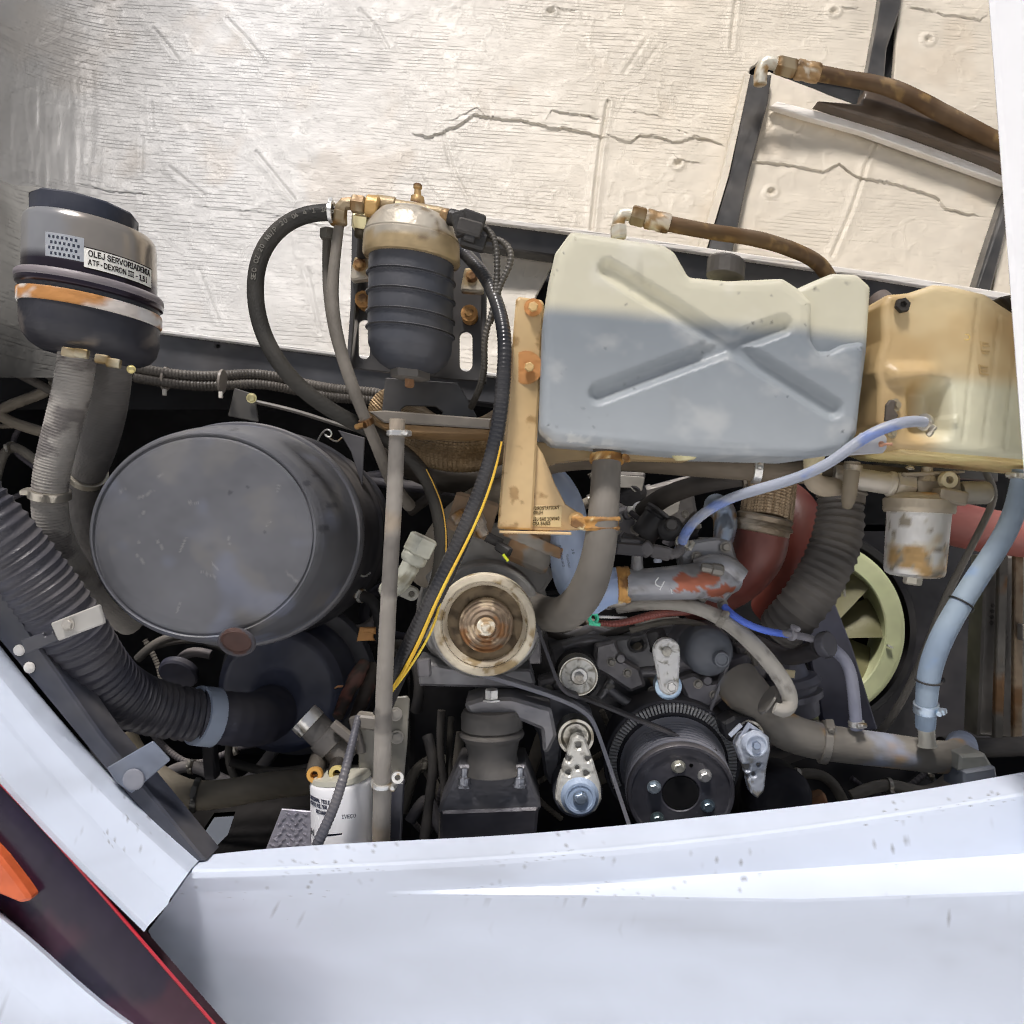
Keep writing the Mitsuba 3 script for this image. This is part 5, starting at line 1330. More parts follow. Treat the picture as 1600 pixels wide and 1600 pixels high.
# black coolant parts above the thermostat housing
k = thing('black_sensor', 'black ribbed cylinder behind the blue hose end', 'sensor')
part(k, 'body', canister(1004, 838, 1030, 802, 1.40, [(0, 18), (0.1, 21), (0.8, 21), (0.85, 23), (1, 22), (1, 0)], n=30), 'plastic', look('#2a2a2c', dust=0.15))
part(k, 'ring', canister(1030, 804, 1034, 799, 1.39, [(0, 22), (0.2, 25), (0.8, 25), (1, 20)], n=30), 'plastic', look('#3a3a3b', dust=0.2))
k = thing('black_sensor', 'round black sensor with a knob just left of the blue hose end', 'sensor')
part(k, 'body', disc(1048, 826, 1.38, [(-4, 0), (-4, 14), (0, 20), (30, 20)], 28), 'plastic', look('#2e2e30', dust=0.2))
part(k, 'knob', disc(1050, 820, 1.36, [(0, 0), (0, 8), (3, 10), (14, 10)], 9), 'plastic', look('#4c4b4a', dust=0.3))
part(k, 'bolt', bolt_mesh(1071, 803, 1.4, 5, axis=(0.3, -1, 0.2)), 'cast_metal', look('#8f8b83'))
uh = [(1000, 805, 1.46), (1030, 782, 1.42), (1075, 762, 1.38), (1120, 752, 1.36), (1165, 745, 1.35)]
k = thing('rubber_hose', 'short thick black hose rising right under the pale tank', 'hose')
part(k, 'tube', tube(uh, [16, 16, 15, 14.5, 14], n=24), 'rubber', look('#3d3a37', dust=0.3))
clamp(k, uh, [16, 16, 15, 14.5, 14], (1003, 801), 9, STEEL, screw=(-0.6, -1, 0.6))
clamp(k, uh, [16, 16, 15, 14.5, 14], (1163, 746), 7, look('#57524b'), screw=(0, -1, -0.4))
cn = thing('wire_connector', 'black two part plug and socket lying above the grey coolant pipe', 'connector')
part(cn, 'socket', cat(block(P(962, 856, 1.26), P(1004, 860, 1.27), 0.018, 0.018), block(P(968, 846, 1.26), P(998, 849, 1.27), 0.01, 0.012), canister(972, 838, 1004, 852, 1.28, [(0, 7), (0.5, 8), (0.52, 10), (1, 10)], n=14)), 'plastic', look('#39383a', dust=0.3))
part(cn, 'plug', cat(block(P(1004, 850, 1.27), P(1016, 866, 1.27), 0.02, 0.02), block(P(1018, 860, 1.27), P(1046, 866, 1.27), 0.02, 0.02), canister(1044, 864, 1052, 866, 1.27, [(0, 8), (1, 9)], n=14)), 'plastic', look('#424143', dust=0.3))
part(cn, 'elbow', tube([(1048, 866, 1.27), (1058, 864, 1.27), (1064, 854, 1.28), (1066, 846, 1.29)], 8, n=16), 'plastic', look('#4a494a', dust=0.3))
part(cn, 'grey_stub', canister(1027, 866, 1028, 879, 1.28, [(0, 5), (0.5, 5), (0.55, 6.5), (1, 6.5)], n=16), 'plastic', look('#777d88'))

# thermostat housing with grey coolant pipe
th = thing('thermostat_housing', 'grey cast coolant housing with flaking red paint and a scratched 4', 'coolant housing')
CG = look('#85868a', var=0.16, dust=0.25, patch=[('#a5573f', 0.18, 24), ('#6d6c6c', 0.3, 30)])


def cast_pipe(v, n):
    base = paint(look('#86878a', var=0.16, dust=0.25, patch=[('#6d6c6c', 0.3, 30)]), v, n, 3)
    lv = (v - EYE) @ RM
    px, py = 800 + lv[:, 0] / (K * lv[:, 1]), 800 - lv[:, 2] / (K * lv[:, 1])
    w = meshkit.fbm(v * 60, 3, seed=8)
    b = np.minimum(np.hypot((px - 1066) / 26, (py - 914) / 17), np.minimum(np.hypot((px - 1102) / 22, (py - 906) / 9), np.hypot((px - 1118) / 18, (py - 922) / 10)))
    t = sm(1.12, 0.98, b + 3.2 * (w - 0.5))[:, None]
    return base * (1 - t) + C('#a8644c')[None] * (0.8 + 0.4 * w)[:, None] * t


part(th, 'pipe', tube([(978, 914, 1.29), (1010, 913, 1.29), (1060, 910, 1.29), (1100, 906, 1.30), (1140, 896, 1.32)], [25, 25, 27, 29, 30], n=48, step=0.003), 'cast_metal', cast_pipe)
part(th, 'upper_boss', tube([(1090, 888, 1.31), (1120, 882, 1.30), (1146, 892, 1.30), (1160, 902, 1.30)], [16, 17, 17, 14], n=28), 'cast_metal', cast_pipe)
part(th, 'flange', plate([(1062, 868), (1080, 846), (1122, 840), (1144, 846), (1152, 872), (1164, 890), (1160, 912), (1144, 930), (1130, 946), (1106, 938), (1086, 944), (1072, 930)], 1.325, 0.035, rnd=5, bevel=0.004), 'cast_metal', cast_pipe, fine=0.006)
part(th, 'plug', canister(1096, 886, 1130, 892, 1.275, [(0, 6), (0.1, 8), (0.45, 8), (0.5, 10), (0.9, 10), (1, 8)], n=8), 'cast_metal', look('#6b6964', dust=0.3))
part(th, 'stub', canister(995, 893, 996, 863, 1.29, [(0, 11), (0.2, 10), (0.85, 8.5), (0.9, 9.5), (1, 9), (1, 0)], n=24), 'cast_metal', look('#7c7c7d', dust=0.25))
for x, y in ((1134, 855), (1089, 870), (1143, 919), (1096, 935), (1129, 945)):
    part(th, 'bolt', bolt_mesh(x, y, 1.318, 6.5, h=0.9), 'cast_metal', look('#77746e', dust=0.3))
part(th, 'scratched_mark', cat(tube([(1029, 902, 1.252), (1024, 912, 1.252), (1032, 917, 1.252)], 0.9, n=6, step=0.002), tube([(1038, 908, 1.252), (1031, 922, 1.252)], 0.9, n=6, step=0.002), tube([(1048, 920, 1.254), (1050, 927, 1.256)], 0.8, n=6, step=0.002)), 'plastic', look('#d8d8d6', dust=0), label='scratched figure 4')
part(th, 'inlet_pipe', tube([(1128, 850, 1.36), (1133, 825, 1.37), (1130, 800, 1.40), (1118, 790, 1.44)], [15, 18, 19, 19], n=28), 'bright_metal', look('#9aa6b8', dust=0.2, patch=[('#9a7d50', 0.4, 26)]))
k = thing('blue_joint', 'pale blue hose joint with a rusty band feeding the grey coolant pipe', 'hose joint')
part(k, 'tube', tube([(920, 930, 1.33), (945, 918, 1.31), (975, 913, 1.295)], [32, 30, 27], n=36), 'plastic', look('#8a9cc0', dust=0.35, patch=[('#8a5a40', 0.15, 24)]))
part(k, 'band', canister(963, 914, 984, 913, 1.295, [(0, 24), (0.05, 28.5), (0.3, 29.5), (0.4, 28), (0.6, 28), (0.7, 29.5), (0.95, 28.5), (1, 24)], n=40), 'rust', RB)
part(k, 'collar', canister(930, 938, 978, 938, 1.31, [(0, 8), (0.1, 11), (0.9, 11), (1, 8)], n=20), 'cast_metal', look('#8a857c', dust=0.3))

# shiny bent pipe with printed text and the wide grey hose that meets it
sp = thing('polished_pipe', 'smooth pale blue metal pipe curving behind the thick grey hose', 'pipe')
part(sp, 'tube', tube([(845, 738, 1.42), (872, 768, 1.38), (887, 810, 1.35), (890, 860, 1.34), (898, 910, 1.34), (925, 940, 1.34)], [26, 28, 30, 31, 30, 26], n=40), 'gloss', look('#94a2bc', var=0.1, dust=0.3, dustc=C('#9b968c')))
for tx, x, y, w in (('GROHMANN B', 873, 852, 34), ('CHROME', 884, 866, 22), ('25', 893, 858, 8)):
    part(sp, 'lettering', flat_text(tx, x, y, 1.298, 3.4, slope=80, width=w), 'matt', look('#3c4460', dust=0, gain=1))
wh = [(668, 905, 1.44), (680, 865, 1.42), (706, 824, 1.42), (745, 790, 1.42), (790, 770, 1.42), (840, 752, 1.43), (870, 735, 1.44)]
k = thing('wide_hose', 'wide dusty grey hose arching over the compressor from the silver union', 'hose')
part(k, 'tube', tube(wh, [24, 27, 28, 28, 27, 24, 22], n=36), 'rubber', look('#7b7468', var=0.18, dust=0.5))
un = thing('silver_union', 'silver hexagon union and bent pipe left of the compressor', 'fitting')
SIL = look('#a9a99c', var=0.2, dust=0.2, patch=[('#7a7768', 0.25, 70)])
part(un, 'nut', canister(664, 838, 650, 866, 1.22, [(0, 20), (0.08, 25), (0.92, 25), (1, 21)], n=6), 'cast_metal', SIL)
part(un, 'collar', canister(651, 864, 642, 880, 1.22, [(0, 19), (0.2, 21), (0.7, 21), (1, 17)], n=8), 'cast_metal', SIL)
part(un, 'pipe', tube([(645, 876, 1.22), (634, 898, 1.22), (620, 915, 1.23), (604, 922, 1.25)], [15, 15, 15, 14], n=28), 'cast_metal', SIL)
part(un, 'flange', plate(hull((618, 918, 10), (643, 928, 11)), 1.24, 0.012, holes=[hull((643, 928, 4.5))]), 'cast_metal', look('#8c8b83', dust=0.2), fine=0.006)
part(un, 'bolt', bolt_mesh(643, 928, 1.245, 6), 'cast_metal', look('#4c4a45'))

# compressor
cm = thing('compressor', 'grey compressor with a big rusty pulley in the middle of the bay', 'compressor')
part(cm, 'housing', disc(752, 962, 1.42, [(-20, 0), (-20, 70), (-14, 92), (0, 98), (40, 100), (60, 108), (200, 108)], 48), 'cast_metal', look('#8a8986', dust=0.35))
part(cm, 'front_collar', disc(757, 970, 1.33, [(0, 70), (-2, 86), (4, 91), (34, 93), (80, 93)], 64), 'cast_metal', look('#93928f', dust=0.35))
part(cm, 'head_plate', plate([(664, 900), (690, 845), (730, 820), (790, 818), (842, 850), (866, 900), (846, 930), (680, 940)], 1.40, 0.14, rnd=4, bevel=0.006), 'cast_metal', look('#8f8e8a', dust=0.4), fine=0.01)
part(cm, 'head', cat(block(P(800, 838, 1.36), P(864, 866, 1.36), 0.05, 0.07), *[block(P(806 + 12 * i, 826 + 5.2 * i, 1.315), P(800 + 12 * i, 842 + 5.2 * i, 1.315), 0.006, 0.03) for i in range(6)]), 'rust', look('#8a7158', var=0.3, dust=0.4, patch=[('#7d7a74', 0.45, 24)]), label='rusty finned head', fine=0.006)
part(cm, 'head', block(P(706, 796, 1.36), P(772, 816, 1.36), 0.04, 0.06), 'rust', look('#877460', var=0.3, dust=0.4), label='rusty inlet head', fine=0.006)
for a, b in (((712, 800), (730, 828)), ((742, 806), (756, 838))):
    part(cm, 'union', canister(*a, *b, 1.31, [(0, 10), (0.05, 13), (0.5, 13), (0.55, 10), (0.9, 10), (1, 8)], n=8), 'cast_metal', look('#9d958a', dust=0.2, patch=[('#8a6a44', 0.4, 40)]))
part(cm, 'bracket', plate([(650, 1030), (700, 1042), (830, 1046), (838, 1070), (800, 1076), (655, 1072)], 1.36, 0.08, rnd=4, bevel=0.004), 'cast_metal', look('#828284', dust=0.4), fine=0.01)
for a, b in ((P(662, 1030, 1.34), P(664, 1056, 1.34)), (P(834, 1000, 1.35), P(836, 1036, 1.35))):
    part(cm, 'bracket_lug', block(a, b, 0.016, 0.02), 'cast_metal', look('#68676a', dust=0.3), fine=0.01)
part(cm, 'wire_tag', block(P(786, 866, 1.29), P(794, 877, 1.29), 0.007, 0.004), 'plastic', look('#b9d23a', dust=0), label='small yellow green tag')
part(cm, 'plug', cat(block(P(778, 852, 1.31), P(796, 864, 1.30), 0.014, 0.014), canister(760, 838, 784, 850, 1.32, [(0, 8), (1, 8)], n=12)), 'plastic', look('#3f3f40', dust=0.3))
pc = part(cm, 'pulley', disc(757, 977, 1.24, [(30, 60), (6, 66.5), (1.5, 68), (0, 69.5), (0, 78), (1.5, 80), (8, 80.5), (36, 80.5), (37, 66)], 150, caps=False), 'rust', look('#aaa291', var=0.18, f=60, dust=0.1, patch=[('#83745a', 0.28, 60)]), label='cream worn pulley rim')
part(pc, 'recess', disc(757, 977, 1.24, [(4, 66.8), (34, 63), (50, 60), (50, 0)], 72, caps=False), 'plastic', look('#232224', dust=0.1))
part(pc, 'plate', disc(757, 977, 1.24, [(40, 40), (31, 41), (29, 46), (29, 58), (31, 62), (40, 63)], 72, caps=False), 'rust', look('#6d6252', var=0.3, f=60, dust=0.1, patch=[('#4f463b', 0.3, 60)]))
hubp = [(34, 44), (20, 43), (17, 41), (20, 38), (16, 35), (14, 34), (15, 31), (11, 29), (9, 27), (11, 24), (7, 22), (5, 19), (9, 17), (9, 12)]
part(pc, 'hub', disc(759, 980, 1.24, hubp + [(9, 0)], 120), 'rust', look('#75695c', var=0.35, f=60, dust=0.1, patch=[('#7a5c42', 0.36, 30), ('#a99b86', 0.2, 50)]))
part(pc, 'nut', cat(disc(759, 980, 1.24, [(0, 0), (0, 6), (2, 8), (9, 9)], 20), disc(759, 980, 1.24, [(3, 9.5), (2, 12), (3, 14), (9, 15)], 24)), 'rust', look('#9c8668', patch=[('#d2c4ac', 0.35, 120)]))
for x, y in ((716, 934), (802, 949), (733, 994)):
    part(pc, 'hole', lathe(P(x, y, 1.275), (0, 1, 0), [(0, 0), (0, 0.0026), (0.006, 0.0026)], 12), 'matt', look('#15120f', dust=0, var=0))

# idlers and tensioners
ip = thing('idler_pulley', 'speckled pale idler pulley just right of the compressor pulley', 'pulley')
part(ip, 'rim', disc(904, 1057, 1.32, [(6, 24), (2, 27), (0, 28.5), (0, 30), (2, 31), (40, 31)], 48), 'bright_metal', look('#b0ada4', dust=0.15))
part(ip, 'face', disc(904, 1057, 1.32, [(1, 0), (1, 26), (4, 28)], 40), 'rust', FACE)
part(ip, 'sleeve', disc(904, 1057, 1.36, [(0, 20), (0, 34), (60, 34)], 40), 'rubber', look('#222224', dust=0.1))
part(ip, 'bolt', cat(disc(905, 1057, 1.318, [(-2, 0), (-2, 12), (0, 13.5), (3, 13.5)], 28), bolt_mesh(905, 1057, 1.315, 7.5, washer=0)), 'bright_metal', ALU)
lk_ = thing('belt_tensioner', 'small white metal link tensioner with two discs right of the idler pulley', 'tensioner')
part(lk_, 'link', plate(hull((1042, 1018, 21), (1046, 1072, 15)), 1.31, 0.012, bevel=0.003), 'rust', look('#c9c8c2', var=0.1, f=60, dust=0.05, patch=[('#85837a', 0.22, 130)]), fine=0.005)
part(lk_, 'upper_disc', disc(1042, 1018, 1.308, [(-3, 0), (-3, 17), (-1, 20), (2, 20.5)], 40), 'rust', look('#cbc9c2', var=0.1, dust=0.05, patch=[('#77756c', 0.3, 130)]))
part(lk_, 'screw', disc(1042, 1018, 1.302, [(-2, 0), (-2, 3), (-1.5, 3), (-1, 7), (2, 8)], 24), 'bright_metal', look('#8f8d86'))
part(lk_, 'lower_disc', disc(1045, 1073, 1.325, [(0, 0), (0, 17), (2, 21), (10, 21.5), (12, 20), (30, 20)], 40), 'bright_metal', look('#9db0c6', dust=0.05))
part(lk_, 'bolt', bolt_mesh(1049, 1073, 1.306, 7.5, h=0.7, washer=1.2), 'bright_metal', ALU)
part(lk_, 'bracket', cat(block(P(1018, 1000, 1.37), P(1036, 996, 1.36), 0.03, 0.03), canister(1022, 1004, 1040, 1012, 1.36, [(0, 16), (1, 18)], n=24)), 'plastic', look('#28282a', dust=0.2))
oc = thing('oil_filter_cap', 'dark grey domed oil filter cap right of the white link', 'oil filter')
part(oc, 'dome', disc(1108, 1019, 1.38, [(-14, 0), (-13, 14), (-8, 30), (0, 37), (8, 38), (60, 38)], 56), 'plastic', look('#5d6167', var=0.15, dust=0.2))
part(oc, 'boss', disc(1127, 1030, 1.36, [(-4, 0), (-4, 8), (-6, 9), (-6, 11.5), (-3, 12.5), (8, 13)], 32), 'plastic', look('#63676d', dust=0.15))
part(oc, 'housing', disc(1098, 1022, 1.44, [(0, 36), (0, 46), (4, 49), (80, 49)], 48), 'cast_metal', look('#626166', dust=0.3))

PD = 1.32
AXC = np.array([0.047, 1.0, 0.19])
AXC /= np.linalg.norm(AXC)
cp_ = thing('crankshaft_pulley', 'large dark crankshaft pulley with a toothed damper ring and five bolts', 'pulley')
s_ = K * PD
part(cp_, 'front_disc', disc(1064, 1242, PD, [(22, 0), (22, 28), (6, 29), (4, 31), (5, 60), (3, 64), (3, 76), (0, 78), (0, 82), (3, 84), (12, 84), (14, 80)], 96, axis=AXC), 'cast_metal', look('#4d4d53', var=0.25, dust=0.3))
gv = [(14, 80)]
for i in range(7):
    gv += [(16 + 10 * i, 85), (21 + 10 * i, 85), (23 + 10 * i, 80), (25 + 10 * i, 80)]
gv += [(90, 85), (94, 86), (96, 88)]
part(cp_, 'belt_grooves', disc(1064, 1242, PD, gv, 90, axis=AXC), 'gloss', look('#77787f', dust=0.2))
part(cp_, 'damper', disc(1064, 1242, PD, [(104, 78), (104, 91), (107, 92), (108, 108), (106, 109), (106, 113), (110, 115), (160, 115), (162, 100)], 96, axis=AXC), 'plastic', look('#3c3c41', var=0.25, dust=0.2))
_, ta, tb_ = basis(AXC)
pc0 = P(1064, 1242, PD) + AXC * 106 * s_
teeth = []
for i in range(104):
    a = 2 * math.pi * i / 104
    u0 = math.cos(a) * ta + math.sin(a) * tb_
    if u0[2] > -0.45:
        w0 = np.cross(u0, AXC)
        q = [pc0 + u0 * r * s_ + w0 * h * s_ + AXC * o * s_ for o in (-5, 3) for r, h in ((93, -1.5), (93, 1.5), (107, 1.9), (107, -1.9))]
        teeth.append(trimesh.convex.convex_hull(np.array(q)))
tk = part(cp_, 'teeth', cat(*teeth), 'plastic', look('#a3a3a2', dust=0.2))
labels[tk] = {'kind': 'stuff'}
part(cp_, 'hub_bore', disc(1064, 1242, PD, [(21, 0), (21, 27.5), (5, 28.5)], 48, axis=AXC), 'rubber', look('#161618', dust=0.05))
for x, y, c in ((1060, 1198, '#b9b6a8'), (1101, 1212, '#c4c2bb'), (1106, 1259, '#6f7c84'), (1022, 1230, '#a9b5c0'), (1027, 1279, '#6d7a7c')):
    part(cp_, 'bolt', bolt_mesh(x, y, PD + 0.002 - 0.19 * (1242 - y) * s_, 8.5, h=0.95, washer=1.3, axis=-AXC), 'bright_metal', look(c, dust=0.1))
part(cp_, 'pin_hole', lathe(P(1080, 1196, PD + 0.003 - 0.19 * 46 * s_), (0, 1, 0), [(0, 0), (0, 0.003), (0.006, 0.003)], 12), 'matt', look('#101012', dust=0, var=0))


def tensioner(label, pu, pr, base, br, d, tint, pockets, extra):
    t = thing('belt_tensioner', label, 'tensioner')
    x, y = pu
    bx, by = base
    part(t, 'pulley', disc(x, y, d + 0.03, [(4, 0), (4, pr * 0.7), (0, pr * 0.85), (0, pr), (3, pr + 1), (40, pr + 1)], 44), 'bright_metal', look('#b5b1a7', dust=0.2, patch=[('#7d786c', 0.3, 60)]))
    part(t, 'arm', plate(extra, d, 0.022, holes=pockets, rnd=3, bevel=0.0025), 'cast_metal', look(tint, var=0.15, dust=0.15, patch=[('#85837c', 0.2, 60)]), fine=0.005)
    part(t, 'arm_floor', plate(extra, d + 0.009, 0.016, rnd=3, bevel=0.001), 'cast_metal', look('#6d6c6a', dust=0.3), fine=0.006)
    return t


def tri(cx, cy, r, a):
    return [(cx + r * math.cos(math.radians(a + q)), cy + r * math.sin(math.radians(a + q))) for q in (0, 120, 240)]


tp_ = tensioner('ribbed aluminium tensioner arm below the belts left of the crankshaft pulley', (900, 1152), 28, (906, 1248), 34, 1.29, '#b9b7ae',
                [tri(889, 1186, 8, 90), tri(918, 1186, 8, 90), tri(903, 1180, 6, 270), tri(888, 1208, 8, 60), tri(916, 1209, 9, 120), tri(902, 1200, 7, 270), [(899, 1160), (909, 1160), (909, 1170), (899, 1170)]],
                [(894, 1154), (903, 1149), (914, 1154), (926, 1186), (938, 1226), (940, 1250), (930, 1268), (906, 1276), (884, 1270), (868, 1250), (872, 1224), (884, 1186)])
part(tp_, 'boss', disc(906, 1245, 1.288, [(-6, 0), (-6, 19), (-8, 20), (-8, 24), (-3, 26), (2, 30)], 48), 'gloss', look('#7f8ea2', var=0.15, dust=0.25))
part(tp_, 'bolt', bolt_mesh(907, 1247, 1.28, 9, h=0.8), 'bright_metal', look('#8f9cab'))
part(tp_, 'spring_case', disc(903, 1240, 1.33, [(0, 30), (0, 37), (4, 39), (60, 39)], 40), 'cast_metal', look('#50535a', dust=0.3))
part(tp_, 'mount_arm', plate([(822, 1090), (880, 1085), (925, 1110), (930, 1150), (880, 1160), (868, 1240), (850, 1210), (842, 1150), (824, 1120)], 1.40, 0.04, rnd=6, bevel=0.005), 'cast_metal', look('#626368', dust=0.35), fine=0.01)
tq = tensioner('bluish ribbed tensioner arm right of the crankshaft pulley', (1170, 1150), 24, (1180, 1165), 21, 1.31, '#a7adb9',
               [tri(1170, 1198, 7, 90), tri(1186, 1196, 7, 90), tri(1178, 1210, 7, 270), tri(1182, 1224, 6, 90), tri(1170, 1213, 5, 90)],
               [(1150, 1165), (1158, 1150), (1180, 1140), (1202, 1152), (1204, 1172), (1198, 1200), (1194, 1236), (1184, 1248), (1174, 1240), (1166, 1210)])
part(tq, 'boss', disc(1180, 1163, 1.305, [(-6, 0), (-6, 14), (-9, 15), (-9, 17), (-5, 19), (2, 21)], 44), 'gloss', look('#a5adbd', dust=0.15))
part(tq, 'bolt', bolt_mesh(1181, 1164, 1.296, 7, h=1.0, washer=0), 'bright_metal', look('#8c96a6'))
part(tq, 'case', plate([(1128, 1130), (1148, 1120), (1180, 1124), (1192, 1140), (1170, 1150), (1150, 1164), (1136, 1156)], 1.34, 0.05, rnd=2, bevel=0.005), 'plastic', look('#2b2c30', dust=0.2), fine=0.01)
for a, b in (((1140, 1150), (1158, 1132)), ((1156, 1154), (1172, 1130)), ((1172, 1134), (1190, 1146))):
    part(tq, 'case_rib', block(P(*a, 1.315), P(*b, 1.315), 0.006, 0.006), 'gloss', look('#9aa0ac', dust=0.2))

BELT = look('#3e3e42', var=0.15, dust=0.3)
solo('drive_belt', 'flat black drive belt running from under the compressor pulley to the left tensioner', 'belt', belt([(735, 1051), (770, 1060), (830, 1078), (890, 1100), (922, 1122), (936, 1150), (950, 1190), (974, 1262), (990, 1310)], 1.30, 0.034, 6), 'rubber', look('#6d6e74', var=0.15, dust=0.35))
solo('drive_belt', 'thin belt edge descending from the right of the compressor pulley to the idler', 'belt', belt([(838, 968), (842, 985), (858, 1030), (872, 1066), (884, 1082), (904, 1090)], 1.29, 0.03, 5), 'rubber', BELT)
solo('drive_belt', 'long belt stretched from the idler pulley to the top of the crankshaft pulley', 'belt', belt([(890, 1086), (910, 1092), (1000, 1128), (1090, 1163), (1120, 1174)], 1.33, 0.03, 4), 'rubber', BELT)
solo('drive_belt', 'short belt rising from the crankshaft pulley beside the domed oil filter cap', 'belt', belt([(1108, 1118), (1120, 1085), (1134, 1050), (1140, 1030)], 1.40, 0.02, 4), 'rubber', look('#77767a', dust=0.3))

# engine mount
em = thing('engine_mount', 'round dark rubber engine mount on a bolted square base', 'engine mount')
MD = 1.32
part(em, 'base', plate([(716, 1196), (822, 1196), (846, 1262), (838, 1272), (690, 1276), (684, 1268)], MD - 0.02, 0.10, rnd=4, bevel=0.004), 'cast_metal', look('#5c5c60', dust=0.4), fine=0.01)
part(em, 'base_front', plate([(688, 1268), (842, 1262), (836, 1330), (686, 1330)], MD - 0.024, 0.06, rnd=4, bevel=0.004), 'cast_metal', look('#3b3b40', dust=0.3), fine=0.01)
part(em, 'rubber_body', canister(768, 1108, 770, 1205, MD, [(0, 44), (0.08, 48), (0.30, 48), (0.33, 43), (0.36, 49), (0.40, 51), (0.44, 49), (0.5, 43), (0.72, 38), (0.85, 40), (1, 48), (1, 0)], n=52), 'rubber', look('#4b4a49', dust=0.4))
part(em, 'top_lug', plate([(724, 1100), (756, 1090), (800, 1090), (862, 1108), (870, 1150), (850, 1190), (846, 1140), (800, 1122), (740, 1128)], MD - 0.02, 0.09, rnd=5, bevel=0.005), 'cast_metal', look('#6f6f72', dust=0.45), fine=0.01)
part(em, 'bolt', canister(768, 1095, 768, 1076, 1.30, [(0, 15), (0.15, 15), (0.2, 11), (0.9, 11), (1, 9), (1, 0)], n=6), 'bright_metal', ALU)
for x, y in ((725, 1220), (812, 1219)):
    part(em, 'stud', canister(x, y + 10, x + 1, y - 20, 1.295, [(0, 11), (0.12, 11), (0.14, 9), (0.5, 9), (0.55, 5), (0.95, 5), (1, 4), (1, 0)], n=8), 'bright_metal', look('#93959a', dust=0.2))

# white spin-on filter, bracket and cables low down
wf = thing('spin_on_filter', 'white spin on filter canister with small print behind the bumper lip', 'fuel filter')
WD = 1.27
part(wf, 'canister', canister(533, 1214, 536, 1330, WD, [(0, 40), (0.01, 44), (0.04, 47), (0.08, 48), (1, 48), (1, 0)], n=56), 'paint', look('#d3d3d6', var=0.08, dust=0.15))
part(wf, 'rim', canister(532, 1206, 533, 1217, WD, [(0, 38), (0.2, 45), (0.8, 47), (1, 45)], n=48), 'plastic', look('#8a897f', dust=0.3))
wc = P(533, 1250, WD)
R2 = 48.3 * K * WD
for tx, y, a0, w in (('ORIGINAL TEILE', 1242, -62, 44), ('PARTS FILTER', 1250, -60, 38), ('IVECO', 1262, 12, 22), ('RICAMBI', 1259, -40, 22)):
    part(wf, 'lettering', round_text(tx, wc, R2, (1250 - y) * K * WD, 5.5 * K * WD, math.radians(a0), 0.06, width=w * K * WD, bold=True), 'matt', look('#43454f', dust=0))
part(wf, 'lettering', round_text('H', wc, R2, (1250 - 1296) * K * WD, 9 * K * WD, math.radians(-58), 0.06, bold=True), 'matt', look('#23252c', dust=0))
part(wf, 'swoosh', round_patch(wc, R2, (1250 - 1288) * K * WD, (1250 - 1285.5) * K * WD, math.radians(-20), math.radians(30), -0.1), 'matt', look('#23252c', dust=0))
for x, y, c in ((491, 1211, '#b98a4c'), (526, 1209, '#c0ab74')):
    k = thing('quick_fitting', f'{"left" if x < 500 else "right"} brass ringed quick coupling on top of the white filter', 'fitting', None)
    part(k, 'ring', lathe(P(x, y, 1.25), (0, -1, 0.15), [(-0.012, 0.0105), (-0.001, 0.0115), (0.001, 0.0105), (0.001, 0.0055), (-0.012, 0.005)], 32), 'cast_metal', look(c, var=0.2, dust=0.1))
    part(k, 'body', tube([(x, y, 1.262), (x + 6, y - 22, 1.29), (x + 14, y - 44, 1.32)], [14, 14, 13], n=22), 'plastic', look('#2e2b28', dust=0.25))
solo('ribbed_cable', 'ribbed black cable crossing in front of the white filter', 'cable', tube([(560, 1120, 1.25), (548, 1170, 1.22), (535, 1220, 1.195), (518, 1270, 1.19), (500, 1310, 1.19), (486, 1345, 1.2)], [6, 7, 8, 8.5, 9, 9], rib=(0.0058, 0.0008), n=14), 'plastic', look('#4b4b50', dust=0.3))
bp = thing('filter_mount', 'grey steel mounting plate with nuts behind the tall grey pipe', 'bracket')
part(bp, 'plate', plate([(612, 1090), (636, 1088), (640, 1094), (636, 1160), (630, 1226), (622, 1330), (560, 1330), (560, 1120), (612, 1114)], 1.28, 0.006, rnd=3, holes=[hull((630, 1125, 3))]), 'paint', look('#68665f', var=0.25, dust=0.4), fine=0.01)
for x, y in ((618, 1116), (620, 1152)):
    part(bp, 'nut', bolt_mesh(x, y, 1.275, 8, axis=(0.3, -1, 0)), 'cast_metal', look('#7d7a74', dust=0.3))
part(bp, 'clip', block(P(558, 1124, 1.26), P(590, 1128, 1.26), 0.03, 0.02), 'plastic', look('#57544f', dust=0.4), fine=0.01)
solo('dark_bar', 'dark upright bar directly right of the mounting plate', 'bracket', plate([(612, 1222), (630, 1224), (624, 1340), (608, 1340)], 1.25, 0.02), 'paint', look('#3b3c44', dust=0.25), fine=0.012)
tp2 = thing('tread_plate', 'small aluminium tread plate left of the white filter', 'tread plate')
part(tp2, 'sheet', plate([(440, 1264), (486, 1268), (486, 1335), (412, 1335)], 1.30, 0.004, bevel=0.001), 'cast_metal', look('#96949c', dust=0.1), fine=0.008)
lz_ = []
for r in range(8):
    for c in range(6):
        x, y = 424 + c * 13 + (6 if r % 2 else 0), 1272 + r * 8
        if x > 440 - (y - 1264) * 0.4 + 4 and x < 482:
            lz_.append(block(P(x - 3, y + (2 if c % 2 else -2), 1.299), P(x + 3, y + (-2 if c % 2 else 2), 1.299), 0.0022, 0.0016, bev=0.3))
lzk = part(tp2, 'tread', cat(*lz_), 'bright_metal', look('#a9a7ad', dust=0.1))
labels[lzk] = {'kind': 'stuff'}
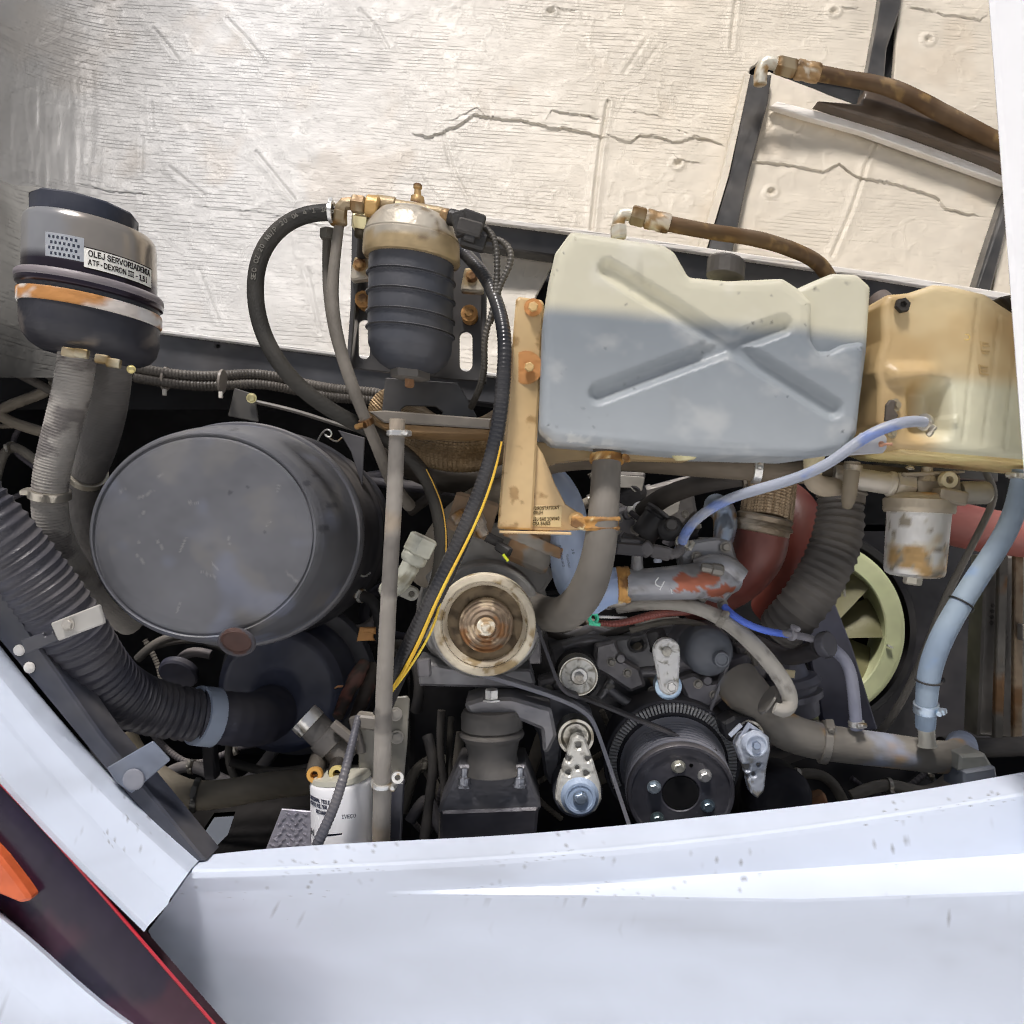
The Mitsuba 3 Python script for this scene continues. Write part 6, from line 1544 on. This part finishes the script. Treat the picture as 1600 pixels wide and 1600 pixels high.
for i, (q, r, c) in enumerate((([(690, 1110, 1.5), (688, 1170, 1.5), (694, 1240, 1.5), (690, 1320, 1.5)], 6, '#4a4846'), ([(668, 1150, 1.52), (676, 1190, 1.5), (672, 1240, 1.5), (664, 1310, 1.5)], 8, '#3c3b3b'), ([(705, 1120, 1.55), (702, 1190, 1.52), (706, 1260, 1.5)], 5, '#45433f'))):
    solo('dark_rod', ('dark rod standing left of the engine mount, middle of three', 'dark rod standing left of the engine mount, leftmost of three', 'dark rod standing left of the engine mount, nearest to it')[i], 'rod', tube(q, r, n=12, wob=0.3), 'rubber', look(c, dust=0.4))

# coolant hoses and thin lines in front of the block
ch_ = [(965, 950, 1.36), (1010, 944, 1.34), (1060, 944, 1.32), (1105, 956, 1.30), (1140, 975, 1.29), (1180, 1010, 1.28), (1210, 1045, 1.28), (1230, 1078, 1.28), (1234, 1100, 1.28), (1224, 1110, 1.27), (1210, 1106, 1.27)]
k = thing('grey_coolant_hose', 'dusty light grey hose curving right and down in front of the engine', 'hose')
part(k, 'tube', tube(ch_, [9, 10, 10.5, 11, 12.5, 13, 13, 13, 12, 11, 9], n=24), 'rubber', look('#8d8a83', var=0.2, dust=0.45, patch=[('#6d6a65', 0.3, 30)]))
clamp(k, ch_, 11, (1128, 968), 11, look('#75726b', dust=0.4), bsdf='rubber', screw=(0.4, -1, 0.4))
bj = thing('banjo_union', 'cast banjo union where the light grey hose meets the coolant elbow', 'fitting')
part(bj, 'body', canister(1198, 1092, 1226, 1110, 1.31, [(0, 24), (0.1, 26), (0.2, 20), (0.4, 17), (0.42, 13), (0.7, 13), (0.75, 10), (1, 9), (1, 0)], n=24), 'cast_metal', look('#77746f', dust=0.35))
tb2 = [(1150, 1064, 1.42), (1185, 1104, 1.38), (1215, 1134, 1.36), (1255, 1152, 1.35), (1290, 1160, 1.345), (1350, 1168, 1.34), (1420, 1177, 1.335), (1480, 1183, 1.34), (1500, 1176, 1.37), (1502, 1164, 1.41)]
k = thing('coolant_pipe', 'thick dusty coolant pipe with rusty streaks running right above the bumper', 'pipe')
part(k, 'tube', tube(tb2, [36, 33, 30, 29, 28, 27, 26, 25, 25, 23], n=40), 'rubber', look('#77736c', var=0.2, dust=0.35, patch=[('#a98350', 0.2, 11), ('#7f8694', 0.25, 12)]))
clamp(k, tb2, 29, (1288, 1160), 12, look('#8a867e', dust=0.3), screw=(0, -0.6, 1), bsdf='cast_metal')
part(k, 'stub', canister(1449, 1166, 1446, 1118, 1.30, [(0, 15), (0.1, 12.5), (0.9, 12.5), (1, 11)], n=24), 'cast_metal', look('#99978e', dust=0.3))
part(k, 'pump_neck', plate([(1128, 1040), (1170, 1024), (1205, 1075), (1200, 1110), (1165, 1120), (1140, 1085)], 1.42, 0.06, rnd=8, bevel=0.008), 'cast_metal', look('#747378', dust=0.35), fine=0.01)
vh = [(1300, 1012, 1.36), (1322, 1035, 1.34), (1332, 1070, 1.33), (1336, 1110, 1.325), (1339, 1140, 1.325)]
k = thing('thin_hose', 'thin grey hose dropping from the black knob to the coolant pipe', 'hose')
part(k, 'tube', tube(vh, [9, 9, 9.5, 9.5, 9.5], n=18), 'rubber', look('#7f8290', var=0.15, dust=0.35))
clamp(k, vh, 9.5, (1338, 1130), 9, STEEL, screw=(0.3, -1, 0))
kb = thing('filler_knob', 'black knurled filler knob on a dark neck', 'knob')
part(kb, 'cap', lathe(P(1297, 1006, 1.30), (-0.55, 0.75, -0.25), [(0, 0), (0, 0.017), (0.002, 0.0185), (0.006, 0.0185), (0.014, 0.0185), (0.016, 0.016)], 40), 'plastic', look('#44454c', dust=0.2))
part(kb, 'knurl', cat(*[block(P(1294, 1006.5, 1.308) + q * 0.0186, P(1288, 1008, 1.318) + q * 0.0186, 0.0028, 0.003) for q in [math.cos(a) * basis(np.array([-0.55, 0.75, -0.25]))[1] + math.sin(a) * basis(np.array([-0.55, 0.75, -0.25]))[2] for a in np.linspace(0, 2 * math.pi, 18, endpoint=False)]]), 'plastic', look('#35363b', dust=0.2))
part(kb, 'neck', tube([(1280, 1010, 1.34), (1255, 1022, 1.38), (1225, 1024, 1.42), (1180, 1005, 1.46)], [15, 14, 14, 14], n=22), 'cast_metal', look('#4d4c4e', dust=0.35))
tbl = [(1132, 948, 1.30), (1150, 964, 1.28), (1180, 980, 1.27), (1215, 989, 1.28), (1240, 992, 1.29), (1268, 998, 1.31)]
k = thing('thin_blue_line', 'thin bright blue tube from the coolant housing to the black knob', 'tube')
part(k, 'tube', tube(tbl[:5], [5.5, 5.5, 5.5, 5.5, 5.5], n=14), 'plastic', look('#4a64b8', var=0.15, dust=0.2))
part(k, 'tail', tube(tbl[3:], [5, 6, 6], n=14), 'rubber', look('#6d6c70', dust=0.3))
clamp(k, tbl, 6, (1236, 992), 7, look('#77767a'), bsdf='plastic', screw=(-0.4, -0.5, 1), grow=1.3)
rd = [(936, 973, 1.34), (965, 974, 1.33), (1000, 966, 1.33), (1035, 958, 1.34), (1075, 955, 1.36)]
k = thing('red_conduit', 'red and black ribbed conduit with a green clip below the grey pipe', 'cable conduit')
part(k, 'tube', tube(rd, [5, 6, 7, 7, 7], rib=(0.0045, 0.001), n=14), 'plastic', look('#6d423c', var=0.3, dust=0.15, patch=[('#2f2624', 0.45, 14)]))
part(k, 'green_clip', cat(lathe(P(927, 966, 1.32), (0.5, -1, 0.2), [(-0.003, 0.005), (-0.003, 0.0085), (0.003, 0.0085), (0.003, 0.005), (-0.003, 0.005)], 24), block(P(920, 974, 1.32), P(938, 976, 1.32), 0.007, 0.005)), 'plastic', look('#55c49a', dust=0.05), label='green clip')
part(k, 'white_lead', tube([(932, 964, 1.33), (945, 964, 1.33), (980, 966, 1.34)], 2.2, n=8), 'plastic', look('#c9c6bc'))
k = thing('pump_stack', 'dark finned pump pulley stack with a pale tag behind the light grey hose', 'pump')
part(k, 'stack', canister(1224, 1030, 1240, 1118, 1.46, [(0, 24), (0.1, 30), (0.3, 34), (0.32, 46), (0.42, 52), (0.46, 50), (0.48, 44), (0.58, 42), (0.6, 50), (0.7, 50), (0.73, 42), (1, 40), (1, 0)], n=44), 'cast_metal', look('#63646c', dust=0.3))
part(k, 'tag', plate([(1228, 1046), (1243, 1048), (1242, 1060), (1228, 1058)], 1.405, 0.002), 'plastic', look('#b9ac8a'), fine=0.006)
part(k, 'tag', plate([(1203, 1045), (1209, 1046), (1211, 1062), (1205, 1062)], 1.405, 0.002), 'plastic', look('#b5b6b4'), fine=0.006)

# exhaust and charge pipes, right of the engine
BRA = look('#8a7a60', var=0.25, dust=0.35)
ex = thing('charge_pipe', 'braided sleeve and dark red pipe bending below the pale tank', 'pipe')
part(ex, 'braid', tube([(1206, 715, 1.44), (1203, 760, 1.42), (1196, 815, 1.40)], [38, 39, 40], braid=(0.0100, 0.0019), n=120), 'cast_metal', look('#94826a', var=0.25, dust=0.3), label='woven metal sleeve')
part(ex, 'collar', canister(1196, 806, 1190, 834, 1.395, [(0, 41), (0.1, 44), (0.3, 42), (0.36, 41), (0.5, 45), (0.62, 46), (0.7, 42), (0.95, 42), (1, 38)], n=52), 'cast_metal', look('#74695a', dust=0.3, patch=[('#a39a8c', 0.25, 30)]))
REDL = look('#69403a', var=0.2, dust=0.25)
part(ex, 'red_pipe', tube([(1193, 826, 1.40), (1186, 860, 1.40), (1160, 895, 1.42), (1120, 920, 1.46), (1080, 935, 1.5)], [40, 41, 41, 40, 38], n=48), 'plastic', REDL)
k = solo('red_hose', 'dark red hose behind the corrugated black duct', 'hose', tube([(1200, 775, 1.64), (1238, 800, 1.58), (1254, 850, 1.56), (1240, 910, 1.58), (1205, 960, 1.62)], [36, 38, 38, 38, 36], n=40), 'plastic', look('#55302a', var=0.2, dust=0.15))
k = solo('red_hose', 'brick red hose crossing behind the silver canister at the right edge', 'hose', tube([(1440, 800, 1.58), (1500, 820, 1.56), (1560, 832, 1.55), (1680, 846, 1.54)], [34, 35, 34, 33], n=40), 'plastic', look('#84504a', var=0.15, dust=0.3))
dc = [(1312, 768, 1.36), (1312, 815, 1.35), (1300, 865, 1.34), (1274, 916, 1.335), (1246, 955, 1.34), (1218, 985, 1.36)]
k = thing('corrugated_duct', 'dark grey corrugated rubber duct curving beside the fan', 'air duct')
part(k, 'tube', tube(dc, [34, 38, 40, 40, 39, 37], rib=(0.0125, 0.0028), n=56), 'rubber', look('#454341', var=0.2, dust=0.4))
part(k, 'cuff', canister(1318, 752, 1313, 782, 1.36, [(0, 30), (0.1, 36), (0.4, 36), (0.5, 39), (0.6, 36), (1, 37)], n=44), 'rubber', look('#6d675e', dust=0.45))
k = thing('short_pipe', 'short brown hose stub hanging beside the silver inlet pipe', 'hose stub')
part(k, 'tube', tube([(1332, 722, 1.24), (1330, 745, 1.24), (1326, 778, 1.25), (1324, 790, 1.26)], [12, 12, 11, 8], n=20), 'rubber', look('#6b6355', dust=0.4))
part(k, 'clamp', canister(1333, 726, 1332, 736, 1.24, [(0, 11), (0.1, 14.5), (0.9, 14.5), (1, 11)], n=24), 'bright_metal', look('#a39a8a', dust=0.3))
k = solo('tan_elbow', 'dusty tan elbow pipe under the right end of the pale tank', 'pipe', tube([(1266, 735, 1.25), (1272, 752, 1.25), (1288, 760, 1.26), (1312, 760, 1.28)], [14, 15, 16, 14], n=24), 'rubber', look('#8a8070', dust=0.4))
solo('dark_mount', 'dark sheet bracket behind the silver canister head', 'bracket', plate([(1372, 706), (1388, 706), (1400, 716), (1560, 722), (1560, 752), (1400, 740), (1386, 742), (1372, 744)], 1.40, 0.02), 'paint', look('#4c4a46', dust=0.4), fine=0.012)

# fan, shroud, radiator
solo('dark_fill_plate', 'added dark plate blacking out the gap between the engine and the fan, behind the red pipes', 'plate', plate([(1090, 840), (1262, 840), (1282, 900), (1290, 1000), (1270, 1110), (1090, 1110)], 1.70, 0.01), 'rubber', look('#1c1c1e', dust=0.1), fine=0.02)  # plate added to black out the left part of the fan
FD_ = 1.80
fn = thing('cooling_fan', 'yellow green plastic cooling fan with an outer ring', 'fan')
YG = look('#a3a884', var=0.12, dust=0.3, gain=1.4)
part(fn, 'ring', disc(1272, 985, FD_, [(0, 111), (-2, 113), (-2, 138), (0, 142), (6, 143), (60, 143), (60, 111), (0, 111)], 120), 'plastic', YG)
for i in range(8):
    a = 2 * math.pi * i / 8 + 0.2
    u0, t0 = np.array([math.cos(a), 0, math.sin(a)]), np.array([-math.sin(a), 0, math.cos(a)])
    s = K * FD_
    c0 = P(1272, 985, FD_ + 0.03)
    V, F = [], []
    for r in np.linspace(28, 111, 8):
        tw = 0.9 - 0.4 * (r - 28) / 83
        w = (26 + 10 * (r - 28) / 83) * s
        for q in np.linspace(-1, 1, 7):
            for o in (0, 0.003):
                V.append(c0 + u0 * r * s + t0 * w * q * math.cos(tw) + np.array([0, w * q * math.sin(tw) + o + 0.004 * q * q, 0]))
    for ri in range(7):
        for qi in range(6):
            for o in (0, 1):
                b = ri * 14 + qi * 2 + o
                F += [[b, b + 2, b + 16], [b, b + 16, b + 14]]
    part(fn, 'blade', trimesh.Trimesh(np.array(V), np.array(F), process=False), 'plastic', look('#5f5d44', var=0.15, dust=0.2))
part(fn, 'hub', disc(1272, 985, FD_, [(-6, 0), (-6, 24), (0, 30), (40, 30)], 40), 'cast_metal', CASTD)
part(fn, 'balance_clip', block(P(1386, 1008, 1.79), P(1394, 1012, 1.79), 0.008, 0.004), 'bright_metal', look('#e0dec2'))
rad = thing('radiator', 'dark radiator with its shroud and grey side frame at the right', 'radiator')
part(rad, 'shroud', plate([(1180, 830), (1700, 830), (1700, 1180), (1180, 1180)], 1.93, 0.02, holes=[hull((1272, 985, 130))]), 'plastic', look('#2d2c2f', dust=0.2), fine=0.02)
part(rad, 'shroud_ring', disc(1276, 985, 1.86, [(0, 146), (0, 156), (8, 160), (60, 160), (60, 146)], 80, caps=False), 'plastic', look('#262628', dust=0.2))
part(rad, 'core', plate([(1150, 820), (1450, 820), (1450, 1190), (1150, 1190)], 2.1, 0.02), 'matt', look('#1c1c1e', dust=0.1))
part(rad, 'side_frame', plate([(1540, 868), (1640, 870), (1640, 1160), (1528, 1150)], 1.62, 0.05, bevel=0.004), 'cast_metal', look('#605e5b', var=0.25, dust=0.35), fine=0.012)
for q, c in (((1590, 868, 1588, 1160), '#6d6152'), ((1566, 868, 1558, 1155), '#55534f')):
    part(rad, 'frame_rib', block(P(q[0], q[1], 1.60), P(q[2], q[3], 1.60), 0.012, 0.016), 'rust', look(c, var=0.3, dust=0.2, patch=[('#5a4632', 0.3, 20)]), fine=0.012)
part(rad, 'hole_mark', cat(*[lathe(P(1551 - i * 0.6, 946 + 9 * i, 1.619), (0, -1, 0), [(0, 0.004), (0.0015, 0.0035), (0.0015, 0)], 10) for i in range(4)]), 'cast_metal', look('#4c4a48'))
part(rad, 'side_clip', block(P(1598, 975, 1.58), P(1598, 1000, 1.58), 0.02, 0.01), 'paint', look('#6b6864'), fine=0.01)
part(rad, 'bottom_tube', tube([(1470, 1166, 1.50), (1540, 1168, 1.52), (1680, 1160, 1.54)], 15, n=20), 'rubber', look('#2e2d2d', dust=0.3))
solo('dark_strut', 'flat dark grey strut slanting down in front of the fan', 'strut', plate([(1250, 965), (1300, 930), (1332, 1010), (1372, 1140), (1290, 1148), (1270, 1050)], 1.52, 0.02, bevel=0.003), 'paint', look('#52535e', var=0.2, dust=0.25), fine=0.012)
solo('small_clip', 'thin pale wire clip at the upper left of the fan', 'clip', tube([(1311, 905, 1.55), (1318, 918, 1.54), (1320, 932, 1.54)], 1.8, n=8), 'bright_metal', look('#c9c4b0'))
jb = thing('junction_box', 'dark plastic junction box with a sloped lid low at the right', 'box')
part(jb, 'base', plate([(1506, 1206), (1556, 1198), (1560, 1222), (1506, 1240)], 1.28, 0.06, rnd=2, bevel=0.003), 'plastic', look('#565b63', dust=0.25), fine=0.01)
part(jb, 'lid', plate([(1501, 1180), (1540, 1178), (1552, 1198), (1540, 1204), (1498, 1206)], 1.29, 0.05, rnd=2, bevel=0.004), 'plastic', look('#6c6e6b', dust=0.3), fine=0.01)
solo('oil_sump', 'dark sump and crossmember low behind the right bumper lip', 'crossmember', cat(plate([(1190, 1200), (1300, 1160), (1420, 1180), (1480, 1230), (1470, 1320), (1190, 1330)], 1.56, 0.2, rnd=6, bevel=0.01)), 'rubber', look('#2f2f31', dust=0.3), fine=0.02)
solo('round_housing', 'dark round housing right of the bluish tensioner arm', 'housing', disc(1222, 1250, 1.42, [(0, 0), (-6, 30), (0, 44), (8, 50), (60, 50)], 40), 'rubber', look('#2c2c32', dust=0.15))
solo('brown_block', 'rusty brown block low behind the bumper lip', 'block', block(P(1272, 1240, 1.45), P(1296, 1320, 1.45), 0.03, 0.03), 'rust', look('#6b4c34', dust=0.25), fine=0.012)

# gloom behind the engine: dim pipes and castings that close the gaps
rng = random.Random(4)
for i, (q, r) in enumerate((([(620, 760, 1.9), (720, 780, 1.85), (820, 770, 1.85)], 14), ([(640, 1000, 1.9), (650, 1100, 1.85), (640, 1250, 1.8)], 12), ([(860, 980, 1.62), (900, 990, 1.6), (960, 985, 1.6), (1060, 975, 1.62)], 12), ([(1100, 960, 1.55), (1150, 975, 1.54), (1170, 1000, 1.55)], 10), ([(1150, 1000, 1.5), (1190, 985, 1.5), (1240, 975, 1.52)], 7))):
    solo('engine_pipe', ('dim pipe in the gloom above the wide grey hose', 'dim pipe in the gloom behind the tall grey pipe', 'dim pipe behind the thick hose and red conduit', 'dim pipe under the coolant housing flange', 'dim pipe beside the corrugated duct end')[i], 'pipe', tube(q, r, n=16), 'rubber', look('#3a3937', dust=0.4))

# more of the engine: castings, lines and fixings between the big parts
DM = look('#4a494a', var=0.3, dust=0.35)
for lab, q, r, c in (('thin steel line bending past the grey bracket above the plug', [(925, 742, 1.5), (945, 770, 1.48), (948, 806, 1.46), (968, 832, 1.44)], 4, '#8a877f'),
                     ('thin black line arched over the round sensor', [(985, 800, 1.44), (1020, 826, 1.42), (1062, 842, 1.4), (1090, 836, 1.4)], 4.5, '#35343a'),
                     ('black line running left under the thick grey hose bend', [(860, 990, 1.56), (905, 1000, 1.52), (950, 992, 1.5), (990, 978, 1.48)], 6, '#3d3b3a'),
                     ('dusty line along the top of the front cover', [(985, 985, 1.46), (1040, 972, 1.44), (1090, 975, 1.42), (1120, 990, 1.42)], 5, '#67635c'),
                     ('thin line dropping between the oil filter cap and the pump stack', [(1150, 985, 1.42), (1172, 1010, 1.42), (1180, 1040, 1.42)], 5, '#5d5a55'),
                     ('dark line behind the striped hose, below the wide hose', [(640, 800, 1.6), (680, 770, 1.58), (720, 742, 1.56), (770, 735, 1.56)], 8, '#403c38'),
                     ('dark hose left of the compressor bracket', [(640, 1010, 1.5), (655, 1060, 1.5), (650, 1110, 1.52)], 9, '#3b3a3a')):
    solo('engine_line', lab, 'pipe', tube(q, r, n=14), 'rubber', look(c, dust=0.35))
for nm, lab, pts, d, t, c in (('rear_bracket', 'dark cast bracket between the idler pulley and the white link', [(930, 1008), (962, 1000), (975, 1030), (1000, 1044), (1010, 1072), (985, 1082), (950, 1058), (928, 1046)], 1.43, 0.03, '#68676a'),
                              ('rear_bracket', 'dark cast bracket under the domed oil filter cap', [(1058, 1060), (1085, 1052), (1112, 1066), (1136, 1060), (1140, 1085), (1110, 1112), (1078, 1104)], 1.41, 0.03, '#636266'),
                              ('rear_bracket', 'dark cast bracket behind the banjo union', [(1150, 1010), (1190, 1000), (1212, 1030), (1196, 1062), (1160, 1050)], 1.45, 0.03, '#6e6c6e'),
                              ('rear_bracket', 'dark cast bracket left of the round sensor', [(955, 800), (980, 790), (1000, 815), (992, 842), (966, 846)], 1.45, 0.03, '#5d5c5f'),
                              ('rear_bracket', 'dark cast bracket above the engine mount arm', [(840, 1060), (880, 1050), (900, 1085), (880, 1120), (846, 1110)], 1.46, 0.03, '#626164')):
    k = thing(nm, lab, 'bracket')
    part(k, 'casting', plate(pts, d, t, rnd=4, bevel=0.005), 'cast_metal', look(c, var=0.3, dust=0.4), fine=0.008)
    cx, cy = np.mean(pts, axis=0)
    for ox, oy in ((-12, -8), (13, 9)):
        part(k, 'bolt', bolt_mesh(cx + ox, cy + oy, d - 0.001, 5.5, h=0.9), 'cast_metal', look('#7d7a74', dust=0.3))
    part(k, 'boss', disc(cx + 2, cy - 14, d, [(-6, 0), (-6, 6), (-4, 8), (4, 9)], 24), 'cast_metal', look(c, dust=0.4))

# dim odds and ends that fill the gaps
rg = np.random.default_rng(12)
GAPS = [(190, 1000, 330, 1130, 1.72), (230, 1120, 430, 1240, 1.7), (545, 900, 660, 1000, 1.75), (540, 1000, 650, 1100, 1.72), (630, 1080, 720, 1300, 1.66), (860, 960, 1000, 1010, 1.62), (880, 740, 1000, 840, 1.6), (1010, 760, 1140, 850, 1.62),
        (1200, 1190, 1330, 1290, 1.54), (1330, 1190, 1500, 1250, 1.52), (560, 690, 780, 770, 1.68), (-10, 560, 120, 680, 1.72), (-10, 660, 70, 780, 1.7), (1130, 1000, 1230, 1110, 1.58), (820, 1110, 980, 1280, 1.64), (930, 1010, 1060, 1100, 1.475), (640, 1180, 720, 1310, 1.6), (470, 930, 600, 1010, 1.62)]
WHERE = ['left of the dark round air box, below the air filter', 'above the brownish grey hose in the lower left', 'left of the tall grey pipe at the height of the compressor union', 'behind the frayed wiring sleeves',
         'between the mounting plate and the engine mount', 'under the bend of the thick grey hose', 'left of the grey bracket under the pale tank', 'behind the round black sensor', 'below the bluish tensioner arm at the bumper lip',
         'below the thick coolant pipe at the bumper lip', 'under the braided exhaust pipe', 'at the far left edge beside the left reservoir hoses', 'at the far left edge above the corrugated duct', 'around the banjo union',
         'around the ribbed aluminium tensioner arm', 'between the idler pulley and the domed oil filter cap', 'left of the engine mount base', 'between the air filter and the tall grey pipe']
for i, (x0, y0, x1, y1, d) in enumerate(GAPS):
    for j in range(2):
        k = thing('dim_hose', ('thicker', 'thinner')[j] + ' dim hose ' + WHERE[i], 'hose', 'dim hoses in the gloom')
        a, b = rg.uniform(0, 1, 2), rg.uniform(0, 1, 2)
        if rg.random() < 0.5:
            q = [(x0, y0 + (y1 - y0) * a[0]), (x0 + (x1 - x0) * 0.35, y0 + (y1 - y0) * a[1]), (x0 + (x1 - x0) * 0.7, y0 + (y1 - y0) * b[0]), (x1, y0 + (y1 - y0) * b[1])]
        else:
            q = [(x0 + (x1 - x0) * a[0], y0), (x0 + (x1 - x0) * a[1], y0 + (y1 - y0) * 0.35), (x0 + (x1 - x0) * b[0], y0 + (y1 - y0) * 0.7), (x0 + (x1 - x0) * b[1], y1)]
        r = rg.uniform(7, 10) if j == 0 else rg.uniform(4, 6)
        pts = [(x, y, d + 0.03 * j + rg.uniform(-0.01, 0.01)) for x, y in q]
        c = ('#5b5852', '#4d4c50', '#6a645a', '#454348')[rg.integers(4)]
        part(k, 'tube', tube(pts, r, n=12, rib=(0.006, 0.001) if r < 6 else None), 'rubber', look(c, var=0.3, dust=0.5))
        clamp(k, pts, r, (pts[1 + j][0], pts[1 + j][1]), 7, look('#8f8b82', dust=0.3), screw=(rg.uniform(-1, 1), -1, rg.uniform(-1, 1)))
